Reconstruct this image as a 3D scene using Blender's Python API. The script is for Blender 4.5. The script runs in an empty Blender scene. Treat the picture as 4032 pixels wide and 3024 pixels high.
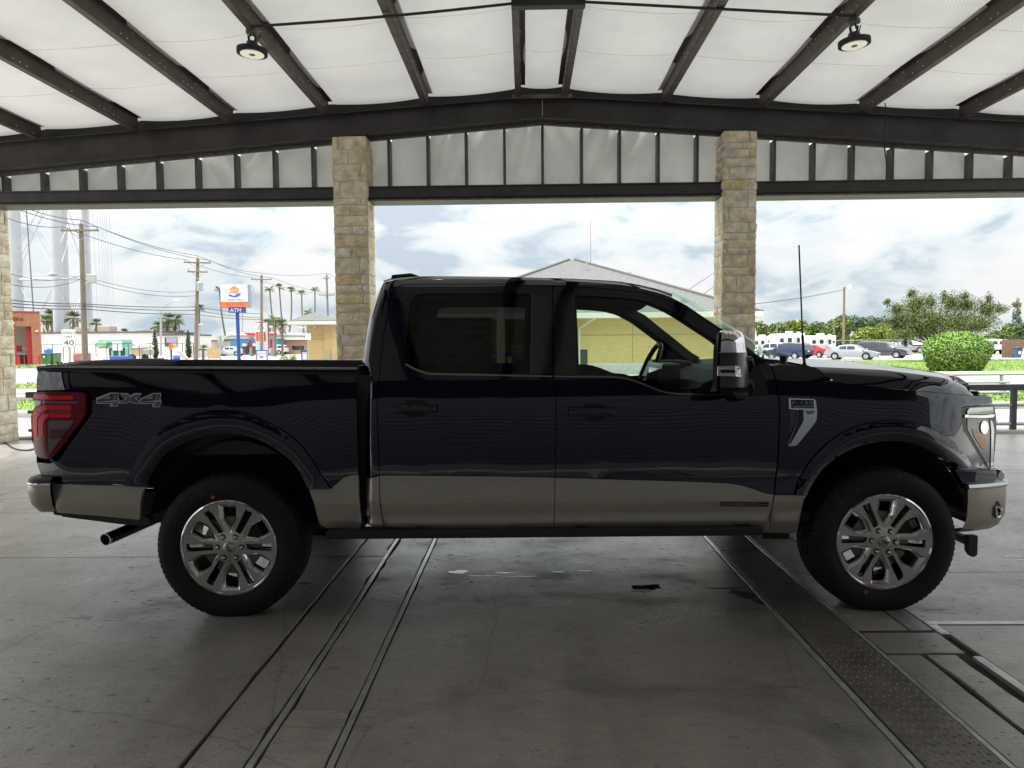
import bpy, bmesh, math, random
import numpy as np
from mathutils import Vector, Matrix
from mathutils.geometry import delaunay_2d_cdt
random.seed(11); rng = np.random.default_rng(5)
SC = bpy.context.scene
COL = SC.collection

# ------------------------------------------------------------------ camera
FPX, CX, CY, CAMH = 2796.0, 2016.0, 1512.0, 1.535
PITCH, ROLL, YAW = math.atan(.057), .009, math.radians(1.1)
FWD = np.array([0, math.cos(PITCH), -math.sin(PITCH)])
_R0, _U0 = np.array([1., 0, 0]), np.array([0, math.sin(PITCH), math.cos(PITCH)])
RGT = _R0*math.cos(ROLL) - _U0*math.sin(ROLL)
UPV = _U0*math.cos(ROLL) + _R0*math.sin(ROLL)
CAM = np.array([0, 0, CAMH])
cam = bpy.data.cameras.new('camera'); camo = bpy.data.objects.new('camera', cam); COL.objects.link(camo)
camo.matrix_world = Matrix(((RGT[0], UPV[0], -FWD[0], 0), (RGT[1], UPV[1], -FWD[1], 0), (RGT[2], UPV[2], -FWD[2], CAMH), (0, 0, 0, 1)))
cam.sensor_width = 36; cam.lens = 36*FPX/4032; cam.clip_start = .05; cam.clip_end = 3000
SC.camera = camo

# ------------------------------------------------------------------ sky, sun, exposure
W = bpy.data.worlds.new('World'); SC.world = W; W.use_nodes = True
nt = W.node_tree; N = nt.nodes; L = nt.links; N.clear()
SUN_EL, SUN_AZ = math.radians(64), math.radians(248)
out = N.new('ShaderNodeOutputWorld'); bg = N.new('ShaderNodeBackground'); L.new(bg.outputs[0], out.inputs[0])
bg.inputs[1].default_value = .1
sky = N.new('ShaderNodeTexSky'); sky.sky_type = 'NISHITA'; sky.sun_disc = False
sky.sun_elevation = SUN_EL; sky.sun_rotation = SUN_AZ; sky.dust_density = 2.0
tc = N.new('ShaderNodeTexCoord'); mp = N.new('ShaderNodeMapping'); mp.inputs['Scale'].default_value = (1, 1, 2.3)
mp.inputs['Location'].default_value = (.33, .1, .27)
L.new(tc.outputs['Generated'], mp.inputs[0])
n1 = N.new('ShaderNodeTexNoise'); n1.inputs['Scale'].default_value = 8.5; n1.inputs['Detail'].default_value = 10; n1.inputs['Roughness'].default_value = .52
n1.inputs['Distortion'].default_value = .45
L.new(mp.outputs[0], n1.inputs[0])
r1 = N.new('ShaderNodeValToRGB')      # cloud body: grey blue bases to white tops
e = r1.color_ramp.elements; e[0].position = .38; e[0].color = (6.0, 7.1, 8.0, 1); e[1].position = .585; e[1].color = (10.0, 10.05, 10.1, 1)
m_ = r1.color_ramp.elements.new(.47); m_.color = (8.6, 9.3, 9.6, 1)
L.new(n1.outputs[0], r1.inputs[0])
mp2 = N.new('ShaderNodeMapping'); mp2.inputs['Scale'].default_value = (1, 1, 3.2); mp2.inputs['Location'].default_value = (3.1, 1.7, .4)
L.new(tc.outputs['Generated'], mp2.inputs[0])
n2 = N.new('ShaderNodeTexNoise'); n2.inputs['Scale'].default_value = 3.4; n2.inputs['Detail'].default_value = 6
L.new(mp2.outputs[0], n2.inputs[0])
r2 = N.new('ShaderNodeValToRGB'); r2.color_ramp.elements[0].position = .63; r2.color_ramp.elements[1].position = .74
L.new(n2.outputs[0], r2.inputs[0])
mx = N.new('ShaderNodeMix'); mx.data_type = 'RGBA'
hz = N.new('ShaderNodeMath'); hz.operation = 'MULTIPLY'; hz.inputs[1].default_value = .55
L.new(r2.outputs[0], hz.inputs[0]); L.new(hz.outputs[0], mx.inputs[0])
skm = N.new('ShaderNodeVectorMath'); skm.operation = 'SCALE'; skm.inputs['Scale'].default_value = 2.2
L.new(sky.outputs[0], skm.inputs[0])
L.new(r1.outputs[0], mx.inputs[6]); L.new(skm.outputs[0], mx.inputs[7])
# overcast luminance: the sky overhead is brighter than the sky at the horizon
sxyz = N.new('ShaderNodeSeparateXYZ'); L.new(tc.outputs['Generated'], sxyz.inputs[0])
cl = N.new('ShaderNodeMath'); cl.operation = 'MAXIMUM'; cl.inputs[1].default_value = 0; L.new(sxyz.outputs['Z'], cl.inputs[0])
sq = N.new('ShaderNodeMath'); sq.operation = 'POWER'; sq.inputs[1].default_value = 1.8; L.new(cl.outputs[0], sq.inputs[0])
ov = N.new('ShaderNodeMath'); ov.operation = 'MULTIPLY_ADD'; ov.inputs[1].default_value = 1.95; ov.inputs[2].default_value = .455; L.new(sq.outputs[0], ov.inputs[0])
os_ = N.new('ShaderNodeVectorMath'); os_.operation = 'SCALE'; L.new(mx.outputs[2], os_.inputs[0]); L.new(ov.outputs[0], os_.inputs['Scale'])
L.new(os_.outputs[0], bg.inputs[0])
sun = bpy.data.lights.new('sun', 'SUN'); suno = bpy.data.objects.new('sun', sun); COL.objects.link(suno)
sun.energy = 2.6; sun.angle = math.radians(9); sun.color = (1, .96, .9)
suno.rotation_euler = (math.pi/2 - SUN_EL, 0, math.pi - SUN_AZ)
SC.view_settings.view_transform = 'Standard'; SC.view_settings.look = 'None'
SC.view_settings.exposure = 1.0; SC.view_settings.gamma = 1
SC.view_settings.use_curve_mapping = False
SC.render.engine = 'CYCLES'; SC.cycles.use_denoising = True
SC.cycles.max_bounces = 8; SC.cycles.transparent_max_bounces = 16; SC.cycles.sample_clamp_indirect = 6
SC.cycles.caustics_reflective = False; SC.cycles.caustics_refractive = False

# ------------------------------------------------------------------ geometry helpers
def ray(x, y): return FWD + RGT*(x-CX)/FPX + UPV*(CY-y)/FPX
def at(x, y, Y):
    d = ray(x, y); return CAM + d*(Y/d[1])
def ground(x, y, z=0.0):
    d = ray(x, y); return CAM + d*((z-CAMH)/d[2])
EU = np.array([math.cos(YAW), -math.sin(YAW), 0]); EV = np.array([math.sin(YAW), math.cos(YAW), 0])
def cv(u, v, z): return EU*u + EV*v + np.array([0, 0, z])
def cr(pts, n=6):
    """Catmull-Rom through pts"""
    P = [np.array(p, float) for p in pts]; P = [2*P[0]-P[1]] + P + [2*P[-1]-P[-2]]
    o = []
    for i in range(1, len(P)-2):
        a, b, c, d = P[i-1], P[i], P[i+1], P[i+2]
        for k in range(n):
            t = k/n
            o.append(.5*((2*b) + (c-a)*t + (2*a-5*b+4*c-d)*t*t + (3*b-a-3*c+d)*t**3))
    o.append(P[-2]); return o

class MB:
    def __init__(s): s.v = []; s.f = []; s.m = []; s.cm = 0
    def add(s, vs, fs):
        b = len(s.v); s.v += [tuple(map(float, p)) for p in vs]
        for f in fs: s.f.append(tuple(b+i for i in f)); s.m.append(s.cm)
        return s
    def box(s, x0, x1, y0, y1, z0, z1, tf=None):
        vs = [(x, y, z) for z in (z0, z1) for y in (y0, y1) for x in (x0, x1)]
        if tf: vs = [tf(*p) for p in vs]
        return s.add(vs, [(0, 2, 3, 1), (4, 5, 7, 6), (0, 1, 5, 4), (2, 6, 7, 3), (1, 3, 7, 5), (0, 4, 6, 2)])
    def hexa(s, p8):
        return s.add(p8, [(0, 3, 2, 1), (4, 5, 6, 7), (0, 1, 5, 4), (1, 2, 6, 5), (2, 3, 7, 6), (3, 0, 4, 7)])
    def tube(s, path, rad, n=8, cap=True):
        P = [Vector(p) for p in path]; R = rad if hasattr(rad, '__len__') else [rad]*len(P)
        rings = []; prev = None
        for i, p in enumerate(P):
            t = (P[min(i+1, len(P)-1)]-P[max(i-1, 0)]).normalized()
            a = prev if prev is not None else (Vector((0, 0, 1)) if abs(t.z) < .9 else Vector((1, 0, 0)))
            a = (a - t*a.dot(t)).normalized(); prev = a; b = t.cross(a)
            rings.append([p + (a*math.cos(k*2*math.pi/n) + b*math.sin(k*2*math.pi/n))*R[i] for k in range(n)])
        vs = [q for r in rings for q in r]; fs = []
        for i in range(len(P)-1):
            for k in range(n):
                fs.append((i*n+k, i*n+(k+1) % n, (i+1)*n+(k+1) % n, (i+1)*n+k))
        if cap: fs += [tuple(range(n-1, -1, -1)), tuple((len(P)-1)*n+k for k in range(n))]
        return s.add(vs, fs)
    def grid(s, rows, flip=False):
        n = len(rows[0]); vs = [p for r in rows for p in r]; fs = []
        for i in range(len(rows)-1):
            for j in range(n-1):
                q = (i*n+j, i*n+j+1, (i+1)*n+j+1, (i+1)*n+j); fs.append(q[::-1] if flip else q)
        return s.add(vs, fs)
    def prism(s, poly, fn0, fn1):
        """poly of 2-d points; fn0/fn1 map a 2-d point to the two faces"""
        n = len(poly)
        return s.add([fn0(*p) for p in poly]+[fn1(*p) for p in poly],
                     [tuple(range(n)), tuple(range(2*n-1, n-1, -1))]+[(i, i+n, (i+1) % n+n, (i+1) % n) for i in range(n)])
    def lathe(s, prof, tf, n=32, closed=False):
        """prof of (r, h); tf(ca, sa, h) with radius folded in"""
        vs = []; m = len(prof)
        for k in range(n):
            c, q = math.cos(2*math.pi*k/n), math.sin(2*math.pi*k/n)
            vs += [tf(r*c, r*q, h) for r, h in prof]
        fs = []
        for k in range(n):
            k2 = (k+1) % n
            for j in range(m if closed else m-1):
                j2 = (j+1) % m; fs.append((k*m+j, k2*m+j, k2*m+j2, k*m+j2))
        return s.add(vs, fs)
    def build(s, name, mats, parent=None, smooth=False, bevel=0, segs=1, fix=True, angle=35):
        me = bpy.data.meshes.new(name); me.from_pydata(s.v, [], s.f)
        if not isinstance(mats, (list, tuple)): mats = [mats]
        for q in mats: me.materials.append(q)
        if len(mats) > 1: me.polygons.foreach_set('material_index', s.m)
        if fix:
            bm = bmesh.new(); bm.from_mesh(me); bmesh.ops.recalc_face_normals(bm, faces=bm.faces); bm.to_mesh(me); bm.free()
        if smooth:
            me.polygons.foreach_set('use_smooth', [True]*len(me.polygons))
            if smooth != 'all': me.set_sharp_from_angle(angle=math.radians(angle))
        o = bpy.data.objects.new(name, me); COL.objects.link(o)
        if parent is not None: attach(o, parent)
        if bevel:
            b = o.modifiers.new('b', 'BEVEL'); b.width = bevel; b.segments = segs; b.limit_method = 'ANGLE'; b.angle_limit = math.radians(40)
        return o
ROOTLOC = {}
def attach(o, parent):
    """keep o where it is (its mesh is in world coordinates) under parent"""
    o.parent = parent; o.location = -Vector(ROOTLOC.get(parent.name, (0, 0, 0))) if parent.name in ROOTLOC else (0, 0, 0)
def tag(o, label=None, cat=None, group=None, kind=None):
    if label: o['label'] = label
    if cat: o['category'] = cat
    if group: o['group'] = group
    if kind: o['kind'] = kind
    return o
def thing(name, label, cat, loc=(0, 0, 0), group=None, kind=None):
    o = bpy.data.objects.new(name, None); COL.objects.link(o); o.empty_display_size = .2
    o.location = loc; ROOTLOC[o.name] = tuple(map(float, loc))
    return tag(o, label, cat, group, kind)
def copy_tree(o, parent=None):
    c = o.copy(); COL.objects.link(c); c.parent = parent
    for ch in list(o.children): copy_tree(ch, c)
    return c

# ------------------------------------------------------------------ material helpers
MATS = {}
def mat(name, col, rough=.6, metal=0., var=0., vscale=6., bump=0., bscale=30., spec=.5, coat=0., coat_r=.05, col2=None, emit=None, es=1., alpha=None, stretch=None, world=False):
    if name in MATS: return MATS[name]
    m = bpy.data.materials.new(name); MATS[name] = m; m.use_nodes = True
    t = m.node_tree; n = t.nodes; l = t.links; p = n['Principled BSDF']
    p.inputs['Roughness'].default_value = rough; p.inputs['Metallic'].default_value = metal
    p.inputs['Specular IOR Level'].default_value = spec
    if coat: p.inputs['Coat Weight'].default_value = coat; p.inputs['Coat Roughness'].default_value = coat_r
    c = (*col, 1); p.inputs['Base Color'].default_value = c
    if emit: p.inputs['Emission Color'].default_value = (*emit, 1); p.inputs['Emission Strength'].default_value = es
    if var or bump or col2:
        g = n.new('ShaderNodeNewGeometry') if world else n.new('ShaderNodeTexCoord')
        src = g.outputs['Position'] if world else g.outputs['Object']
        if stretch:
            mm = n.new('ShaderNodeMapping'); mm.inputs['Scale'].default_value = stretch; l.new(src, mm.inputs[0]); src = mm.outputs[0]
        if var or col2:
            z = n.new('ShaderNodeTexNoise'); z.inputs['Scale'].default_value = vscale; z.inputs['Detail'].default_value = 5; z.inputs['Roughness'].default_value = .6
            l.new(src, z.inputs[0])
            r = n.new('ShaderNodeValToRGB'); r.color_ramp.elements[0].position = .3; r.color_ramp.elements[1].position = .7
            k = col2 or tuple(min(1, q*(1+var)) for q in col)
            r.color_ramp.elements[0].color = (*[q*(1-var) for q in col], 1); r.color_ramp.elements[1].color = (*k, 1)
            l.new(z.outputs[0], r.inputs[0]); l.new(r.outputs[0], p.inputs['Base Color'])
        if bump:
            z = n.new('ShaderNodeTexNoise'); z.inputs['Scale'].default_value = bscale; z.inputs['Detail'].default_value = 4
            l.new(src, z.inputs[0]); b = n.new('ShaderNodeBump'); b.inputs['Strength'].default_value = bump; b.inputs['Distance'].default_value = .02
            l.new(z.outputs[0], b.inputs['Height']); l.new(b.outputs[0], p.inputs['Normal'])
    return m
def glass(name, tint, gloss=(1, 1, 1), rough=.0, fk=1.):
    if name in MATS: return MATS[name]
    m = bpy.data.materials.new(name); MATS[name] = m; m.use_nodes = True
    t = m.node_tree; n = t.nodes; l = t.links; n.clear()
    o = n.new('ShaderNodeOutputMaterial'); tr = n.new('ShaderNodeBsdfTransparent'); gl = n.new('ShaderNodeBsdfGlossy')
    tr.inputs[0].default_value = (*tint, 1); gl.inputs[0].default_value = (*gloss, 1); gl.inputs['Roughness'].default_value = rough
    fr = n.new('ShaderNodeFresnel'); fr.inputs[0].default_value = 1.45
    fm = n.new('ShaderNodeMath'); fm.operation = 'MULTIPLY'; fm.inputs[1].default_value = fk; l.new(fr.outputs[0], fm.inputs[0]); mx = n.new('ShaderNodeMixShader'); l.new(fm.outputs[0], mx.inputs[0]); l.new(tr.outputs[0], mx.inputs[1]); l.new(gl.outputs[0], mx.inputs[2]); l.new(mx.outputs[0], o.inputs[0])
    return m
_txt = {}
def text_geo(s, extrude=.02):
    """outline of a string as (verts, faces) with the glyph height 1 and the left bottom at 0,0"""
    if s in _txt: return _txt[s]
    c = bpy.data.curves.new('t', 'FONT'); c.body = s; c.extrude = extrude; c.resolution_u = 3
    o = bpy.data.objects.new('t', c); COL.objects.link(o)
    dg = bpy.context.evaluated_depsgraph_get(); dg.update()
    me = o.evaluated_get(dg).to_mesh()
    v = np.array([x.co[:] for x in me.vertices]) if len(me.vertices) else np.zeros((0, 3)); f = [tuple(p.vertices) for p in me.polygons]
    o.evaluated_get(dg).to_mesh_clear(); bpy.data.objects.remove(o); bpy.data.curves.remove(c)
    v[:, 0] -= v[:, 0].min(); v[:, 1] -= v[:, 1].min(); h = v[:, 1].max(); v[:, :2] /= h
    _txt[s] = (v, f); return _txt[s]
def text_mb(mb, s, o, ex, ey, w, h, dep=.004, bold=0, wave=None):
    """write s with its left bottom at o, width w along ex, height h along ey, standing dep out of the plane"""
    v, f = text_geo(s); o = np.array(o, float); ex = np.array(ex, float); ey = np.array(ey, float); en = np.cross(ex, ey)
    W_ = v[:, 0].max()
    P = [o + ex*(a/W_*w) + ey*(b*h) + en*(dep if c > 0 else 0) for a, b, c in v]
    return mb.add(P, f)
# ================================================================== terrain and ground sheets
def sm(a, b, x):
    t = min(1, max(0, (x-a)/(b-a))); return t*t*(3-2*t)
def gz(X, Y): return -.34*sm(30, 58, Y)*sm(7, 15, X)
def sheet(name, x0, x1, y0, y1, lift, m, nx=12, ny=12, edge=None, kind='structure', curve=None):
    mb = MB(); rows = []
    for j in range(ny+1):
        Y = y0+(y1-y0)*j/ny; r = []
        for i in range(nx+1):
            X = x0+(x1-x0)*i/nx; yy = Y+(curve(X) if curve else 0); r.append((X, yy, gz(X, yy)+lift))
        rows.append(r)
    mb.grid(rows); o = mb.build(name, m, smooth='all'); o['kind'] = kind; return o
def asphalt(name, col, r=.75):
    return mat(name, col, r, var=.18, vscale=1.4, bump=.25, bscale=60, world=True)
PALE = asphalt('pale_concrete_lot', (.40, .385, .355)); LANE = asphalt('grey_asphalt', (.30, .30, .30)); ROADM = asphalt('road_grey', (.23, .235, .24)); KERB = asphalt('kerb_concrete', (.42, .38, .32))
GRASS = mat('grass_ground', (.135, .21, .03), .9, var=.35, vscale=2.2, bump=.5, bscale=40, world=True)
mb = MB(); rows = []
ys_ = [-60, -6, 11.6, 20, 26, 32, 38, 44, 50, 58, 70, 90, 120, 180, 300, 700, 1800]; xs_ = [-1500, -300, -120, -60, -30, 0, 7, 9, 11, 13, 15, 20, 30, 60, 120, 300, 1500]
mb.grid([[(X, Y, gz(X, Y)-.03) for X in xs_] for Y in ys_]); g = mb.build('ground', PALE, smooth='all'); g['kind'] = 'structure'
sheet('lane', -60, 60, 11.9, 15.6, .0, LANE, 4, 4)
sheet('lane', 6, 60, 21.4, 31.0, -.004, PALE, 8, 8)
sheet('road', -90, -6, 30.6, 53, -.006, ROADM, 10, 10, curve=lambda X: (X+20)*-.04)
sheet('sidewalk', -90, -3, 24.0, 26.8, -.004, KERB, 6, 2)
sheet('forecourt', -75, 30, 64, 110, -.010, asphalt('forecourt_concrete', (.42, .39, .36)), 8, 8)
sheet('parking_lot', 12, 80, 66.8, 96, -.008, asphalt('parking_asphalt', (.36, .34, .33)), 8, 8)
def grass(name, x0, x1, y0, y1, n, hgt=.06, curve=None, lift=.004):
    o = sheet(name, x0, x1, y0, y1, lift, GRASS, 14, 10, curve=curve)
    mb = MB()
    for _ in range(n):
        X = random.uniform(x0, x1); Y = y0+(y1-y0)*random.random()**1.3; Y += curve(X) if curve else 0; z = gz(X, Y)+lift; a = random.uniform(0, math.pi); h = hgt*random.uniform(.6, 1.4); w = .02*random.uniform(.6, 1.5)
        dx, dy = math.cos(a)*w, math.sin(a)*w; lx, ly = random.gauss(0, h*.4), random.gauss(0, h*.4)
        mb.add([(X-dx, Y-dy, z-.005), (X+dx, Y+dy, z-.005), (X+lx, Y+ly, z+h)], [(0, 1, 2)])
    b = mb.build('grass_blades', mat('grass_blade', (.15, .24, .035), .8, var=.4, vscale=1.5, world=True), fix=False); b['kind'] = 'stuff'; return o
grass('grass_island', -60, 60, 15.95, 20.6, 15000, .08)
grass('grass_verge', -70, -4, 27.0, 30.5, 4000, .10)
grass('lawn', 13, 80, 31.4, 66.8, 24000, .09)
grass('grass_verge', -70, -14, 54, 63, 4000, .15)
grass('grass_verge', 14, 60, 96, 101, 2500, .2)
for (x0, x1, y0, y1) in ((-60, 60, 15.6, 15.95), (-60, 60, 20.6, 20.9), (13, 75, 31.05, 31.4)):
    k = 0; X = x0
    while X < x1:
        mb = MB(); z = gz(X, y0); mb.box(X+.006, min(X+2.9, x1), y0, y1, z-.02, z+.13); o = mb.build('kerb', KERB, bevel=.03, segs=2); o['kind'] = 'structure'; X += 2.91
# ================================================================== canopy floor: slabs, rails, drain
def cbox(u0, u1, v0, v1, z0, z1, mb=None):
    mb = mb or MB(); return mb.box(u0, u1, v0, v1, z0, z1, tf=lambda a, b, c: tuple(cv(a, b, c)))
def concrete_floor():
    m = bpy.data.materials.new('worn_concrete'); MATS['worn_concrete'] = m; m.use_nodes = True; t = m.node_tree; n = t.nodes; l = t.links; p = n['Principled BSDF']
    g = n.new('ShaderNodeNewGeometry'); P = g.outputs['Position']
    def noise(sc, det=5, stretch=None, dist=0, rough=.6, off=(0, 0, 0)):
        mp = n.new('ShaderNodeMapping'); mp.inputs['Scale'].default_value = stretch or (1, 1, 1); mp.inputs['Location'].default_value = off; l.new(P, mp.inputs[0])
        z = n.new('ShaderNodeTexNoise'); z.inputs['Scale'].default_value = sc; z.inputs['Detail'].default_value = det; z.inputs['Distortion'].default_value = dist; z.inputs['Roughness'].default_value = rough; l.new(mp.outputs[0], z.inputs[0]); return z.outputs[0]
    def ramp(s, stops):
        r = n.new('ShaderNodeValToRGB'); e = r.color_ramp.elements; e[0].position, e[0].color = stops[0][0], (*stops[0][1], 1); e[1].position, e[1].color = stops[-1][0], (*stops[-1][1], 1)
        for q, c in stops[1:-1]: x = e.new(q); x.color = (*c, 1)
        l.new(s, r.inputs[0]); return r.outputs[0]
    def mix(a, b, f, mode='MULTIPLY'):
        x = n.new('ShaderNodeMix'); x.data_type = 'RGBA'; x.blend_type = mode
        if isinstance(f, float): x.inputs[0].default_value = f
        else: l.new(f, x.inputs[0])
        l.new(a, x.inputs[6]); l.new(b, x.inputs[7]); return x.outputs[2]
    G = lambda v: (v, v, v)
    c0 = ramp(noise(.55, 5, dist=.4), [(.3, (.25, .226, .198)), (.5, (.315, .288, .255)), (.7, (.375, .345, .308))])
    oi = n.new('ShaderNodeObjectInfo'); rr = ramp(oi.outputs['Random'], [(0, G(.86)), (1, G(1.08))]); c0 = mix(c0, rr, 1.0)
    c1 = mix(c0, ramp(noise(7, 8, (1, 2.6, 1), rough=.7), [(.3, G(.78)), (.5, G(1)), (.72, G(1.12))]), .9)
    oil = ramp(noise(1.1, 6, dist=.8, off=(4, 2, 0)), [(.56, G(1)), (.66, G(.55))]); c1 = mix(c1, oil, .7)
    pit = ramp(noise(16, 3, (1, 2.2, 1), off=(1, 5, 0)), [(.635, G(1)), (.675, G(.30))]); pm = ramp(noise(.7, 3, off=(6, 6, 0)), [(.42, G(.1)), (.6, G(.9))]); c1 = mix(c1, pit, pm)
    grit = ramp(noise(70, 3, (1, 1.8, 1), off=(2, 8, 0)), [(.3, G(.72)), (.5, G(1)), (.7, G(1.18))]); c1 = mix(c1, grit, .8)
    vo = n.new('ShaderNodeTexVoronoi'); vo.feature = 'DISTANCE_TO_EDGE'; vo.inputs['Scale'].default_value = .62; dm = n.new('ShaderNodeMix'); dm.data_type = 'RGBA'; dm.inputs[0].default_value = .10; nz = n.new('ShaderNodeTexNoise'); nz.inputs['Scale'].default_value = 2.2; nz.inputs['Detail'].default_value = 6; l.new(P, nz.inputs[0]); l.new(P, dm.inputs[6]); l.new(nz.outputs['Color'], dm.inputs[7]); l.new(dm.outputs[2], vo.inputs['Vector']); crk = ramp(vo.outputs['Distance'], [(.0, G(.45)), (.0035, G(1))]); c1 = mix(c1, crk, .7)
    tyr = ramp(noise(.9, 3, (3.2, .16, 1), off=(9, 2, 0)), [(.42, G(.80)), (.58, G(1.05))]); c1 = mix(c1, tyr, .6)
    scr = ramp(noise(5, 4, (1.2, 26, 1), off=(3, 3, 0)), [(.62, G(1)), (.72, G(1.35))]); c1 = mix(c1, scr, .55)
    l.new(c1, p.inputs['Base Color'])
    ro = ramp(noise(2.0, 7, (1, 1.6, 1), off=(7, 1, 0)), [(.3, G(.24)), (.55, G(.36)), (.72, G(.56))]); pr = ramp(noise(16, 3, (1, 2.2, 1), off=(1, 5, 0)), [(.61, G(0)), (.67, G(.4))])
    a = n.new('ShaderNodeMath'); a.operation = 'ADD'; l.new(ro, a.inputs[0]); l.new(pr, a.inputs[1]); l.new(a.outputs[0], p.inputs['Roughness'])
    h = n.new('ShaderNodeMath'); h.operation = 'MULTIPLY_ADD'; l.new(pit, h.inputs[0]); h.inputs[1].default_value = .8; l.new(noise(38, 4, (1, 2, 1)), h.inputs[2])
    b = n.new('ShaderNodeBump'); b.inputs['Strength'].default_value = .28; b.inputs['Distance'].default_value = .01; l.new(h.outputs[0], b.inputs['Height']); l.new(b.outputs[0], p.inputs['Normal'])
    p.inputs['IOR'].default_value = 1.75; p.inputs['Specular IOR Level'].default_value = .6
    return m
CONC = concrete_floor()
STEEL = mat('worn_steel_strip', (.46, .45, .44), .26, .4, var=.25, vscale=9, bump=.1, bscale=60, world=True)
DSTEEL = mat('dark_steel_edge', (.075, .073, .07), .5, .6, var=.4, vscale=12, world=True)
GAPM = mat('joint_dirt', (.045, .038, .030), .95)
fl = thing('floor', None, None, kind='structure'); fl['kind'] = 'structure'
cbox(-9.8, 10, -7.6, 11.62, -.5, -.018).build('floor_base', GAPM, fl)
def rag(n, a): return [random.uniform(-a, a) for _ in range(n)]
def slab(u0, u1, v0, v1, ragl=0., ragr=0., z=0.):
    """a slab with slightly broken long edges"""
    n = max(2, int((v1-v0)/.12)) if ragl or ragr else 1; L_ = [(u0+abs(random.gauss(0, ragl)), v0+(v1-v0)*i/n) for i in range(n+1)]; R_ = [(u1-abs(random.gauss(0, ragr)), v0+(v1-v0)*i/n) for i in range(n+1)]
    mb = MB(); P = L_+R_[::-1]; mb.prism(P, lambda a, b: tuple(cv(a, b, z-.06)), lambda a, b: tuple(cv(a, b, z)))
    return mb.build('concrete_slab', CONC, fl, bevel=.003)
vl = [-7.5, 1.6, 5.062, 6.452, 6.902, 7.752, 11.6]
for a, b in zip(vl[:-1], vl[1:]):
    for ua, ub in ((-9.8, -5.49), (-5.48, -1.277)): slab(ua, ub, a+.005, b-.004, 0, .004)
for a, b in ((-7.5, 2.0), (2.0, 5.06), (5.065, 8.2), (8.205, 11.6)): slab(-1.262, -1.04, a+.004, b-.004, .003, .007)
for a, b in ((-7.5, 2.9), (2.9, 6.3), (6.3, 11.6)): slab(-1.001, -.744, a+.002, b-.002, .007, .004)
for a, b in ((-7.5, 11.6),): slab(-.706, 1.386, a, b, .003, .002)
for a, b in ((-7.5, 1.2), (1.2, 3.425)):
    slab(1.752, 1.925, a+.004, b-.003, .002, .006); slab(1.945, 2.10, a+.004, b-.003, .006, .012)
slab(1.752, 2.150, 3.445, 3.69, .004, .004); slab(1.752, 2.02, 3.725, 4.664, .002, .003); slab(2.03, 2.15, 3.725, 4.664, .003, 0)
slab(2.155, 5.6, 3.842, 4.664); slab(5.605, 10, 3.842, 4.664)
slab(2.205, 6.4, -7.5, 3.785); slab(6.405, 10, -7.5, 3.785)
for a, b in ((4.67, 8.41), (8.415, 11.6)):
    slab(1.752, 2.05, a, b-.004); slab(2.058, 5.6, a, b-.004); slab(5.605, 10, a, b-.004)
def strip_(nm, u0, u1, v0, v1, m, z=.003, wob=0.):
    n = 24; mb = MB(); L_ = [(u0+wob*math.sin(i*1.7+u0*9)*.5+random.gauss(0, wob*.15), v0+(v1-v0)*i/n) for i in range(n+1)]; P = L_+[(a+(u1-u0), b) for a, b in L_[::-1]]
    mb.prism(P, lambda a, b: tuple(cv(a, b, -.05)), lambda a, b: tuple(cv(a, b, z))); return mb.build(nm, m, fl, bevel=.002)
strip_('steel_rail', -1.034, -1.008, -7.5, 11.5, STEEL, wob=.005); strip_('steel_rail', -.738, -.712, -7.5, 11.5, STEEL, wob=.006)
strip_('steel_strip', 1.390, 1.420, -7.5, 11.5, STEEL, wob=.004); strip_('steel_strip', 1.724, 1.748, -7.5, 11.5, STEEL, wob=.004)
strip_('steel_strip', 2.152, 2.200, -7.5, 3.40, STEEL)
for u0, u1, v0, v1 in ((2.155, 9.9, 3.79, 3.836), (2.155, 2.205, 3.66, 3.788)): cbox(u0, u1, v0, v1, -.05, .004).build('steel_strip', STEEL, fl, bevel=.002)
cbox(1.752, 2.09, 3.697, 3.716, -.03, -.001).build('slot_drain', GAPM, fl)
# drain cover plates with raised tread
TPL = mat('tread_plate', (.15, .135, .118), .42, .35, var=.35, vscale=5, bump=.08, bscale=120, world=True)
pv = [-7.5, -5.0, -2.5, -.1, 2.45, 5.17, 7.6, 9.6, 11.5]
for a, b in zip(pv[:-1], pv[1:]):
    pl = cbox(1.428, 1.718, a+.006, b-.006, -.03, .004).build('drain_plate', TPL, fl, bevel=.002)
    if b < 2.2: continue
    mb = MB(); row = 0; v = max(a, 1.9)+.025
    while v < b-.02:
        for k in range(10):
            u = 1.445+k*.0285; c = cv(u, v+(.014 if k % 2 else 0), .004); s_ = 1 if (k+row) % 2 else -1
            dx, dy = .0095*s_, .0075; nx_, ny_ = -.0028, .0034*s_
            mb.add([tuple(c+[dx, dy, 0]), tuple(c+[nx_, ny_, 0]), tuple(c+[-dx, -dy, 0]), tuple(c-[nx_, ny_, 0]), tuple(c+[0, 0, .0042])], [(0, 1, 4), (1, 2, 4), (2, 3, 4), (3, 0, 4)])
        v += .0285; row += 1
    o = mb.build('raised_tread', TPL, pl, fix=False); o['kind'] = 'stuff'
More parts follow.
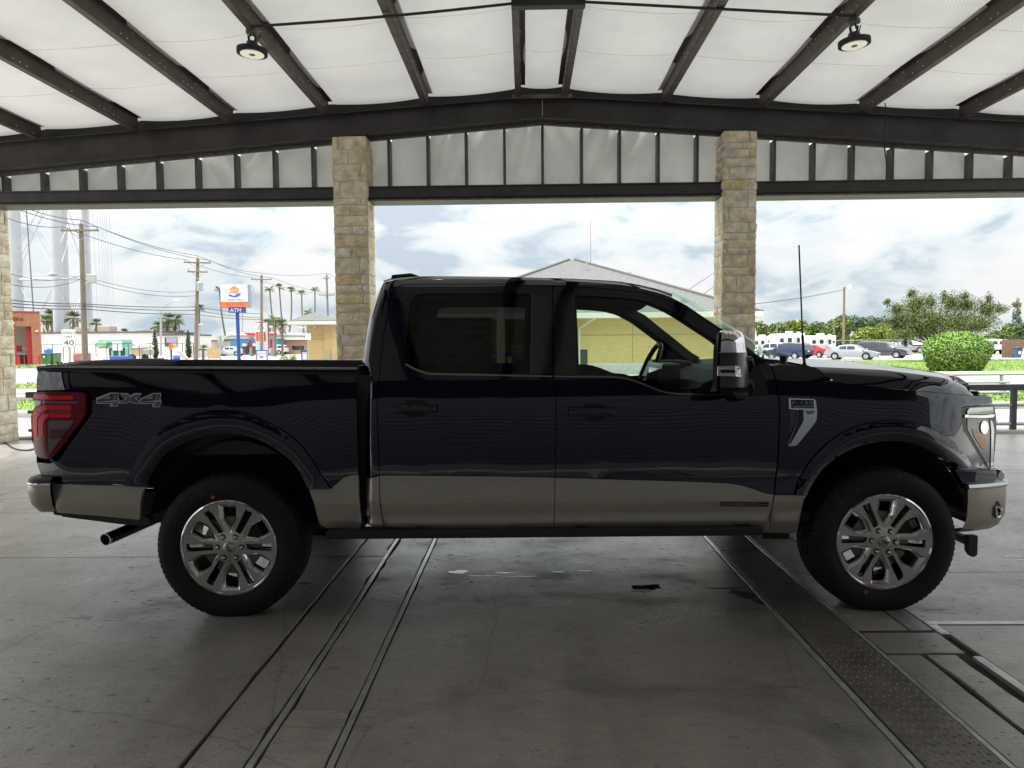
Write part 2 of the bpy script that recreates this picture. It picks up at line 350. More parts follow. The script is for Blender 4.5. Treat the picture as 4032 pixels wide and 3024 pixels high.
# wet patches and dirt
def patch(nm, u, v, ru, rv, m, z=.0010, n=36, ang=0., seed=0):
    r_ = random.Random(seed); ph = [r_.uniform(0, 6.28) for _ in range(6)]; P = []
    for k in range(n):
        t = 2*math.pi*k/n; q = 1+sum(.16/(i+1)**.5*math.sin((i+2)*t+ph[i]) for i in range(6)); x, y = ru*q*math.cos(t), rv*q*math.sin(t)
        P.append((u+x*math.cos(ang)-y*math.sin(ang), v+x*math.sin(ang)+y*math.cos(ang)))
    mb = MB(); mb.prism(P, lambda a, b: tuple(cv(a, b, -.001)), lambda a, b: tuple(cv(a, b, z))); return mb.build(nm, m, fl)
WET = mat('water_film', (.05, .048, .045), .04, spec=1.); OIL = mat('oil_stain', (.012, .011, .010), .35)
for i, (x, y, a, b) in enumerate([(1805, 2252, .075, .03), (2545, 2312, .085, .05), (1985, 2256, .06, .012), (2060, 2270, .09, .008), (1900, 2268, .09, .007), (2200, 2252, .05, .009), (2300, 2248, .06, .008), (2850, 2316, .10, .006), (310, 2430, .06, .02), (440, 2440, .05, .015), (2815, 2168, .035, .025), (3990, 2190, .07, .02), (4020, 2205, .04, .02)]):
    q = ground(x, y); patch('water_puddle', q@EU, q@EV, a, b, WET, seed=i)
for i, (x, y, a, b, an) in enumerate([(2930, 2340, .085, .055, -.5), (3000, 2372, .06, .035, -.8), (1200, 2297, .05, .018, 0), (2530, 2325, .06, .03, 0)]):
    q = ground(x, y); patch('oil_patch', q@EU, q@EV, a, b, OIL, .0008, seed=40+i, ang=an)
# ================================================================== canopy
UR = .29
def rb_(u): return 4.958-.0785*abs(u-UR)
def rt_(u): return 5.292-.0685*abs(u-UR)
cano = thing('drive_through_canopy', 'steel framed drive through canopy with white insulated ceiling above the truck', 'canopy', tuple(cv(UR, 11.1, 0)))
DKS = mat('brown_black_steel', (.040, .035, .034), .5, .2, var=.3, vscale=4, bump=.08, bscale=50, world=True)
PUR = mat('rusty_purlin_steel', (.058, .040, .031), .55, .2, var=.45, vscale=3.0, bump=.1, bscale=60, world=True)
FLG = mat('grey_purlin_flange', (.12, .105, .095), .5, .3, var=.35, vscale=6, world=True)
def insul(name, col, trans, dirt=.1, ax=('X', 'Y'), net=.26):
    m = bpy.data.materials.new(name); MATS[name] = m; m.use_nodes = True; t = m.node_tree; n = t.nodes; l = t.links; n.clear()
    o = n.new('ShaderNodeOutputMaterial'); d = n.new('ShaderNodeBsdfDiffuse'); tr = n.new('ShaderNodeBsdfTranslucent'); mx = n.new('ShaderNodeMixShader'); mx.inputs[0].default_value = trans  # translucent share added so skylight from above brightens the sheets
    g = n.new('ShaderNodeNewGeometry'); z = n.new('ShaderNodeTexNoise'); z.inputs['Scale'].default_value = 1.3; z.inputs['Detail'].default_value = 6; l.new(g.outputs['Position'], z.inputs[0])
    r = n.new('ShaderNodeValToRGB'); r.color_ramp.elements[0].position = .3; r.color_ramp.elements[0].color = (*[c*(1-dirt) for c in col], 1); r.color_ramp.elements[1].position = .65; r.color_ramp.elements[1].color = (*col, 1); l.new(z.outputs[0], r.inputs[0])
    # bird netting stretched under the sheet
    mp = n.new('ShaderNodeMapping'); mp.inputs['Rotation'].default_value = (0, 0, math.radians(40)) if ax == ('X', 'Y') else (0, math.radians(40), 0); l.new(g.outputs['Position'], mp.inputs[0])
    sx = n.new('ShaderNodeSeparateXYZ'); l.new(mp.outputs[0], sx.inputs[0]); outs = []
    for k in ax:
        a = n.new('ShaderNodeMath'); a.operation = 'MULTIPLY'; a.inputs[1].default_value = 30.; l.new(sx.outputs[k], a.inputs[0]); b = n.new('ShaderNodeMath'); b.operation = 'FRACT'; l.new(a.outputs[0], b.inputs[0]); c = n.new('ShaderNodeMath'); c.operation = 'LESS_THAN'; c.inputs[1].default_value = .09; l.new(b.outputs[0], c.inputs[0]); outs.append(c.outputs[0])
    q = n.new('ShaderNodeMath'); q.operation = 'MAXIMUM'; l.new(outs[0], q.inputs[0]); l.new(outs[1], q.inputs[1]); w = n.new('ShaderNodeMath'); w.operation = 'MULTIPLY'; w.inputs[1].default_value = net; l.new(q.outputs[0], w.inputs[0])
    x = n.new('ShaderNodeMix'); x.data_type = 'RGBA'; x.inputs[7].default_value = (.12, .11, .10, 1); l.new(w.outputs[0], x.inputs[0]); l.new(r.outputs[0], x.inputs[6])
    bz_ = n.new('ShaderNodeTexNoise'); bz_.inputs['Scale'].default_value = 5; bz_.inputs['Detail'].default_value = 3; l.new(g.outputs['Position'], bz_.inputs[0]); bp_ = n.new('ShaderNodeBump'); bp_.inputs['Strength'].default_value = .35; bp_.inputs['Distance'].default_value = .04; l.new(bz_.outputs[0], bp_.inputs['Height'])
    for s_ in (d, tr): l.new(x.outputs[2], s_.inputs[0]); l.new(bp_.outputs[0], s_.inputs['Normal'])
    l.new(d.outputs[0], mx.inputs[1]); l.new(tr.outputs[0], mx.inputs[2]); l.new(mx.outputs[0], o.inputs[0]); return m
CEIL = insul('ceiling_insulation', (.80, .785, .755), .135); CEIL_DIM = insul('ceiling_insulation_darkened', (.40, .39, .37), .05); GABL = insul('gable_insulation', (.72, .70, .68), .25, .25, ('X', 'Z'), .16)  # rear ceiling sheets coloured darker, shade put in for the truck's reflections
PU = [-8.95, -7.49, -5.965, -4.477, -3.0, -1.46, -.04, .60, 2.114, 3.589, 5.092, 6.59, 8.09, 9.5]
VB, VF = -2.6, 11.02
for u in PU:
    s_ = -1 if u < UR else 1; zb_ = rt_(u)+.004; mb = MB()
    cbox(u-.006, u+.006, VB, VF+.06, zb_, zb_+.205, mb); mb.cm = 1
    a, b = sorted((u+s_*.006, u+s_*.085)); cbox(a, b, VB, VF+.06, zb_, zb_+.008, mb); mb.cm = 0
    a, b = sorted((u+s_*.077, u+s_*.085)); cbox(a, b, VB, VF+.06, zb_+.008, zb_+.03, mb)
    a, b = sorted((u-s_*.006, u-s_*.07)); cbox(a, b, VB, VF+.06, zb_+.197, zb_+.205, mb)
    mb.build('purlin', [PUR, FLG], cano)
seams = [VB, -.8, 1.4, 3.6, 5.75, 7.3, 8.55, 9.75, 11.3]
for a, b in zip(PU[:-1], PU[1:]):
    mb = MB(); rows = []; nu = 10; sagk = .042 if b-a > 1 else .03
    for sset, cm_ in ((seams[:4], CEIL_DIM), (seams[3:], CEIL)):
      mb = MB(); rows = []; vs_ = []
      for s0, s1 in zip(sset[:-1], sset[1:]):
        vs_ += [(s0+.010, 0.), (s0+.035, .0)]+[(s0+(s1-s0)*k/5, .0) for k in range(1, 5)]+[(s1-.035, .0), (s1-.010, 0.), (s1, .028)]
      for v, dz in vs_:
        r = []
        for i in range(nu+1):
            t = i/nu; u = a+(b-a)*t; zz = rt_(u)+.20 if abs(u-UR) > .35 else rt_(UR+.33)+.215
            r.append(tuple(cv(u, v+.05*math.sin(t*math.pi)*math.sin(v*2.1+a), zz-sagk*(1-(2*t-1)**2)+dz+.008*math.sin(v*3+u*2))))
        rows.append(r)
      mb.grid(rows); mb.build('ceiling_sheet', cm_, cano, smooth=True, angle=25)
# rafters of the end frame
for s_ in (-1, 1):
    ue = UR+s_*9.4; P = lambda u, z, v: tuple(cv(u, v, z)); mb = MB()
    for (za, zb2, va, vb) in ((lambda u: rt_(u)-.014, lambda u: rt_(u), 11.0, 11.20), (lambda u: rb_(u)+.016, lambda u: rt_(u)-.014, 11.094, 11.106), (lambda u: rb_(u), lambda u: rb_(u)+.016, 11.0, 11.20)):
        u0, u1 = UR+s_*.0005, ue
        q = [P(u0, za(u0), va), P(u1, za(u1), va), P(u1, za(u1), vb), P(u0, za(u0), vb), P(u0, zb2(u0), va), P(u1, zb2(u1), va), P(u1, zb2(u1), vb), P(u0, zb2(u0), vb)]
        mb.hexa(q)
    mb.build('rafter', DKS, cano)
    mb = MB(); u0, u1 = UR+s_*.0005, ue; z_ = lambda u: rt_(u)
    mb.hexa([P(u0, z_(u0)+.004, 11.21), P(u1, z_(u1)+.004, 11.21), P(u1, z_(u1)+.004, 11.25), P(u0, z_(u0)+.004, 11.25), P(u0, z_(u0)+.24, 11.21), P(u1, z_(u1)+.24, 11.21), P(u1, z_(u1)+.24, 11.25), P(u0, z_(u0)+.24, 11.25)]); mb.build('rake_angle', mat('rake_black_steel', (.016, .015, .016), .6), cano)
    mb = MB(); mb.hexa([P(u0, rb_(u0)-.045, 11.19), P(u1, rb_(u1)-.045, 11.19), P(u1, rb_(u1)-.045, 11.26), P(u0, rb_(u0)-.045, 11.26), P(u0, rb_(u0)-.003, 11.19), P(u1, rb_(u1)-.003, 11.19), P(u1, rb_(u1)-.003, 11.26), P(u0, rb_(u0)-.003, 11.26)]); mb.build('rafter_angle', FLG, cano)
cbox(-.17, .74, 10.98, 11.0, rt_(UR)-.055, rt_(UR)+.004).build('ridge_plate', FLG, cano, bevel=.003)
cbox(-.12, .68, 7.9, 8.0, 5.18, 5.27).build('ridge_brace', DKS, cano)
# gable: studs, sheets, header
GU = [-8.85, -8.24, -7.62, -7.0, -6.39, -5.77, -5.15, -4.53, -3.92, -3.31, -2.7, -2.11, -1.5, -.9, -.3, .29, .9, 1.49, 2.09, 2.69, 3.28, 3.88, 4.49, 5.09, 5.69, 6.29, 6.9, 7.5, 8.1, 8.7, 9.3]
GST = mat('gable_stud_grey', (.085, .08, .077), .5, .2, var=.3, vscale=5, world=True)
for u in GU:
    if min(abs(u+2.665), abs(u-3.275)) < .27: continue
    cbox(u-.022, u+.022, 11.24, 11.42, 3.97, rb_(u)-.04).build('gable_stud', GST, cano)
for a, b in zip(GU[:-1], GU[1:]):
    mb = MB(); rows = []; ph = random.uniform(0, 6); amp = random.choice([.012, .02, .035, .055]); d = random.choice([-1, 1])
    for j in range(9):
        r = []
        for i in range(9):
            t = i/8; u = a+.024+(b-a-.048)*t; z = 3.95+(rb_(u)-3.95+.18)*j/8
            w = amp*math.sin(9*t+d*8*j/8+ph)*math.sin(math.pi*t)+.02*math.sin(math.pi*t)*math.sin(math.pi*j/8); r.append(tuple(cv(u, 11.40-w, z)))
        rows.append(r)
    mb.grid(rows); mb.build('gable_sheet', GABL, cano, smooth='all')
for a, b in ((-8.36, -2.925), (-2.41, 3.03), (3.525, 8.95)):
    mb = MB(); cbox(a, b, 11.05, 11.30, 3.955, 3.972, mb); cbox(a, b, 11.07, 11.09, 3.80, 3.955, mb); cbox(a, b, 11.05, 11.42, 3.745, 3.762, mb); cbox(a, b, 11.09, 11.42, 3.765, 3.80, mb)
    hb = mb.build('header_beam', DKS, cano); 
    mb = MB(); n = 30; mb.tube([cv(a+(b-a)*k/n, 11.045, 3.775+.012*math.sin(k*1.9)) for k in range(n+1)], .006, 5); mb.build('header_cable', mat('cable_black', (.01, .01, .01), .6), hb, smooth=True)
    mb = MB(); cbox(a, b, 11.03, 11.05, 3.742, 3.766, mb); mb.build('header_trim', FLG, hb)
# fasteners on purlins and flange
mb = MB()
for u in PU:
    s_ = -1 if u < UR else 1
    for k in range(26):
        v = 7.9+k*.12
        if random.random() < .45:
            c = cv(u-s_*.009, v, rt_(u)+random.choice([.05, .15])); mb.box(c[0]-.005, c[0]+.005, c[1]-.008, c[1]+.008, c[2]-.005, c[2]+.005)
for k in range(120):
    u = -8.6+k*.148; c = cv(u, 11.185, rb_(u)-.02); mb.box(c[0]-.004, c[0]+.004, c[1]-.003, c[1], c[2]-.004, c[2]+.004)
o = mb.build('fastener', mat('screw_bright', (.6, .6, .6), .4, .3), cano); o['kind'] = 'stuff'
cbox(-9.4, 9.9, -2.72, -2.62, 3.75, 5.6).build('near_gable', DKS, cano)
# side eaves and end columns of the frame (outside the picture) close the canopy left and right
# ---- wall behind the camera: lap siding of the neighbouring building
bw = thing('siding_wall', 'grey lap siding wall facing the truck from across the lane', 'wall', tuple(cv(0, -7.5, 0)))
SID = mat('grey_siding', (.125, .135, .15), .6, var=.1, vscale=2, world=True); DW = mat('dark_wall', (.05, .05, .052), .8)
cbox(-24, 24, -7.62, -7.52, 0, 6.6).build('wall_backing', DW, bw)
for k in range(26): cbox(-24, 24, -7.52, -7.47, .02+k*.25, .02+k*.25+.222).build('siding_board', SID, bw)
sheet('dark_reflection_sheet', -40, 40, -7.4, -2.8, .006, asphalt('reflection_sheet_dark', (.035, .035, .036)), 4, 2)  # unseen dark sheet added to darken reflections in the lower doors
# ---- stone pillars
def stone_mat():
    m = bpy.data.materials.new('limestone'); MATS['limestone'] = m; m.use_nodes = True; t = m.node_tree; n = t.nodes; l = t.links; p = n['Principled BSDF']; p.inputs['Roughness'].default_value = .85
    oi = n.new('ShaderNodeObjectInfo'); r = n.new('ShaderNodeValToRGB'); e = r.color_ramp.elements; e[0].position = 0; e[0].color = (.80, .76, .66, 1); e[1].position = 1; e[1].color = (.72, .57, .36, 1)
    for q, c in ((.3, (.80, .73, .58)), (.55, (.76, .67, .50)), (.75, (.74, .68, .57)), (.9, (.74, .61, .42))): x = e.new(q); x.color = (*c, 1)
    l.new(oi.outputs['Random'], r.inputs[0]); g = n.new('ShaderNodeNewGeometry')
    z = n.new('ShaderNodeTexNoise'); z.inputs['Scale'].default_value = 9; z.inputs['Detail'].default_value = 6; l.new(g.outputs['Position'], z.inputs[0])
    r2 = n.new('ShaderNodeValToRGB'); r2.color_ramp.elements[0].position = .3; r2.color_ramp.elements[0].color = (.68, .64, .58, 1); r2.color_ramp.elements[1].position = .68; r2.color_ramp.elements[1].color = (1.12, 1.1, 1.06, 1); l.new(z.outputs[0], r2.inputs[0])
    x = n.new('ShaderNodeMix'); x.data_type = 'RGBA'; x.blend_type = 'MULTIPLY'; x.inputs[0].default_value = 1; l.new(r.outputs[0], x.inputs[6]); l.new(r2.outputs[0], x.inputs[7]); l.new(x.outputs[2], p.inputs['Base Color'])
    z2 = n.new('ShaderNodeTexNoise'); z2.inputs['Scale'].default_value = 26; z2.inputs['Detail'].default_value = 5; l.new(g.outputs['Position'], z2.inputs[0]); b = n.new('ShaderNodeBump'); b.inputs['Strength'].default_value = .7; b.inputs['Distance'].default_value = .03; l.new(z2.outputs[0], b.inputs['Height']); l.new(b.outputs[0], p.inputs['Normal']); return m
LIME = stone_mat(); MORT = mat('mortar', (.60, .57, .51), .95, bump=.3, bscale=60, world=True)
def stone(parent, o, ex, ey, en, w, h, dep):
    """rough faced block: o corner, ex/ey along the face, en outwards"""
    mb = MB(); nx_, ny_ = 4, 3; o, ex, ey, en = map(np.array, (o, ex, ey, en)); top = []
    for j in range(ny_+1):
        r = []
        for i in range(nx_+1):
            ed_ = i in (0, nx_) or j in (0, ny_); d = dep*(random.uniform(.15, .5) if ed_ else random.uniform(.6, 1.25)); jx = random.uniform(-.006, .006); jy = random.uniform(-.005, .005)
            r.append(tuple(o+ex*(w*i/nx_+jx)+ey*(h*j/ny_+jy)+en*d))
        top.append(r)
    mb.grid(top); b = [tuple(o-en*.03), tuple(o+ex*w-en*.03), tuple(o+ex*w+ey*h-en*.03), tuple(o+ey*h-en*.03)]
    bd = [top[0][i] for i in range(nx_+1)]+[top[j][nx_] for j in range(1, ny_+1)]+[top[ny_][i] for i in range(nx_-1, -1, -1)]+[top[j][0] for j in range(ny_-1, 0, -1)]
    bk = [tuple(np.array(q)-en*(.03+(np.array(q)-o)@en)) for q in bd]; n = len(bd); mb.add(bd+bk, [(i, (i+1) % n, n+(i+1) % n, n+i) for i in range(n)])
    return mb.build('stone', LIME, parent, smooth=True, angle=30)
def pillar(u0, u1, v0, v1, zt_, label, faces):
    P_ = thing('stone_pillar', label, 'pillar', tuple(cv((u0+u1)/2, (v0+v1)/2, 0)))
    cbox(u0+.004, u1-.004, v0+.004, v1-.004, 0, zt_).build('mortar_core', MORT, P_)
    z = .01; g_ = .017; ex = EU; ey = np.array([0, 0, 1.])
    while z < zt_-.06:
        h = min(random.choice([.10, .13, .16, .19, .22, .26]), zt_-.005-z)
        if zt_-.005-z-h < .08: h = zt_-.005-z
        for f in faces:
            if f == 'front': o0, e, en, w = cv(u0, v0, 0), EU, -EV, u1-u0
            elif f == 'right': o0, e, en, w = cv(u1, v0, 0), EV, EU, v1-v0
            else: o0, e, en, w = cv(u0, v1, 0), -EV, -EU, v1-v0
            k = random.random()
            cuts = [0, w] if k < .18 else ([0, w*random.uniform(.12, .22), w] if k < .45 else [0, w*random.uniform(.72, .86), w] if k < .75 else [0, w*random.uniform(.4, .6), w] if k < .9 else [0, w*.12, w*.78, w])
            if f != 'front' and random.random() < .5: cuts = [0, w*random.uniform(.3, .7), w]
            for a, b in zip(cuts[:-1], cuts[1:]):
                stone(P_, o0+e*(a+g_*.5)+ey*(z+g_*.5), e, ey, en, b-a-g_, h-g_, random.uniform(.014, .026))
        z += h
    return P_
pillar(-2.925, -2.412, 11.0, 11.5, rb_(-2.67)-.006, 'tan limestone pillar behind the truck bed, left of the cab', ('front', 'right', 'left'))
pillar(3.03, 3.525, 11.0, 11.5, rb_(3.28)-.006, 'tan limestone pillar behind the windscreen of the truck', ('front', 'left', 'right'))
pillar(-8.91, -8.41, 11.0, 11.55, rb_(-8.6)-.006, 'limestone pillar at the far left end beside the railing', ('front', 'right'))
# ---- high bay lamps and conduit
def conduit_z(u): return rt_(u)-.014
def highbay(u, v, zl, lab, tilt):
    c = cv(u, v, zl); T = thing('high_bay_lamp', lab, 'ceiling lamp', tuple(c), 'round high bay lamps under the purlins'); B = mat('lamp_black', (.010, .010, .010), .45)
    tx = lambda x, y, h: tuple(c+[x+h*tilt, y, h+x*-tilt])
    mb = MB(); mb.lathe([(.10, .0), (.158, .004), (.164, .012), (.164, .05), (.13, .062), (.07, .07), (.06, .13), (.0001, .135)], tx, 48); bd = mb.build('lamp_body', B, T, smooth=True)
    mb = MB()
    for k in range(40):
        a = 2*math.pi*k/40; mb.box(.128, .167, -.004, .004, -.003, .055, tf=lambda x, y, z: tx(x*math.cos(a)-y*math.sin(a), x*math.sin(a)+y*math.cos(a), z))
    o = mb.build('cooling_fin', B, bd); o['kind'] = 'stuff'
    mb = MB(); mb.lathe([(.034, -.004), (.034, -.008), (.128, -.008), (.13, .0)], tx, 48); mb.build('lens', mat('lamp_lens_cream', (.80, .78, .68), .35, emit=(1, .95, .82), es=.2), bd, smooth=True)  # faint glow put into the lens, the lamp is off
    mb = MB(); mb.lathe([(.0001, -.014), (.03, -.013), (.034, -.004)], tx, 20); mb.build('sensor', mat('sensor_grey', (.10, .10, .10), .4), bd, smooth=True)
    zt2 = conduit_z(u)-zl
    for dx in (-.03, .03):
        mb = MB(); mb.tube([tx(dx, 0, .12), tx(dx*1.4, 0, .20), tx(dx*.6, 0, zt2-.03), tx(dx*.3, 0, zt2+.01)], [.016, .014, .009, .006], 8); mb.build('hook', B, T, smooth=True)
    mb = MB(); mb.tube([tx(0, 0, zt2-.005), tx(0, 0, zt2+.03)], .07, 16); mb.build('ceiling_rose', FLG, T)
    mb = MB(); mb.tube([tx(.05, 0, .13), tx(.09, .02, .22), tx(.03, .02, zt2-.05), tx(.02, 0, zt2)], .007, 6); mb.build('power_cord', B, T, smooth=True)
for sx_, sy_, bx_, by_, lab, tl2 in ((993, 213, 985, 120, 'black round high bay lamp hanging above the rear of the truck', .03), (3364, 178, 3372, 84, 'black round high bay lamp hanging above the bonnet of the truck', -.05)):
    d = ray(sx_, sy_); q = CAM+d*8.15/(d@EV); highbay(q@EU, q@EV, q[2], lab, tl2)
mb = MB(); mb.tube([cv(u, 8.0, conduit_z(u)+.004+(-.02*math.sin((u+3)*math.pi/3) if u < .3 else 0)) for u in np.linspace(-3.0, 3.62, 24)], .016, 8)
tag(mb.build('conduit', DKS, smooth=True), 'thin dark conduit running across under the ceiling purlins between the lamps', 'conduit')
mb = MB(); d0, d1 = ray(3484, 405), ray(3487, 700); q0 = CAM+d0*10.9/(d0@EV); q1 = CAM+d1*10.93/(d1@EV); mb.tube([q0+(q1-q0)*t+np.array([.02*math.sin(t*9), 0, 0]) for t in np.linspace(0, 1, 14)], .009, 6)
tag(mb.build('hanging_cable', mat('cable_black', (.01, .01, .01), .6), smooth=True), 'black cable hanging down over the rafter on the right', 'cable')
# ---- pipe railing along the back edge
RAILD = mat('railing_dark', (.05, .052, .055), .45, .4, var=.3, vscale=5, world=True); RAILG = mat('railing_grey', (.30, .31, .32), .45, .4)
for u0, u1, lab, lowm in ((-8.35, -2.95, 'dark steel pipe railing beside the left stone pillar', RAILD), (3.55, 11.5, 'dark topped steel railing in front of the truck nose', RAILG)):
    R_ = thing('railing', lab, 'railing', tuple(cv(u0, 11.72, 0)))
    cbox(u0, u1, 11.66, 11.78, .70, .80).build('top_rail', RAILD, R_, bevel=.01, segs=2)
    for z in (.46, .15):
        mb = MB(); mb.tube([cv(u0, 11.72, z), cv(u1, 11.72, z)], .028, 8); mb.build('rail', lowm, R_, smooth=True)
    u = u0+.62
    while u < u1:
        cbox(u-.04, u+.04, 11.69, 11.75, -.02, .70).build('post', RAILD, R_); u += 1.9
mb = MB(); cbox(-9.8, 12, 11.63, 11.88, -.06, .055, mb); o = mb.build('kerb', KERB, bevel=.02, segs=2); o['kind'] = 'structure'
# cable on the floor by the left pillar
mb = MB(); pts = [ground(x, y) for x, y in [(-40, 1700), (20, 1745), (60, 1770), (110, 1776), (150, 1768), (230, 1775)]]
pts[0][2] = .25; mb.tube([(p[0], p[1], max(p[2], 0)+.012) for p in cr(pts, 6)], .011, 6); tag(mb.build('floor_cable', mat('cable_black', (.01, .01, .01), .6), smooth=True), 'black cable lying on the floor by the far left pillar', 'cable')
# ================================================================== the pickup truck
YS, YC = 3.93, 4.925
TILT = [(.30, -.5), (.47, -.5), (.528, -.42), (.536, .32), (.552, .32), (.56, -.12), (.66, -.09), (.672, .24), (.765, .28), (.775, .0), (.85, .04), (1.0, .09), (1.17, .15), (1.25, .24), (1.33, .31), (1.4, .35), (1.5, .37), (1.78, .42), (1.86, .62), (1.9, .9), (1.95, 2.), (2.2, 2.5)]
_tz = np.arange(.3, 2.2, .001); _tt = np.interp(_tz, [a for a, b in TILT], [b for a, b in TILT]); _ty = np.concatenate([[0], np.cumsum((_tt[1:]+_tt[:-1])*.0005)])
_ty -= np.interp(.66, _tz, _ty)
def base(z): return np.interp(z, _tz, _ty)
def sidefn(x, z):
    x = np.asarray(x, float); z = np.asarray(z, float)
    n = np.clip(x-2.20, 0, None); n = np.where(n < .5, .75*n*n, .1875+.75*(n-.5)); r = np.clip(-2.50-x, 0, None); r = np.where(r < .22, 1.25*r*r, .0605+.55*(r-.22))
    return YS + base(z) + n + r + .010*((x-.2)/2.6)**2
def S2(pts, fn=sidefn):
    """trace picture points onto the body surface -> list of (X, Z)"""
    o = []
    for x, y in pts:
        d = ray(x, y)
        Ys = np.arange(3.6, 4.9, .01); Q = CAM[None] + d[None]*(Ys/d[1])[:, None]; g = Ys-np.asarray(fn(Q[:, 0], Q[:, 2])); k = np.argmax(g >= 0)
        if g[k] < 0: k = int(np.argmax(g))
        Y = Ys[k] if k == 0 or g[k] < 0 else Ys[k-1]+.01*(-g[k-1])/(g[k]-g[k-1])
        q = CAM + d*(Y/d[1]); o.append((q[0], q[2]))
    return o
def seg_dist(P, poly):
    d = np.full(len(P), 1e9)
    for a, b in zip(poly[:-1], poly[1:]):
        a = np.array(a); b = np.array(b); ab = b-a; t = np.clip(((P-a)@ab)/max(ab@ab, 1e-12), 0, 1)
        d = np.minimum(d, np.linalg.norm(P-(a+t[:, None]*ab), axis=1))
    return d
def in_poly(P, poly):
    x, y = P[:, 0], P[:, 1]; c = np.zeros(len(P), bool); n = len(poly)
    for i in range(n):
        (x0, y0), (x1, y1) = poly[i], poly[(i+1) % n]
        if y0 == y1: continue
        k = ((y0 > y) != (y1 > y)) & (x < (x1-x0)*(y-y0)/(y1-y0)+x0); c ^= k
    return c
def inset(poly, d):
    P = np.array(poly); n = len(P); A = .5*np.sum(P[:, 0]*np.roll(P[:, 1], -1)-np.roll(P[:, 0], -1)*P[:, 1]); s = 1 if A > 0 else -1
    o = []
    for i in range(n):
        a = P[i]-P[i-1]; b = P[(i+1) % n]-P[i]; a = a/max(np.linalg.norm(a), 1e-9); b = b/max(np.linalg.norm(b), 1e-9)
        na = np.array([-a[1], a[0]])*s; nb = np.array([-b[1], b[0]])*s; m = na+nb; k = np.linalg.norm(m)
        m = m/k if k > 1e-6 else na; c = max(.5, m@na); o.append(tuple(P[i]+m*d/c))
    return o
def dens(poly, s, closed=True):
    o = []; n = len(poly)
    for i in range(n if closed else n-1):
        a = np.array(poly[i]); b = np.array(poly[(i+1) % n]); k = max(1, int(np.linalg.norm(b-a)/s))
        for j in range(k): o.append(tuple(a+(b-a)*j/k))
    if not closed: o.append(tuple(poly[-1]))
    return o
def panel(name, poly, m, parent, holes=(), fn=sidefn, step=.04, rim=.025, gap=.0022, off=0., mirror=False, label=None, hgap=0., flip=False):
    """a curved sheet over the outline poly (X,Z) with its edges turned in by rim"""
    poly = dens(inset(poly, gap) if gap else poly, step*1.2)
    loops = [poly]+[dens(inset(h, hgap) if hgap else h, step*1.2) for h in holes]
    V = []; E = []
    for lp in loops:
        b = len(V); V += lp; E += [(b+i, b+(i+1) % len(lp)) for i in range(len(lp))]
    nb = len(V); P = np.array(poly); lo, hi = P.min(0), P.max(0)
    gx, gy = np.meshgrid(np.arange(lo[0]+step*.5, hi[0], step), np.arange(lo[1]+step*.5, hi[1], step)); G = np.stack([gx.ravel(), gy.ravel()], 1)
    if len(G):
        k = in_poly(G, poly)
        for h in loops[1:]: k &= ~in_poly(G, h)
        G = G[k]
        for lp in loops:
            if len(G): G = G[seg_dist(G, lp+[lp[0]]) > step*.35]
        V = V+[tuple(q) for q in G]
    r = delaunay_2d_cdt([Vector(q) for q in V], E, [], 0, 1e-6)
    vv = np.array([q[:] for q in r[0]]); ff = np.array([f[:] for f in r[2] if len(f) == 3])
    cc = vv[ff].mean(1); k = in_poly(cc, poly)
    for h in loops[1:]: k &= ~in_poly(cc, h)
    ff = ff[k]; ed = {}
    a2 = (vv[ff[:, 1]]-vv[ff[:, 0]]); b2 = (vv[ff[:, 2]]-vv[ff[:, 0]]); cw = (a2[:, 0]*b2[:, 1]-a2[:, 1]*b2[:, 0]) < 0
    ff[cw] = ff[cw][:, ::-1]
    y = np.asarray(fn(vv[:, 0], vv[:, 1]))+off; h_ = .004
    fx = (np.asarray(fn(vv[:, 0]+h_, vv[:, 1]))-np.asarray(fn(vv[:, 0]-h_, vv[:, 1])))/(2*h_); fz = (np.asarray(fn(vv[:, 0], vv[:, 1]+h_))-np.asarray(fn(vv[:, 0], vv[:, 1]-h_)))/(2*h_)
    nn = np.stack([fx, -np.ones_like(fx), fz], 1); nn /= np.linalg.norm(nn, axis=1)[:, None]
    v3 = [(vv[i, 0], y[i], vv[i, 1]) for i in range(len(vv))]; f3 = [tuple(int(q) for q in f) for f in ff]; ln = [nn[i] for f in f3 for i in f]
    if rim:
        for f in f3:
            for i in range(3):
                e = (f[i], f[(i+1) % 3]); ed[e] = 1
        bd = [e for e in ed if (e[1], e[0]) not in ed]
        for a, b in bd:
            k = len(v3); v3 += [v3[a], v3[b], (v3[b][0], v3[b][1]+rim, v3[b][2]), (v3[a][0], v3[a][1]+rim, v3[a][2])]
            f3.append((k+1, k, k+3, k+2)); d = np.array([vv[b][0]-vv[a][0], 0, vv[b][1]-vv[a][1]]); q = np.array([d[2], 0, -d[0]]); q /= max(np.linalg.norm(q), 1e-9); ln += [q]*4
    objs = []
    for side in ((0, 1) if mirror else (0,)):
        w = v3 if not side else [(x_, 2*YC-y_, z_) for x_, y_, z_ in v3]
        fcs = f3 if not side else [f[::-1] for f in f3]
        if side:
            nl = []; c = 0
            for f in f3: nl += [np.array(q)*[1, -1, 1] for q in ln[c:c+len(f)]][::-1]; c += len(f)
        else: nl = ln
        me = bpy.data.meshes.new(name); me.from_pydata(w, [], fcs); me.materials.append(m)
        me.polygons.foreach_set('use_smooth', [True]*len(fcs)); me.normals_split_custom_set([tuple(map(float, q)) for q in nl])
        o = bpy.data.objects.new(name, me); COL.objects.link(o)
        p = parent[side] if isinstance(parent, (list, tuple)) else parent
        attach(o, p)
        if label and not side: o['label'] = label
        objs.append(o)
    return objs
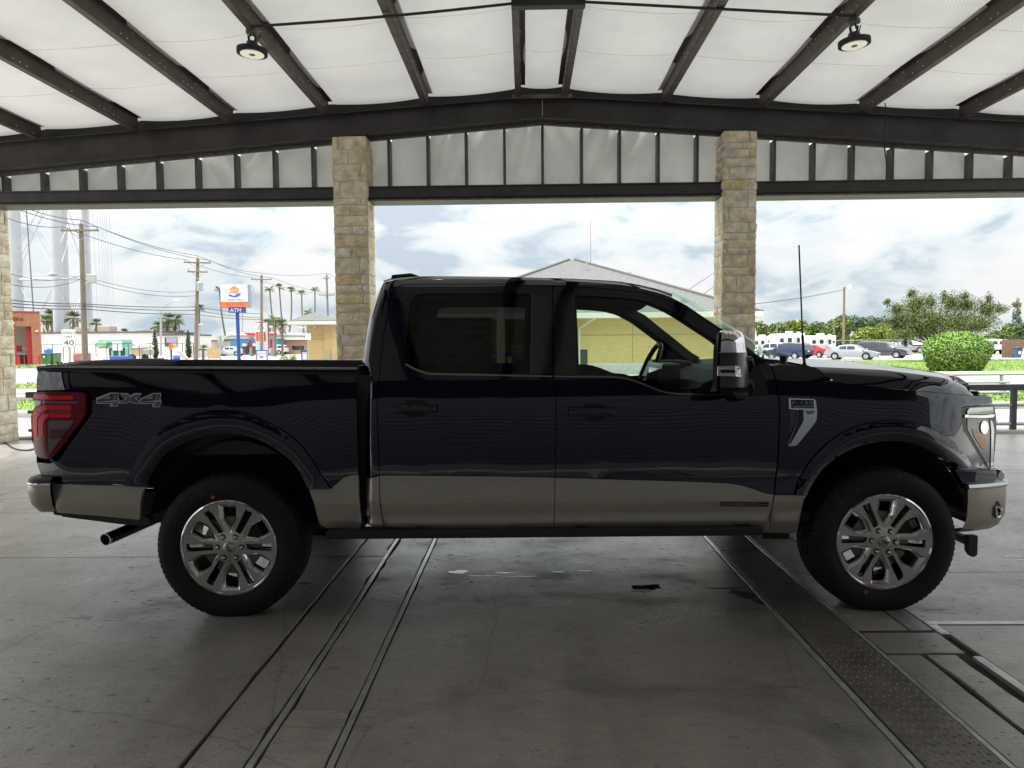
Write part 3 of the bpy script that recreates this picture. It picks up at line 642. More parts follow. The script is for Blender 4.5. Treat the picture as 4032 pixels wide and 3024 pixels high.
# ---- materials
def paint(name, col, metal, rough, coat=1., wav=.05):
    m = bpy.data.materials.new(name); MATS[name] = m; m.use_nodes = True; n = m.node_tree.nodes; l = m.node_tree.links; p = n['Principled BSDF']
    p.inputs['Base Color'].default_value = (*col, 1); p.inputs['Metallic'].default_value = metal; p.inputs['Roughness'].default_value = rough
    p.inputs['Coat Weight'].default_value = coat; p.inputs['Coat Roughness'].default_value = .012; p.inputs['Coat IOR'].default_value = 1.62; p.inputs['Specular IOR Level'].default_value = .0
    g = n.new('ShaderNodeTexCoord'); z = n.new('ShaderNodeTexNoise'); z.inputs['Scale'].default_value = 3.2; z.inputs['Detail'].default_value = 1; l.new(g.outputs['Object'], z.inputs[0])
    b = n.new('ShaderNodeBump'); b.inputs['Strength'].default_value = wav; b.inputs['Distance'].default_value = .05; l.new(z.outputs[0], b.inputs['Height']); l.new(b.outputs[0], p.inputs['Coat Normal'])
    return m
BLUE = paint('navy_paint', (.0034, .0050, .015), .0, .35)
TAN = paint('bronze_paint', (.38, .335, .28), .5, .36, 1., .03)
BLK = mat('black_plastic', (.012, .012, .013), .45, bump=.05, bscale=400)
GBLK = mat('gloss_black', (.004, .004, .005), .08, coat=1)
RUB = mat('tyre_rubber', (.011, .011, .0115), .72, spec=.35, bump=.08, bscale=90)
RUBL = mat('tyre_rubber_lettering', (.010, .010, .011), .5, spec=.5)
CHR = mat('chrome', (.78, .78, .78), .06, 1.)
DCHR = mat('dark_chrome', (.52, .50, .475), .15, 1.)
ECHR = mat('bright_chrome_edge', (.66, .65, .63), .10, 1.)
SATIN = mat('satin_grey', (.09, .09, .092), .38, .4)
DKIN = mat('cabin_dark_plastic', (.012, .0125, .013), .6)
LTHR = mat('cabin_leather', (.022, .020, .019), .5)
GCLR = glass('clear_glass', (.80, .90, .84))
GWS = glass('windscreen_glass', (.82, .93, .88), fk=.18)
GTNT = glass('privacy_glass', (.13, .135, .125))
UND = mat('underbody_black', (.008, .008, .008), .7)
LINER = mat('wheel_liner_black', (.006, .006, .0065), .85)
REDD = mat('dark_red_lens', (.16, .003, .012), .12, spec=.35)
REDB = mat('red_lens', (.92, .012, .022), .3, spec=.3)
REDP = mat('pink_red_lens', (.85, .10, .16), .25, spec=.4)
GRYL = mat('smoke_lens', (.13, .11, .11), .1, coat=1)
CLRL = mat('clear_lens', (.55, .57, .57), .07, coat=1)
AMB = mat('amber_reflector', (.60, .20, .04), .3, spec=.4)
DGLS = mat('lamp_dark_housing', (.006, .006, .007), .35, spec=.25)
WHT = mat('badge_white', (.62, .63, .64), .4)
GRY = mat('badge_grey', (.13, .135, .14), .4)
SILV = mat('badge_silver', (.36, .36, .36), .3, .6)

truck = thing('pickup_truck', 'dark navy crew cab pickup truck with bronze lower body parked under the canopy', 'pickup truck', (.25, YC, 0))
def part(name): return None
# ---- outlines traced on the body (picture coordinates)
K1 = cr([(518, 1857), (554, 1789), (608, 1713), (681, 1662), (789, 1624), (880, 1614), (970, 1624), (1061, 1662), (1151, 1718), (1212, 1780), (1268, 1868)], 4)
O1 = cr([(578, 1914), (608, 1850), (663, 1781), (753, 1734), (862, 1709), (970, 1715), (1061, 1753), (1133, 1803), (1173, 1850), (1198, 1897), (1213, 1924)], 4)
K2 = cr([(3137, 1892), (3158, 1856), (3195, 1802), (3267, 1732), (3339, 1690), (3412, 1665), (3502, 1654), (3592, 1663), (3683, 1697), (3755, 1744), (3802, 1802), (3824, 1838)], 4)
O2 = cr([(3178, 1949), (3195, 1912), (3238, 1849), (3303, 1795), (3375, 1759), (3450, 1741), (3520, 1737), (3592, 1746), (3665, 1777), (3719, 1816), (3757, 1848)], 4)
# flares: proud of the body, the lip rolls in at the opening
oK1, oO1, oK2, oO2 = S2(K1), S2(O1), S2(K2), S2(O2)
def flarefn(O, K):
    def f(x, z):
        sh = np.shape(x); P = np.stack([np.ravel(x), np.ravel(z)], 1); dO = seg_dist(P, O); dK = seg_dist(P, K); s = dO/(dO+dK+1e-6)
        b = .016+.020*np.sin(np.clip(s, 0, 1)*math.pi*.8+.35) - .014*np.clip(1-dO/.03, 0, 1)**2 - .02*(1-s)*.4
        return np.asarray(sidefn(x, z)) - b.reshape(sh)
    return f
def bodyfn(x, z):
    """body with the soft swelling round the flares"""
    sh = np.shape(x); P = np.stack([np.ravel(x), np.ravel(z)], 1)
    d = np.minimum(seg_dist(P, oK1), seg_dist(P, oK2))
    return np.asarray(sidefn(x, z)) - (.011*np.exp(-(d/.13)**1.3)).reshape(sh)
panel('wheel_flare', S2(K1+[(1290, 1895), (1305, 1921), (1213, 1923)]+O1[::-1]+[(500, 1910)]), BLUE, truck, fn=flarefn(oO1, oK1), step=.025, rim=.05, gap=0.001, mirror=True)
panel('wheel_flare', S2([(3125, 1946)]+K2+[(3836, 1846)]+O2[::-1]), BLUE, truck, fn=flarefn(oO2, oK2), step=.025, rim=.05, gap=0.001, mirror=True)
# bed side
bedS = [(149, 1461), (1407, 1475), (1405, 1600), (1408, 1700), (1412, 1869), (1381, 1871), (1352, 1880), (1330, 1897), (1308, 1917), (1295, 1923), (1305, 1921), (1290, 1895)]+K1[::-1]+[(500, 1910), (199, 1900), (192, 1883), (163, 1872), (151, 1840), (144, 1819)] + [(198, 1824), (226, 1814), (240, 1800), (358, 1632), (361, 1625), (361, 1563), (352, 1546), (335, 1537), (300, 1535), (144, 1538)]
panel('bed_side', S2(bedS), BLUE, truck, fn=bodyfn, mirror=True)
# bezel round the tail lamp, facing back and out
def strip(name, outer, inner, m, parent, fn=sidefn, d0=0., d1=.03, mirror=False):
    A, B = S2(outer, fn), S2(inner, fn); mb = MB()
    ra = [(x, float(fn(x, z))+d0, z) for x, z in A]; rb = [(x, float(fn(x, z))+d1, z) for x, z in B]
    mb.grid([ra, rb]); o = mb.build(name, m, parent, smooth=True, fix=False); return o
strip('lamp_bezel', [(198, 1824), (226, 1814), (240, 1800), (358, 1632), (361, 1625), (361, 1563), (352, 1546), (335, 1537), (300, 1535), (144, 1538)],
      [(186, 1808), (205, 1801), (226, 1781), (322, 1654), (335, 1625), (335, 1560), (331, 1550), (318, 1546), (209, 1542), (150, 1544)], BLUE, truck, d1=.022)
lo = [(199, 1902), (586, 1916), (577, 1918), (562, 1937), (551, 2049), (400, 2034), (224, 2019), (212, 1975)]
panel('lower_bed_panel', S2(lo), TAN, truck, mirror=True)
lo2 = [(1214, 1925), (1295, 1923), (1308, 1917), (1352, 1880), (1381, 1871), (1412, 1869), (1414, 1954), (1420, 2016), (1425, 2045), (1420, 2084), (1287, 2080), (1262, 2070), (1249, 2040), (1238, 1990), (1222, 1945)]
panel('lower_bed_panel', S2(lo2), TAN, truck, mirror=True)
panel('rear_valance', S2([(224, 2020), (400, 2035), (551, 2050), (562, 2030), (590, 2050), (582, 2068), (553, 2076), (420, 2062), (240, 2038), (231, 2031)]), BLK, truck, off=.012, rim=.05, mirror=True)
# bed rail cap, inner walls, floor, tailgate
def sp(x, y, fn=sidefn, off=0.):
    (X, Z), = S2([(x, y)], fn); return np.array([X, float(fn(X, Z))+off, Z])
capA = [sp(x, y) for x, y in [(149, 1461), (330, 1464), (900, 1470), (1408, 1475)]]
capB = [at(x, y, Y_) for x, y, Y_ in [(150, 1444, YS+.17), (330, 1445, YS+.12), (900, 1448, YS+.10), (1409, 1451, YS+.10)]]
mb = MB(); mbm = MB()
for sd in (0, 1):
    f = (lambda q: np.array([q[0], 2*YC-q[1], q[2]])) if sd else (lambda q: q)
    rows = [[f(a+[0, -.004, -.002]) for a in capA], [f(a+[0, -.008, .012]) for a in capA], [f(b+[0, -.02, -.006]) for b in capB], [f(b+[0, .0, .004]) for b in capB], [f(b+[0, .07, .004]) for b in capB], [f(b+[0, .085, -.03]) for b in capB], [f(b+[0, .085, -.5]) for b in capB]]
    mb = MB(); mb.grid(rows); mb.build('bed_rail', BLK, truck, smooth=True)
bz = capB[0][2]
mb = MB(); mb.box(-2.63, -.87, YS+.2, 2*YC-YS-.2, .90, .93); mb.box(-.885, -.865, YS+.12, 2*YC-YS-.12, .9, bz-.01); mb.build('bed_floor', BLK, truck)
mb = MB(); xg = capB[0][0]
tg = [(0, 0), (.07, 0), (.075, -.02), (.075, -.6), (0, -.6), (-.01, -.3)]
pts = np.linspace(YS+.25, 2*YC-YS-.25, 13); rows = []
for yy in pts:
    t = abs(yy-YC)/1.0; bow = -.045*(1-t*t); hump = .016*max(0, 1-(t/.62)**6)
    rows.append([(xg+.02+bow+a, yy, bz+.002+hump+b) for a, b in tg+[tg[0]]])
mb.grid(rows); mb.build('tailgate', BLUE, truck, smooth=True)
mb = MB(); rows = []
for yy in pts:
    t = abs(yy-YC)/1.0; bow = -.045*(1-t*t); hump = .016*max(0, 1-(t/.62)**6)
    rows.append([(xg+.02+bow+a, yy, bz+.004+hump+b) for a, b in [(-.012, -.05), (-.012, -.006), (-.004, .004), (.08, .004), (.088, -.006), (.088, -.05)]])
mb.grid(rows); mb.build('tailgate_cap', BLK, truck, smooth=True)
# rear wall of the bed corner (tail face)
mb = MB(); c0 = [sp(x, y) for x, y in [(149, 1461), (144, 1500), (144, 1538), (144, 1819), (151, 1840), (163, 1872)]]
mb.grid([c0, [p+np.array([-.004, .09, 0]) for p in c0], [p+np.array([.02, .16, 0]) for p in c0]])
mb.build('tail_corner', BLUE, truck, smooth=True)
# ---- tail lamp
tl = [(150, 1544), (209, 1542), (318, 1546), (331, 1550), (335, 1560), (335, 1625), (322, 1654), (226, 1781), (205, 1801), (186, 1808), (152, 1801), (140, 1789), (126, 1734), (121, 1645), (126, 1624), (136, 1604), (137, 1580), (128, 1570), (134, 1549)]
def lampfn(x, z):
    r = np.clip(-2.58-np.asarray(x, float), 0, .16)
    return YS+base(np.asarray(z, float))*.6+.022+2.2*r**2
lamp = panel('tail_light', S2(tl, lampfn), REDD, truck, fn=lampfn, rim=.09, gap=0, step=.02)[0]
def lens(nm, pts, m, off=-.003, parent=None, fn=lampfn, rim=.004, step=.02):
    return panel(nm, S2(pts, fn), m, parent or lamp, fn=fn, off=off, rim=rim, gap=0, step=step)[0]
lens('lens_bar', [(134, 1553), (178, 1552), (196, 1560), (192, 1573), (130, 1570)], REDP)
lens('lens_bar', [(197, 1558), (280, 1558), (288, 1563), (286, 1573), (194, 1574)], REDB)
lens('reverse_lens', [(139, 1577), (163, 1578), (161, 1592), (140, 1603)], CLRL)
lens('lens_bar', [(168, 1579), (304, 1582), (306, 1588), (188, 1588), (170, 1588)], GRYL)
lens('lens_bar', [(192, 1594), (281, 1595), (281, 1613), (276, 1616), (192, 1614)], REDB)
lens('lens_bar', [(194, 1619), (280, 1619), (280, 1624), (194, 1624)], GRYL)
lens('lens_bar', [(196, 1628), (279, 1628), (278, 1642), (272, 1645), (196, 1644)], REDB)
lens('lens_bar', [(123, 1645), (130, 1624), (155, 1603), (189, 1594), (189, 1613), (170, 1621), (154, 1634), (148, 1648), (148, 1720), (126, 1720)], REDB)
lens('lens_bar', [(155, 1650), (162, 1640), (176, 1631), (193, 1627), (193, 1643), (183, 1648), (176, 1656), (171, 1668), (171, 1722), (155, 1722)], REDB)
lens('smoke_lens', [(193, 1660), (198, 1656), (292, 1656), (277, 1680), (195, 1790), (192, 1780)], GRYL)
lens('lens_bar', [(198, 1689), (268, 1689), (245, 1726), (198, 1726)], mat('maroon_lens', (.12, .006, .012), .1, coat=1), off=-.006)
# ---- rear bumper: swept round the corner
def sweep(name, plan, prof, m, parent, smooth=True):
    """plan: list of (X, Y, scale) half from near side to the centre, mirrored; prof: list of (dn, z)"""
    P = [np.array(p[:2], float) for p in plan]; P += [np.array([p[0], 2*YC-p[1]]) for p in plan[::-1] if abs(p[1]-YC) > 1e-6]
    mb = MB(); rows = []
    for i, p in enumerate(P):
        t = P[min(i+1, len(P)-1)]-P[max(i-1, 0)]; t /= np.linalg.norm(t); n = np.array([t[1], -t[0]])
        s_ = 1 if name.startswith('rear') else -1
        rows.append([(p[0]-n[0]*a*s_, p[1]-n[1]*a*s_, z) for a, z in prof])
    mb.grid(rows); return mb.build(name, m, parent, smooth=smooth)
zt = at(150, 1884, YS)[2]; zs = at(150, 1912, YS)[2]; zb = at(180, 2020, YS)[2]
xb = at(96, 1930, YS+.03)[0]; xr = at(200, 1930, YS)[0]
def arc(cx, cy, rx, ry, a0, a1, n): return [(cx+rx*math.cos(math.radians(a0+(a1-a0)*k/n)), cy+ry*math.sin(math.radians(a0+(a1-a0)*k/n))) for k in range(n+1)]
rp = [(xr, YS-.005)] + arc(xb+.10, YS+.075, .10, .08, 270, 180, 6) + [(xb-.03, YC-.4), (xb-.05, YC)]
sweep('rear_bumper', rp, [(-.004, zs), (.0, zs-.02), (-.002, zb+.1), (-.014, zb+.04), (-.05, zb-.005), (-.10, zb)], TAN, truck)
sweep('rear_bumper_pad', [(x, y) for x, y in rp], [(-.12, zt+.003), (-.02, zt), (-.006, zt-.012), (-.004, zs+.012)], BLK, truck)
sweep('rear_bumper_strip', [(x, y) for x, y in rp[:-1]], [(-.006, zs+.013), (.0015, zs+.006), (-.003, zs-.002)], CHR, truck)
mb = MB(); mb.hexa([sp(184, 1889, off=.005), sp(199, 1902, off=.012), sp(228, 2032, off=.012), sp(210, 2027, off=.005)]+[sp(a, b, off=.15) for a, b in [(184, 1889), (199, 1902), (228, 2032), (210, 2027)]]); mb.build('bumper_gap_filler', BLK, truck)
# exhaust
mb = MB(); e0 = at(416, 2124, 4.33); e1 = at(560, 2062, 4.62); e2 = e1+(e1-e0)*1.2
dirv = (e1-e0)/np.linalg.norm(e1-e0); rr = 25/FPX*4.3
mb.tube([e0, e1, e2, e2+np.array([.5, .1, .05])], rr, 20, cap=False); ex = mb.build('exhaust_pipe', mat('exhaust_dark_metal', (.055, .05, .048), .22, .9), truck, smooth=True)
mb = MB(); mb.tube([e0-dirv*.003, e0+dirv*.012], rr*1.04, 24, cap=False); mb.tube([e0-dirv*.003, e0+dirv*.09], rr*.9, 24, cap=False)
_a = Vector(dirv).orthogonal().normalized(); _b = Vector(dirv).cross(_a)
mb.grid([[Vector(e0)-Vector(dirv)*.004+(_a*math.cos(t)+_b*math.sin(t))*q for q in (rr*1.04, rr*1.0, rr*.9)] for t in np.linspace(0, 2*math.pi, 33)])
mb.build('tailpipe_rim', CHR, ex, smooth=True)
mb = MB(); mb.tube([e0+dirv*.06, e0+dirv*.07], rr*.92, 20); mb.build('tailpipe_bore', UND, ex)
# ---- cab
def cabfn(x, z):
    x = np.asarray(x, float); z = np.asarray(z, float)
    xe = np.interp(z, [.4, 1.3, 1.43, 1.55, 1.7, 1.79, 1.9], CABX); r = np.clip(xe+.055-x, 0, .2)/.055
    return np.asarray(sidefn(x, z)) + .05*r**2.4
CABX = [-.83]*7
CABX = [S2([q])[0][0] for q in [(1436, 2040), (1438, 1520), (1428, 1443), (1440, 1344), (1458, 1231), (1478, 1163), (1505, 1110)]]
CABX[0] = CABX[1]
RD = [(1512, 1111), (1537, 1104), (1584, 1101), (1653, 1100), (1950, 1100), (2207, 1106), (2330, 1112), (2442, 1121), (2515, 1132), (2587, 1149), (2641, 1168), (2703, 1201), (2812, 1274), (2884, 1321), (2992, 1403), (3065, 1435)]
DT = [(1494, 1480), (1496, 1440), (1504, 1380), (1519, 1271), (1533, 1199), (1544, 1156), (1555, 1139), (1572, 1127), (1595, 1121), (1631, 1119), (1950, 1119), (2095, 1124), (2207, 1127), (2370, 1136), (2515, 1152), (2605, 1171), (2703, 1218), (2775, 1261), (2833, 1300), (2933, 1370), (3029, 1434)]
RS = [(1512, 2077), (1504, 2034), (1495, 1944), (1494, 1871), (1490, 1745), (1485, 1600), (1490, 1524)]
rear_d = thing('rear_door', None, None); front_d = thing('front_door', None, None)
far_rear = thing('rear_door', None, None); far_front = thing('front_door', None, None)
for o in (rear_d, front_d, far_rear, far_front): o.parent = truck; o.location = (-.25, -YC, 0); del ROOTLOC[o.name]
panel('cab_side', S2([(1436, 1872), (1438, 1600), (1438, 1463), (1428, 1443), (1440, 1344), (1458, 1231), (1478, 1163), (1493, 1129)]+RD+[(3029, 1434)]+DT[::-1]+RS[::-1][:4], cabfn), BLUE, truck, fn=cabfn, mirror=True, step=.022)
panel('lower_cab_panel', S2([(1494, 1873), (1495, 1944), (1504, 2034), (1512, 2077), (1476, 2079), (1450, 2066), (1432, 2034), (1430, 1960), (1436, 1874)], cabfn), TAN, truck, fn=cabfn, mirror=True, step=.02)
RW = [(1600, 1425), (1601, 1325), (1609, 1235), (1614, 1206), (1621, 1181), (1634, 1163), (1664, 1156), (1950, 1155), (2093, 1159), (2089, 1471), (1950, 1471), (1711, 1466), (1674, 1461), (1631, 1446)]
BS = [(2178, 1127), (2176, 1145), (2177, 1300), (2178, 1481), (2184, 1530), (2189, 1579), (2188, 1700), (2186, 1880)]
FW = [(2263, 1164), (2370, 1168), (2450, 1173), (2504, 1179), (2558, 1192), (2613, 1213), (2667, 1243), (2739, 1290), (2812, 1338), (2834, 1356), (2834, 1545), (2703, 1544), (2659, 1542), (2616, 1537), (2569, 1521), (2515, 1499), (2464, 1483), (2413, 1478), (2275, 1475)]
FS = [(3029, 1434), (3045, 1466), (3060, 1525), (3068, 1600), (3067, 1700), (3059, 1840), (3048, 1946)]
TB = [(2186, 1880), (2557, 1891), (2700, 1895), (2817, 1900), (2870, 1903), (2915, 1909), (2960, 1922), (2998, 1936), (3025, 1944), (3048, 1946)]
di = [a for a in DT if a[0] < 2200]; dj = [a for a in DT if a[0] > 2200]
panel('door_skin', S2(RS[::-1][:4][::-1]+DT[:1]+di[1:]+[(2176, 1127)]+BS[1:]+[(1950, 1875)]), BLUE, (rear_d, far_rear), holes=[S2(RW)], mirror=True)
panel('door_skin', S2([(2178, 1127)]+dj+FS[1:]+TB[::-1]+BS[::-1][1:-1]), BLUE, (front_d, far_front), holes=[S2(FW)], mirror=True)
panel('lower_door_panel', S2([(1494, 1871), (1950, 1875), (2186, 1880), (2183, 2000), (2180, 2085), (1950, 2082), (1512, 2077), (1504, 2034), (1495, 1944)]), TAN, (rear_d, far_rear), mirror=True)
panel('lower_door_panel', S2(TB+[(3034, 2021), (3027, 2064), (3017, 2100), (2600, 2093), (2180, 2085), (2183, 2000)]), TAN, (front_d, far_front), mirror=True)
panel('window_glass', S2(RW), GTNT, (rear_d, far_rear), rim=0, gap=-.006, off=.006, mirror=True)
panel('window_glass', S2(FW), GCLR, (front_d, far_front), rim=0, gap=-.006, off=.006, mirror=True)
# inner door trim with its own openings (far side seen through the near windows)
RWi = inset(S2(RW), .012); FWi = inset(S2(FW[:9]+[(2850, 1370), (2890, 1400), (2880, 1530)]+FW[11:]), .012)
for nm, ol, h, p in (('door_trim', RS[::-1][:1]+DT[:1]+di[1:]+[(2176, 1127)]+BS[1:], RWi, (rear_d, far_rear)), ('door_trim', [(2178, 1127)]+dj+FS[1:]+TB[::-1]+BS[::-1][1:-1], FWi, (front_d, far_front))):
    panel(nm, inset(S2(ol), .02), DKIN, p, holes=[h], off=.075, rim=-.03, mirror=True, gap=0)
# black sheet added behind the cab side seams to stop light leaks
panel('seam_light_block', inset(S2([(1446, 2060), (1440, 1600), (1440, 1463), (1432, 1443), (1444, 1344), (1462, 1231), (1482, 1165), (1496, 1131)]+RD+[(3029, 1434)]+FS[1:]+[(3034, 2021), (3017, 2095), (2180, 2080), (1512, 2074)], cabfn), .012), UND, truck, holes=[inset(S2(RW), .004), inset(S2(FW), .004)], fn=cabfn, off=.034, rim=0, gap=0, mirror=True)
# belt strips and window edge strips
def rib(name, pts, w, m, parent, fn=sidefn, off=-.004):
    A = S2(pts, fn); B = S2([(x, y+w) for x, y in pts], fn); mb = MB()
    mb.grid([[(x, float(fn(x, z))+.004, z+.001) for x, z in A], [(x, float(fn(x, z))+off, z) for x, z in A], [(x, float(fn(x, z))+off, z) for x, z in B], [(x, float(fn(x, z))+.004, z-.001) for x, z in B]])
    return mb.build(name, m, parent, smooth=True)
SATC = mat('satin_chrome', (.42, .41, .40), .22, 1.)
rib('belt_moulding', cr([(1597, 1430), (1631, 1449), (1674, 1464), (1711, 1469), (1950, 1474), (2174, 1479)], 3), 6, SATC, rear_d)
rib('belt_moulding', cr([(2183, 1479), (2330, 1481), (2413, 1482), (2464, 1488), (2515, 1503), (2569, 1525), (2616, 1541), (2659, 1547), (2703, 1549), (2884, 1552)], 3), 5, SATC, front_d)
def vbar(name, pts, w, m, parent, off=-.003):
    A = S2(pts); B = S2([(x+w, y) for x, y in pts]); mb = MB()
    mb.grid([[(x, float(sidefn(x, z))+.006, z) for x, z in A], [(x, float(sidefn(x, z))+off, z) for x, z in A], [(x, float(sidefn(x, z))+off, z) for x, z in B], [(x, float(sidefn(x, z))+.006, z) for x, z in B]])
    return mb.build(name, m, parent, smooth=True)
vbar('window_channel', [(2093, 1159), (2091, 1320), (2088, 1472)], 6, mat('channel_grey', (.11, .10, .10), .3, .5), rear_d)
vbar('window_channel', [(2254, 1163), (2260, 1320), (2267, 1476)], 7, mat('channel_dark', (.035, .033, .034), .3), front_d)
panel('pillar_applique', S2([(2100, 1162), (2172, 1160), (2174, 1473), (2096, 1472)]), GBLK, rear_d, off=-.003, rim=.006, gap=0)
panel('pillar_applique', S2([(2181, 1150), (2252, 1163), (2265, 1476), (2182, 1474)]), GBLK, front_d, off=-.003, rim=.006, gap=0)
# roof, windscreen, headliner
rt = [(1512, 1109), (1537, 1100), (1584, 1094), (1653, 1087), (1800, 1087), (1950, 1089), (2207, 1095), (2330, 1100), (2442, 1107), (2515, 1119), (2587, 1136), (2645, 1153)]
roofT = [at(x, y, 4.42) for x, y in rt]; roofR = [np.array([*q[:1], float(sidefn(*q)), q[1]]) for q in S2([(a[0], b) for a, b in zip(rt, np.interp([q[0] for q in rt], [q[0] for q in RD], [q[1] for q in RD]))])]
def roof_rows(dz, st):
    rows = []
    for a, b in zip(roofR, roofT):
        half = [a, a*.55+b*.45+np.array([0, -.02, .006]), b, b+np.array([0, .18, .016]), np.array([b[0], YC, b[2]+.022])]
        half = [h+np.array([0, 0, dz]) for h in half]
        rows.append(half+[np.array([h[0], 2*YC-h[1], h[2]]) for h in half[-2::-1]])
    return rows
mb = MB(); mb.grid(roof_rows(0, 0)); mb.build('roof', BLUE, truck, smooth='all')
mb = MB(); mb.grid(roof_rows(-.05, 0)); mb.build('headliner', DKIN, truck, smooth='all')
mb = MB(); f0 = [at(1537, 1099, 4.75), at(1542, 1082, 4.75), at(1617, 1075, 4.75), at(1653, 1087, 4.75)]
f0 = [np.array([q[0], 4.42, q[2]]) for q in [at(1537, 1100, 4.42), at(1543, 1082, 4.42), at(1617, 1075, 4.42), at(1655, 1088, 4.42)]]
mb.add(f0+[np.array([p[0], 2*YC-p[1], p[2]]) for p in f0], [(0, 1, 2, 3), (7, 6, 5, 4), (0, 4, 5, 1), (1, 5, 6, 2), (2, 6, 7, 3), (3, 7, 4, 0)]); mb.build('stop_lamp_housing', BLK, truck, bevel=.006, segs=2)
ap = [(2645, 1157), (2703, 1192), (2812, 1271), (2884, 1319), (2992, 1402), (3066, 1434)]
apw = [np.array([x, float(sidefn(x, z))+.012, z]) for x, z in S2(ap)]
rows = []
for i, a in enumerate(apw):
    t = i/(len(apw)-1); row = []
    for s in np.linspace(-1, 1, 13):
        k = 1-s*s; k2 = 1-s**4; row.append((a[0]+(.07+.16*t)*k2, YC+s*(YC-a[1]), a[2]+(.02+.05*(1-t)+.02)*k*.8))
    rows.append(row)
mb = MB(); mb.grid(rows); mb.build('windscreen', GWS, truck, smooth='all')
# inner A pillar trim (both sides)
def inner_rib(pts, w, dy, nm):
    for sd in (0, 1):
        mb = MB(); A = S2(pts)
        r = []
        for x, z in A:
            y = float(sidefn(x, z))+.03; q = [(x-w*.5, y, z-w*.7), (x, y+.01, z), (x+w*.25, y+dy, z+.01), (x-w*.2, y+dy+.02, z-w*.5)]; q.append(q[0])
            r.append([(a, 2*YC-b if sd else b, c) for a, b, c in q])
        mb.grid(r); mb.build(nm, DKIN, truck, smooth=True)
inner_rib([(2600, 1165), (2703, 1212), (2812, 1288), (2884, 1336), (2992, 1412), (3040, 1436)], .09, .07, 'windscreen_pillar_trim')
# rear cab wall with window, floor, firewall
mb = MB(); xw = CABX[2]+.05; xt = CABX[5]+.06; y0, y1 = YS+.16, 2*YC-YS-.16
mb.add([(xw, y0, .6), (xw, y1, .6), (xw, y1, 1.38), (xw, y0, 1.38)], [(0, 1, 2, 3)])
mb.add([(xw, y0, 1.38), (xw, y1, 1.38), (xt, y1-.1, 1.86), (xt, y0+.1, 1.86)], [(0, 1, 2, 3)]); mb.build('cab_rear_wall', DKIN, truck)
mb = MB(); mb.box(-.8, 1.75, YS+.09, 2*YC-YS-.09, .50, .56); mb.build('cab_floor', UND, truck)
mb = MB(); mb.add([(1.5, YS+.1, .5), (1.5, 2*YC-YS-.1, .5), (1.5, 2*YC-YS-.1, 1.36), (1.5, YS+.1, 1.36)], [(0, 1, 2, 3)]); mb.build('firewall', UND, truck)
# dashboard, console, wheel, seats
mb = MB()
dp = [(1.06, .95), (1.02, 1.2), (1.10, 1.30), (1.26, 1.36), (1.46, 1.37), (1.48, .9)]
mb.prism(dp, lambda a, b: (a, YS+.12, b), lambda a, b: (a, 2*YC-YS-.12, b)); mb.build('dashboard', DKIN, truck, bevel=.02, segs=2)
mb = MB(); a = at(2800, 1385, 4.6); mb.box(.98, 1.10, 4.62, 5.10, 1.08, 1.395); mb.build('centre_stack', mat('stack_grey', (.05, .052, .054), .3), truck, bevel=.012)
mb = MB(); mb.box(.972, .985, 4.66, 5.04, 1.17, 1.36); mb.build('touch_screen', mat('screen_black', (.01, .01, .012), .05, coat=1), truck)
for k in range(5):
    mb = MB(); mb.box(.966, .982, 4.634, 4.652, 1.13+k*.045, 1.155+k*.045); mb.build('dash_button', SATIN, truck)
mb = MB(); mb.box(.30, 1.02, 4.78, 5.07, .6, 1.02); mb.build('centre_console', DKIN, truck, bevel=.03, segs=2)
mb = MB(); mb.prism([(1.06, 1.03), (1.00, 1.17), (1.04, 1.24), (1.14, 1.22), (1.12, 1.02)], lambda a, b: (a, 4.14, b), lambda a, b: (a, 4.56, b)); mb.build('glove_box', mat('glove_grey', (.05, .055, .055), .4), truck, bevel=.015, segs=2)
swc = at(2568, 1475, 5.35)+np.array([-.02, 0, .06]); tl_ = math.radians(24)
def ring(c, R, r, ax, n=40, m=8):
    ax = Vector(ax).normalized(); a = Vector((0, 1, 0)); b = ax.cross(a); rows = []
    for k in range(n+1):
        t = 2*math.pi*k/n; d = a*math.cos(t)+b*math.sin(t)
        rows.append([Vector(c)+d*(R+r*math.cos(q))+ax*(r*math.sin(q)) for q in [2*math.pi*j/m for j in range(m+1)]])
    return rows
axw = (-math.cos(tl_), 0, math.sin(tl_))
mb = MB(); mb.grid(ring(swc, .185, .019, axw)); sw = mb.build('steering_wheel', LTHR, truck, smooth='all')
bx = Vector((math.sin(tl_), 0, math.cos(tl_))); ax_ = Vector(axw); cc = Vector(swc)
mb = MB()
def swp(u, v, w): return tuple(cc + bx*v + Vector((0, 1, 0))*u + ax_*w)
mb.box(-.17, .17, -.025, .03, -.05, -.02, tf=lambda x, y, z: swp(x, y, z)); mb.box(-.025, .025, -.17, 0, -.05, -.02, tf=lambda x, y, z: swp(x, y, z)); mb.box(-.08, .08, -.09, .06, -.06, .01, tf=lambda x, y, z: swp(x, y, z))
mb.build('wheel_hub', SATIN, sw, bevel=.01)
mb = MB(); mb.tube([swc, swc+np.array([.42, 0, -.16])], .045, 10); mb.build('steering_column', DKIN, sw, smooth=True)
mb = MB(); mb.prism([(1.02, 1.30), (1.06, 1.40), (1.30, 1.40), (1.3, 1.3)], lambda a, b: (a, 5.12, b), lambda a, b: (a, 5.58, b)); mb.build('instrument_hood', DKIN, truck, bevel=.015)
mb = MB(); mc = at(2690, 1352, 4.85); mb.box(mc[0]-.02, mc[0]+.02, YC-.12, YC+.12, mc[2]+.18, mc[2]+.25); mb.build('rear_view_mirror', BLK, truck, bevel=.01)
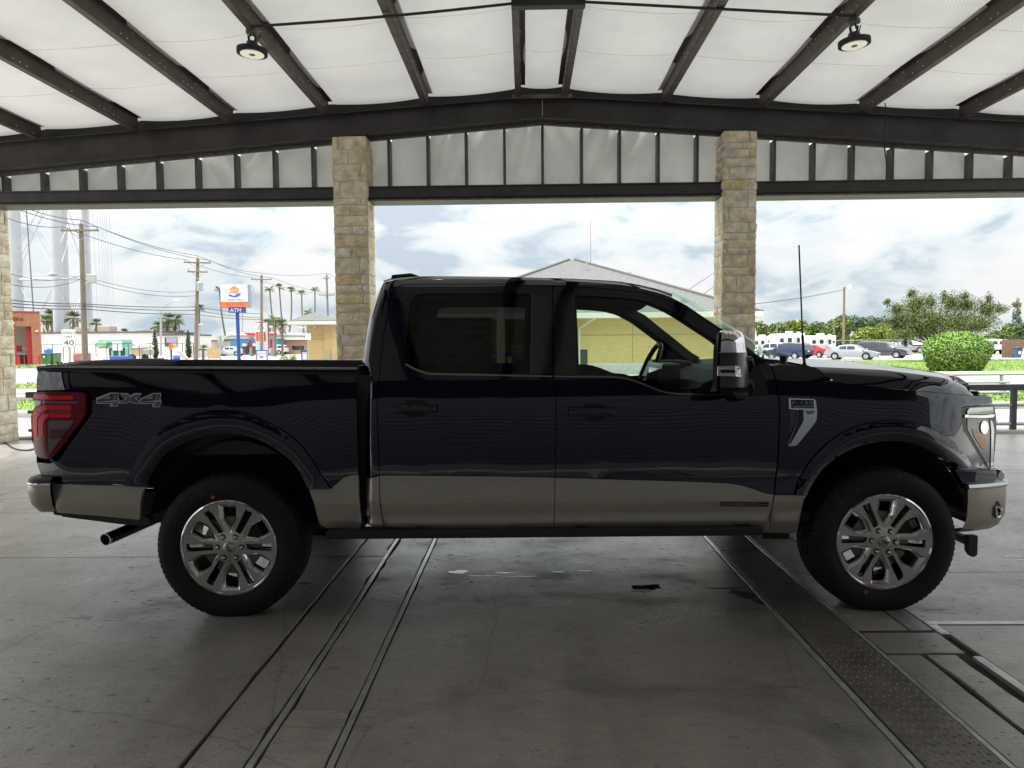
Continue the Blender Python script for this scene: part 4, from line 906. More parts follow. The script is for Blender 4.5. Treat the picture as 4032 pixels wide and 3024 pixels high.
def seat(x, y, w):
    mb = MB()
    mb.box(x-.02, x+.50, y-w, y+w, .72, .92); mb.prism([(x-.12, .85), (x+.06, .85), (x-.08, 1.43), (x-.18, 1.43)], lambda a, b: (a, y-w*.9, b), lambda a, b: (a, y+w*.9, b))
    o = mb.build('seat', LTHR, truck, bevel=.04, segs=2); mb = MB()
    mb.prism([(x-.19, 1.47), (x-.09, 1.47), (x-.10, 1.64), (x-.19, 1.64)], lambda a, b: (a, y-w*.5, b), lambda a, b: (a, y+w*.5, b)); mb.build('headrest', LTHR, o, bevel=.03, segs=2)
seat(.28, 4.45, .25); seat(.28, 5.40, .25); seat(-.62, 4.42, .28); seat(-.62, 5.43, .28)
# papers on the dash, window sticker behind the privacy glass
mb = MB(); a = at(2790, 1535, 4.25); mb.add([a+np.array([-.06, 0, 0]), a+np.array([.07, .02, .005]), a+np.array([.09, .16, .03]), a+np.array([-.02, .14, .035])], [(0, 1, 2, 3)]); mb.build('paper', mat('paper_white', (.7, .72, .72), .8), truck)
st = panel('window_sticker', S2([(1652, 1250), (1938, 1250), (1938, 1430), (1652, 1430)]), mat('sticker_paper', (.85, .86, .82), .7), rear_d, off=.012, rim=0, gap=0)[0]
SK = mat('sticker_ink', (.05, .05, .06), .7)
for q in [(1690, 1256, 1805, 1266), (1815, 1258, 1930, 1262), (1812, 1316, 1908, 1334), (1812, 1380, 1890, 1388), (1755, 1388, 1806, 1406), (1665, 1275, 1795, 1277), (1665, 1300, 1795, 1302), (1665, 1330, 1795, 1332), (1815, 1345, 1925, 1347), (1815, 1290, 1925, 1292)]:
    panel('sticker_print', S2([(q[0], q[1]), (q[2], q[1]), (q[2], q[3]), (q[0], q[3])]), SK, st, off=.0095, rim=0, gap=0, step=.2)
panel('window_label', S2([(1712, 1438), (1830, 1440), (1830, 1464), (1712, 1460)]), mat('label_blue', (.05, .06, .12), .5), rear_d, off=.012, rim=0, gap=0)
# ---- front fender, hood
HC = [(3303, 1506), (3357, 1513), (3484, 1527), (3594, 1537), (3737, 1549), (3847, 1558), (3886, 1556)]
hl = [(3908, 1593), (3870, 1596), (3800, 1601), (3787, 1605), (3786, 1650), (3791, 1692), (3830, 1757), (3879, 1838), (3872, 1843)]
fend = [(3033, 1437), (3050, 1437), (3120, 1439), (3202, 1443), (3216, 1452), (3238, 1473), (3267, 1493)]+HC+[(3902, 1562), (3908, 1580)]+hl+[(3836, 1846)]+K2[::-1]+[(3125, 1946), (3050, 1946), (3061, 1840), (3069, 1700), (3070, 1600), (3062, 1525), (3047, 1466)]
panel('front_fender', S2(fend), BLUE, truck, fn=bodyfn, mirror=True)
panel('lower_fender_panel', S2([(3050, 1947), (3178, 1950), (3168, 1965), (3157, 2003), (3146, 2064), (3139, 2100), (3019, 2100), (3029, 2064), (3036, 2021)]), TAN, truck, mirror=True)
h0 = S2([(3216, 1452), (3238, 1473), (3267, 1493)]+HC); h0 = [np.array([x, float(bodyfn(np.array([x]), np.array([z]))[0]), z]) for x, z in h0]
h1 = [at(x, y, YS+.20) for x, y in [(3205, 1443), (3339, 1450), (3484, 1457), (3629, 1475), (3737, 1489), (3796, 1502), (3847, 1519), (3872, 1538), (3884, 1553)]]
h2 = [at(x, y, 4.5) for x, y in [(3160, 1427), (3303, 1432), (3412, 1443), (3520, 1455)]]
h3 = [at(x, y, 4.62) for x, y in [(3169, 1417), (3303, 1421), (3412, 1431), (3556, 1451), (3665, 1470), (3737, 1486)]]
def zc(c):
    X = np.array([q[0] for q in c]); Z = np.array([q[2] for q in c]); return lambda x: np.interp(x, X, Z)
def yc_(c):
    X = np.array([q[0] for q in c]); Y = np.array([q[1] for q in c]); return lambda x: np.interp(x, X, Y)
xa, xb_ = h0[0][0]+.002, h1[-1][0]-.002; z0, z1, z3, y0_ = zc(h0), zc(h1), zc(h3), yc_(h0)
rows = []
for k in range(25):
    t = k/24; x = xa+(xb_-xa)*t
    zz1 = float(z1(x)); zcen = float(np.interp(x, [q[0] for q in h3]+[xb_], [q[2] for q in h3]+[zz1+.03])); ye = float(y0_(x)); ztop = min(float(z0(x)), zz1-.002)
    y1_ = max(YS+.20, ye+.09)
    half = [(x, ye, ztop), (x, ye+(y1_-ye)*.14, ztop+(zz1-ztop)*.50), (x, ye+(y1_-ye)*.42, ztop+(zz1-ztop)*.88), (x+.01*t, y1_, zz1), (x+.02*t, y1_+.05, zz1+.006), (x+.04*t, 4.36, zz1*.45+zcen*.55), (x+.06*t, 4.5, zcen-.004), (x+.09*t, 4.7, zcen+.002), (x+.10*t, YC, zcen+.004)]
    rows.append(half+[(a, 2*YC-b, c) for a, b, c in half[-2::-1]])
for dx_, dz_ in ((.012, -.022), (.016, -.075)): rows.append([(a+dx_, b+(.004 if b < YC else -.004)*(dx_ > .015), c+dz_*(1 if c > 0 else 1)) for a, b, c in rows[24]])
mb = MB(); mb.grid(rows); mb.build('hood', BLUE, truck, smooth='all')
panel('fender_light_block', S2([(3058, 1445), (3210, 1445), (3232, 1462), (3290, 1497)]+HC[1:]+[(3895, 1570), (3800, 1604), (3790, 1690), (3858, 1832), (3757, 1852)]+O2[::-1][1:]+[(3165, 1958), (3060, 1940), (3074, 1700)]), UND, truck, off=.055, rim=0, gap=.004, mirror=True)  # dark backing added behind the fender to block light through the gaps
panel('bed_light_block', S2([(215, 1480), (1400, 1482), (1405, 1860), (1300, 1930), (1216, 1926)]+O1[::-1]+[(560, 1914), (215, 1890), (250, 1830), (365, 1640), (365, 1550)]), UND, truck, off=.06, rim=0, gap=.004, mirror=True)  # dark backing added behind the bed side against light leaks
# cowl, wiper, aerial
mb = MB(); mb.prism([(1.44, 1.36), (1.50, 1.395), (1.62, 1.402), (1.70, 1.385), (1.70, 1.32)], lambda a, b: (a, YS+.17, b), lambda a, b: (a, 2*YC-YS-.17, b)); mb.build('cowl', BLK, truck, bevel=.01)
mb = MB(); w0 = at(3085, 1418, 4.25); w1 = at(3100, 1404, 4.35); w2 = at(3010, 1385, 4.8)
mb.tube([w0, w1, w2], .012, 6); mb.tube([w0+np.array([0, 0, -.02]), w0+np.array([0, .0, .025])], .022, 10); mb.build('wiper', BLK, truck, smooth=True)
mb = MB(); aA, aB, aC = at(3167, 1440, 4.20), at(3160, 1325, 4.20), at(3146, 965, 4.20)
mb.tube([aA, aA+np.array([0, 0, .02]), aB, aB+(aC-aB)*.02], [.016, .0085, .0075, .004], 10); a1 = mb.build('aerial', BLK, truck, smooth=True)
mb = MB(); n_ = 60; mb.tube([aB+(aC-aB)*k/n_ for k in range(n_+1)], [.0042+.0012*(k % 2) for k in range(n_+1)], 6); mb.build('aerial_mast', BLK, a1, smooth=True)
# front bumper, grille
byf = lambda x: YS+.016+.55*max(0, x-2.5)**2+.10*max(0, x-2.5)
def cornerfn(x, z): x = np.asarray(x, float); k = np.clip(x-2.5, 0, None); return YS+.026+.55*k**2+.10*k+base(np.asarray(z, float))
FB = S2([(3757, 1849), (3836, 1848), (3872, 1844), (3890, 1849), (3926, 1848), (3922, 1916), (3807, 1929), (3793, 1909), (3775, 1878)], cornerfn)
panel('bumper_corner', FB, BLUE, truck, fn=cornerfn, mirror=True, rim=.06)
zA = at(3870, 1926, YS)[2]; zB = at(3850, 2111, YS)[2]; xE = at(3806, 1990, YS+.03)[0]; xF = at(3949, 1935, YS+.12)[0]
def yb(x): return float(sidefn(x, .62))
def pxx(x, y, z=.65):
    q = np.array([x, y, z])-CAM; return CX+FPX*(q@RGT)/(q@FWD)
byf = lambda x: YS+.016+.55*max(0, x-2.5)**2+.10*max(0, x-2.5)
x0b = 2.50
while x0b < 2.95 and pxx(x0b+.062, byf(x0b)+.0856) < 3947: x0b += .005
xs_b = np.linspace(xE, x0b, 7); fp = [(float(x), byf(float(x))) for x in xs_b]; xl_, yl = fp[-1]
fp += arc(xl_-.028, yl+.0856, .09, .09, 300, 360, 5) + [(xl_+.07, YC-.5), (xl_+.10, YC-.25), (xl_+.11, YC)]
sweep('front_bumper', fp, [(-.16, zA+.02), (-.02, zA+.012), (.0, zA), (.004, zA-.06), (.0, zB+.10), (-.03, zB+.03), (-.07, zB-.002), (-.14, zB)], TAN, truck)
fp2 = [(x+.002, y-.002) for x, y in fp]
sweep('front_bumper_strip', fp2, [(-.05, zA+.035), (.001, zA+.020), (.008, zA+.004), (.003, zA-.010)], SATC, truck)
bxn = xl_+.062
mb = MB(); q = [(bxn-.05, yl+.05, zA+.01), (bxn-.01, yl+.06, zA+.075), (bxn+.012, yl+.085, zA+.05), (bxn+.006, yl+.09, zA+.0)]; mb.prism([(p[0], p[2]) for p in q], lambda a, b: (a, yl+.085, b), lambda a, b: (a, yl+.16, b)); mb.build('bumper_end_cap', CHR, truck, bevel=.004)
mb = MB(); q = [sp(x, y, lambda x, z: np.array([byf(float(q_))+.5*max(0, float(q_)-x0b) for q_ in np.ravel(x)]).reshape(np.shape(x))) for x, y in [(3916, 1974), (3928, 1968), (3940, 1985), (3938, 2030), (3925, 2042), (3915, 2034)]]; mb.prism([(p[0], p[2]) for p in q], lambda a, b: (a, byf(a)-.004+.5*max(0, a-x0b), b), lambda a, b: (a, byf(a)+.1, b)); fg = mb.build('fog_lamp', DGLS, truck, bevel=.004)
mb = MB(); bfn = lambda x, z: np.array([byf(float(q_))+.5*max(0, float(q_)-x0b) for q_ in np.ravel(x)]).reshape(np.shape(x))
fq = lambda x, y: sp(x, y, bfn, -.010)
mb.tube([fq(3932, 2030), fq(3921, 2036), fq(3917, 2020), fq(3919, 1990)], .007, 8); mb.tube([fq(3927, 2006), fq(3935, 2000)], .014, 10); mb.build('fog_lamp_trim', CHR, fg, smooth=True)
q = [at(x, y, YS+.10) for x, y in [(3812, 2110), (3853, 2110), (3853, 2122), (3851, 2186), (3838, 2194), (3826, 2194), (3812, 2172)]]
mb = MB(); mb.prism([(p[0], p[2]) for p in q], lambda a, b: (a, YS+.10, b), lambda a, b: (a, YS+.14, b)); mb.build('air_deflector', mat('deflector_grey', (.03, .031, .033), .5), truck, bevel=.005)
q = [at(x, y, YS+.18) for x, y in [(3786, 2108), (3812, 2110), (3812, 2150), (3800, 2135)]]
mb = MB(); mb.prism([(p[0], p[2]) for p in q], lambda a, b: (a, YS+.18, b), lambda a, b: (a, 2*YC-YS-.18, b)); mb.build('front_valance', BLK, truck)
mb = MB(); gx = at(3902, 1640, YS+.36)[0]
mb.box(gx-.30, gx-.02, YS+.42, 2*YC-YS-.42, .80, 1.22); mb.build('grille', GBLK, truck, bevel=.02, segs=2)
for k in range(3):
    mb = MB(); mb.box(gx-.03, gx+.0, YS+.44, 2*YC-YS-.44, .88+k*.11, .93+k*.11); mb.build('grille_bar', CHR, truck, bevel=.01)
# ---- headlight
def hlfn(x, z):
    return np.asarray(sidefn(x, z))+.004
HLO = [(3787, 1606), (3800, 1602), (3870, 1597), (3908, 1593), (3917, 1606), (3921, 1630), (3925, 1660), (3920, 1750), (3913, 1836), (3896, 1846), (3880, 1839), (3831, 1757), (3792, 1692), (3787, 1650)]
head = panel('headlight', S2(HLO, hlfn), DGLS, truck, fn=hlfn, rim=.10, gap=.001, step=.02)[0]
hp = lambda nm, pts, m, off=-.004, rim=.006: lens(nm, pts, m, off, head, hlfn, rim)
hp('running_lamp_lens', [(3806, 1617), (3815, 1606), (3850, 1604), (3906, 1601), (3909, 1622), (3905, 1627), (3870, 1629), (3806, 1630)], CLRL, -.008, .01)
hp('chrome_bar', [(3796, 1633), (3870, 1634), (3908, 1630), (3914, 1635), (3905, 1643), (3870, 1645), (3796, 1643)], CHR, -.010, .012)
hp('lamp_bowl', [(3808, 1647), (3880, 1649), (3896, 1656), (3902, 1690), (3898, 1836), (3890, 1836), (3850, 1766), (3808, 1690)], mat('lamp_bowl_grey', (.09, .09, .092), .2, spec=.6), -.003)
hp('amber_marker', [(3826, 1690), (3848, 1690), (3858, 1712), (3876, 1712), (3876, 1760), (3870, 1768), (3860, 1760), (3832, 1716)], AMB, -.006)
hp('projector', [(3873+15*math.cos(t), 1682+26*math.sin(t)) for t in np.linspace(0, 6.28, 20, endpoint=False)], CHR, -.010)
hp('chrome_side_bar', [(3896, 1652), (3906, 1662), (3911, 1690), (3908, 1830), (3899, 1838), (3900, 1700)], SATC, -.008)
# ---- running board and underbody
r0, r1, r2 = at(1282, 2098, YS-.06), at(3006, 2118, YS-.06), at(3001, 2146, YS-.06)
mb = MB(); zc0, zc1 = r0[2], at(1290, 2126, YS-.06)[2]
prof = [(0, 1.), (.0, .45), (.012, .40), (.012, 0.), (.11, 0.), (.13, .3), (.13, 1.), (.10, 1.04)]
mb.grid([[(x, YS-.06+a, zc1+(zc0-zc1)*b) for a, b in prof+[prof[0]]] for x in (r0[0], r1[0])]); n_ = len(prof)
mb.add([(r0[0], YS-.06+a, zc1+(zc0-zc1)*b) for a, b in prof], [tuple(range(n_))]); mb.add([(r1[0], YS-.06+a, zc1+(zc0-zc1)*b) for a, b in prof], [tuple(range(n_))])
rb = mb.build('running_board', mat('board_black', (.016, .017, .018), .5), truck)
for x in (-.55, .35, 1.25):
    mb = MB(); mb.box(x, x+.08, YS+.0, YS+.4, zc1+.03, zc1+.05); mb.box(x, x+.08, YS+.25, YS+.3, zc1+.03, .5); mb.build('board_bracket', UND, rb)
c = copy_tree(rb, truck); c.scale = (1, -1, 1); c.location = (-.25, YC, 0)
mb = MB()
for y in (4.45, 5.30): mb.box(-2.5, 2.5, y, y+.1, .42, .62)
mb.box(-.8, 1.7, 4.5, 5.35, .40, .52); mb.box(-2.3, -.9, 4.5, 5.35, .62, .86); mb.build('chassis_frame', UND, truck)
mb = MB(); mb.tube([(-1.6, 4.1, .40), (-1.6, 5.75, .40)], .06, 10); mb.tube([(-1.6, 4.78, .40), (-1.6, 5.06, .40)], .16, 14); mb.tube([(2.1, 4.1, .40), (2.1, 5.75, .40)], .05, 10); mb.build('axle', UND, truck, smooth=True)
mb = MB(); mb.box(-2.0, -1.2, 4.42, 4.47, .56, .66); mb.box(-1.95, -1.28, 4.3, 4.33, .98, 1.1); mb.build('leaf_spring', UND, truck)
for x, nm in ((-1.594, 'wheel_well'), (2.10, 'wheel_well')):
    for sd in (0, 1):
        mb = MB(); rows = []
        for k in range(15):
            a = math.radians(12+k*156/14); xx = x+.50*math.cos(a); zz = .45+.55*math.sin(a)
            ys = [YS+.09, YS+.10, YS+.42]
            rows.append([(xx, 2*YC-y if sd else y, zz) for y in ys])
        mb.grid(rows); vs = [(r[2]) for r in rows]; mb.add(vs, [tuple(range(len(vs)))]); mb.build(nm, LINER, truck, smooth='all')
mb = MB(); sx = at(640, 1985, 4.9); mb.tube([(sx[0]+.12, YC-.05, .62), (sx[0]+.12, YC-.05, .80)], .37, 28); mb.build('spare_tyre', RUB, truck, bevel=.05, segs=2)
for q, nm in (([(1250, 2052), (1285, 2053), (1287, 2082), (1252, 2080)], 'mud_bracket'), ([(1407, 2048), (1430, 2050), (1436, 2078), (1414, 2082)], 'mud_bracket'), ([(3003, 2100), (3112, 2103), (3110, 2124), (3003, 2122)], 'rocker_guard')):
    a = [sp(x, y, off=.005) for x, y in q]; mb = MB(); mb.hexa(a+[p+np.array([0, .08, 0]) for p in a]); mb.build(nm, BLK, truck, bevel=.004)
# black block standing in for the shade between bed and cab
mb = MB(); mb.box(-.90, -.80, YS+.10, 2*YC-YS-.1, .62, 1.36); mb.build('gap_shade_block', UND, truck)
# ---- door handles
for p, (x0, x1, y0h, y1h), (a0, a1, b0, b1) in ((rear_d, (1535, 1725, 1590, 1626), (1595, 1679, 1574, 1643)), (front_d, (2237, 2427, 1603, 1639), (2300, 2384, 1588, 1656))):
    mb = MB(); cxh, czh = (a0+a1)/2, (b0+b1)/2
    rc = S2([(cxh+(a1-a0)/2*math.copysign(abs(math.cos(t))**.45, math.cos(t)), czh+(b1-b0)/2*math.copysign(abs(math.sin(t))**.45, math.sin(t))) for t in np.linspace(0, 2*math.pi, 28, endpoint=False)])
    o = panel('handle_shade_patch', rc, mat('shade_patch_black', (.002, .002, .003), .5), p, off=-.0015, rim=0, gap=0)[0]  # flat black patch painted in as the shade of the handle hollow
    h = []; 
    for x, dd in ((x0, .004), (x0+4, .024), (x0+22, .036), ((x0+x1)/2, .042), (x1-22, .036), (x1-4, .024), (x1, .004)):
        s_ = .72 if dd < .01 else 1
        c_ = sp(x, (y0h+y1h)/2); t_ = sp(x, y0h); b_ = sp(x, y1h); hh = (t_[2]-b_[2])/2*s_
        h.append([(c_[0], c_[1]+.0, c_[2]+hh), (c_[0], c_[1]-dd*.8, c_[2]+hh*.93), (c_[0], c_[1]-dd, c_[2]+hh*.6), (c_[0], c_[1]-dd*1.02, c_[2]-hh*.2), (c_[0], c_[1]-dd*.85, c_[2]-hh*.9), (c_[0], c_[1]+.0, c_[2]-hh)])
    mb.grid(h); mb.build('door_handle', BLUE, p, smooth=True)
# ---- mirror
mir = thing('side_mirror', None, None); mir.parent = truck; mir.location = (-.25, -YC, 0); del ROOTLOC[mir.name]
YM = YS-.22
def ml(x, y, d): return at(x, y, YM+d)
def mshell(name, rows_px, m, smooth=True):
    """rows of (y_px, xl, xr): rounded outer shell"""
    mb = MB(); rows = []
    for y, xl, xr, dp in rows_px:
        r = []
        for t, d in ((0, .13), (.0, .06), (.10, .012), (.3, .0), (.6, .004), (.78, .02), (.9, .05), (.97, .09), (1., .15)):
            r.append(ml(xl+(xr-xl)*t, y, d+dp))
        rows.append(r)
    mb.grid(rows); return mb.build(name, m, mir, smooth=smooth)
MSAT = mat('mirror_satin_black', (.02, .02, .021), .32, spec=.5, coat=.25, coat_r=.25)
mshell('mirror_cap', [(1300, 2856, 2890, .10), (1302, 2838, 2906, .05), (1308, 2833, 2918, .02), (1322, 2832, 2928, .004), (1350, 2829, 2935, 0), (1388, 2826, 2941, 0)], CHR)
mshell('mirror_housing', [(1389, 2826, 2941, .003), (1440, 2825, 2946, 0), (1490, 2824, 2948, 0), (1525, 2823, 2947, .004), (1537, 2826, 2936, .02), (1543, 2840, 2900, .06)], MSAT)
mb = MB(); fr = [(2831, 1303), (2826, 1388), (2824, 1540), (2797, 1543), (2806, 1514), (2809, 1377), (2819, 1326)]
mb.prism([(0, i) for i in range(len(fr))], lambda a, b: tuple(ml(*fr[int(b)], .03 if fr[int(b)][0] > 2822 else .075)), lambda a, b: tuple(ml(*fr[int(b)], .20))); mb.build('mirror_frame', mat('mirror_frame_black', (.025, .025, .026), .4), mir)
mb = MB(); q = [(2825, 1442), (2895, 1440), (2921, 1442), (2923, 1487), (2895, 1482), (2824, 1481)]
mb.prism([(0, i) for i in range(6)], lambda a, b: tuple(ml(*q[int(b)], -.006+(.03 if q[int(b)][0] > 2900 else 0))), lambda a, b: tuple(ml(*q[int(b)], .03))); ml_ = mb.build('mirror_lamp', mat('mirror_lamp_glass', (.50, .50, .50), .12, .3, coat=1), mir, bevel=.003)
for q in ([(2832, 1449), (2914, 1449), (2914, 1453), (2832, 1453)], [(2832, 1470), (2914, 1472), (2914, 1476), (2832, 1475)]):
    mb = MB(); mb.prism([(0, i) for i in range(4)], lambda a, b: tuple(ml(*q[int(b)], -.009+(.014 if q[int(b)][0] > 2900 else 0))), lambda a, b: tuple(ml(*q[int(b)], .01))); mb.build('lamp_trim', CHR, ml_)
q = [(2838, 1456), (2895, 1456), (2895, 1468), (2838, 1468)]
mb = MB(); mb.prism([(0, i) for i in range(4)], lambda a, b: tuple(ml(*q[int(b)], -.008)), lambda a, b: tuple(ml(*q[int(b)], .01))); mb.build('lamp_insert', DGLS, ml_)
for y0m, y1m in ((1408, 1462), (1500, 1556)):
    mb = MB(); mb.tube([ml(2930, y0m+8, .12), ml(2955, y0m+4, .13), ml(2962, (y0m+y1m)/2, .16), ml(2956, y1m-6, .2), ml(2930, y1m, .24)], .014, 8); mb.build('mirror_arm', MSAT, mir, smooth=True)
mb = MB(); mb.prism([(2885, 1545), (2960, 1550), (2950, 1564), (2935, 1572), (2900, 1570)], lambda a, b: tuple(at(a, b, YS-.02)), lambda a, b: tuple(at(a, b, YS+.12))); mb.build('mirror_foot', MSAT, mir, bevel=.006)
panel('sail_panel', S2([(2836, 1360), (2920, 1402), (2960, 1428), (2990, 1450), (3010, 1490), (3024, 1540), (3025, 1556), (2836, 1553)]), mat('sail_black', (.010, .010, .011), .35), front_d, off=-.006, rim=.01, gap=0)
# ---- badges
ven = panel('fender_vent', S2([(3101, 1567), (3198, 1570), (3208, 1576), (3213, 1621), (3211, 1650), (3202, 1667), (3141, 1743), (3129, 1754), (3101, 1755), (3101, 1744), (3132, 1663), (3135, 1613), (3102, 1609)]), CHR, truck, off=-.016, rim=.018, gap=0, step=.02)[0]
panel('vent_recess', S2([(3136, 1612), (3159, 1612), (3159, 1656), (3106, 1750), (3103, 1744), (3133, 1664)]), mat('vent_black', (.006, .006, .006), .5), ven, off=-.0175, rim=0, gap=0)
panel('vent_blade', S2([(3109, 1612), (3131, 1612), (3129, 1662), (3109, 1712)]), mat('vent_blade_paint', (.05, .055, .07), .15, .5, coat=1), ven, off=-.004, rim=.004, gap=0)
bp = panel('badge_plate', S2([(3110, 1572), (3199, 1574), (3200, 1607), (3112, 1605)]), mat('badge_black', (.008, .008, .009), .3), ven, off=-.0175, rim=0, gap=0)[0]
def flat_text(nm, s, x0, y0, x1, y1, m, parent, off, extra=.002):
    """letters between the picture points left-bottom and right-top, on the body"""
    a = sp(x0, y0, off=off); b = sp(x1, y0, off=off); c = sp(x0, y1, off=off)
    mb = MB(); ex = (b-a); w = np.linalg.norm(ex); ey = (c-a); h = np.linalg.norm(ey); text_mb(mb, s, a, ex/w, ey/h, w, h, extra); return mb.build(nm, m, parent, fix=False)
flat_text('badge_lettering', 'F-150', 3115, 1592, 3197, 1577, SILV, bp, -.018)
flat_text('badge_lettering', 'KING RANCH', 3119, 1603, 3197, 1596, WHT, bp, -.018)
def squiggle(c, w, rr_, turns, m, parent, ex, ez, en):
    pts = []
    for k in range(61):
        t = k/60; u = (t-.5)*w; v = math.sin(t*turns*2*math.pi)*w*.24; v = max(-w*.19, min(w*.19, v*1.25)); pts.append(np.array(c)+ex*u+ez*v+en)
    mb = MB(); mb.tube(pts, rr_, 6); return mb.build('brand_squiggle', m, parent, smooth=True)
squiggle(sp(3184, 1623, off=-.018), .045, .0022, 2.5, mat('squiggle_black', (.01, .01, .01), .4), ven, np.array([1., 0, 0]), np.array([0, 0, 1.]), np.zeros(3))
pb = panel('hybrid_badge', S2([(2834, 1975), (3026, 1977), (3025, 1995), (2834, 1993)]), mat('badge_dark', (.02, .02, .02), .35), front_d, off=-.003, rim=.003, gap=0)[0]
flat_text('badge_lettering', 'POWERBOOST', 2838, 1990, 2981, 1979, SILV, pb, -.0045)
flat_text('badge_lettering', 'HYBRID', 2989, 1988, 3022, 1984, SILV, pb, -.0045)
flat_text('badge_lettering', '/', 2981, 1992, 2988, 1979, SILV, pb, -.0045)
# 4x4 decal: outline, dark body and light facets
Z1 = lambda pts: [(80+x/2.765, 1350+y/2.765) for x, y in pts]
four = [(826, 660), (826, 600), (975, 543), (1075, 543), (1068, 605), (1078, 605), (1076, 655), (1064, 660), (1064, 692), (978, 692), (978, 662)]
ex_ = [(1085, 548), (1170, 548), (1198, 572), (1240, 548), (1320, 548), (1300, 590), (1262, 606), (1312, 640), (1312, 660), (1230, 660), (1198, 640), (1160, 660), (1078, 660), (1080, 640), (1150, 606), (1112, 590)]
four2 = [(1304, 662), (1306, 606), (1450, 546), (1537, 546), (1530, 620), (1542, 622), (1538, 665), (1528, 668), (1526, 698), (1444, 698), (1444, 664)]
dec = panel('decal', S2(Z1(four)), WHT, truck, fn=bodyfn, off=-.0012, rim=0, gap=0, step=.5)[0]
for p_ in (ex_, four2): panel('decal_letter', S2(Z1(p_)), WHT, dec, fn=bodyfn, off=-.0012, rim=0, gap=0, step=.5)
dk = mat('decal_dark', (.03, .032, .036), .4); lt = mat('decal_light', (.40, .41, .42), .4)
def dcl(pts, m, off): panel('decal_facet', S2(Z1(pts)), m, dec, fn=bodyfn, off=off, rim=0, gap=0, step=.5)
ins = lambda pts, d: [tuple(q) for q in inset(pts, d)]
for p_ in (four, ex_, four2): dcl(ins(p_, 8), dk, -.0022)
for dx in (0, 464):
    dcl([(840+dx, 640), (1064+dx, 622), (1064+dx, 642), (840+dx, 644)], lt, -.003); dcl([(838+dx, 625), (838+dx, 606), (980+dx, 552), (985+dx, 566), (870+dx, 612)], lt, -.003)
    dcl([(1010+dx, 560), (1052+dx, 554), (1048+dx, 680), (1010+dx, 682)], GRY, -.003); dcl([(900+dx, 612), (980+dx, 582), (980+dx, 606)], lt, -.0034); dcl([(984+dx, 650), (1010+dx, 650), (1010+dx, 684), (984+dx, 684)], lt, -.0034)
dcl([(1110, 556), (1160, 556), (1198, 590), (1240, 556), (1300, 556), (1225, 606), (1198, 625), (1170, 606)], lt, -.003); dcl([(1120, 562), (1155, 562), (1198, 600), (1255, 562), (1280, 562), (1215, 610), (1290, 650), (1235, 650), (1198, 622), (1160, 650), (1105, 650), (1180, 608)], GRY, -.0036)

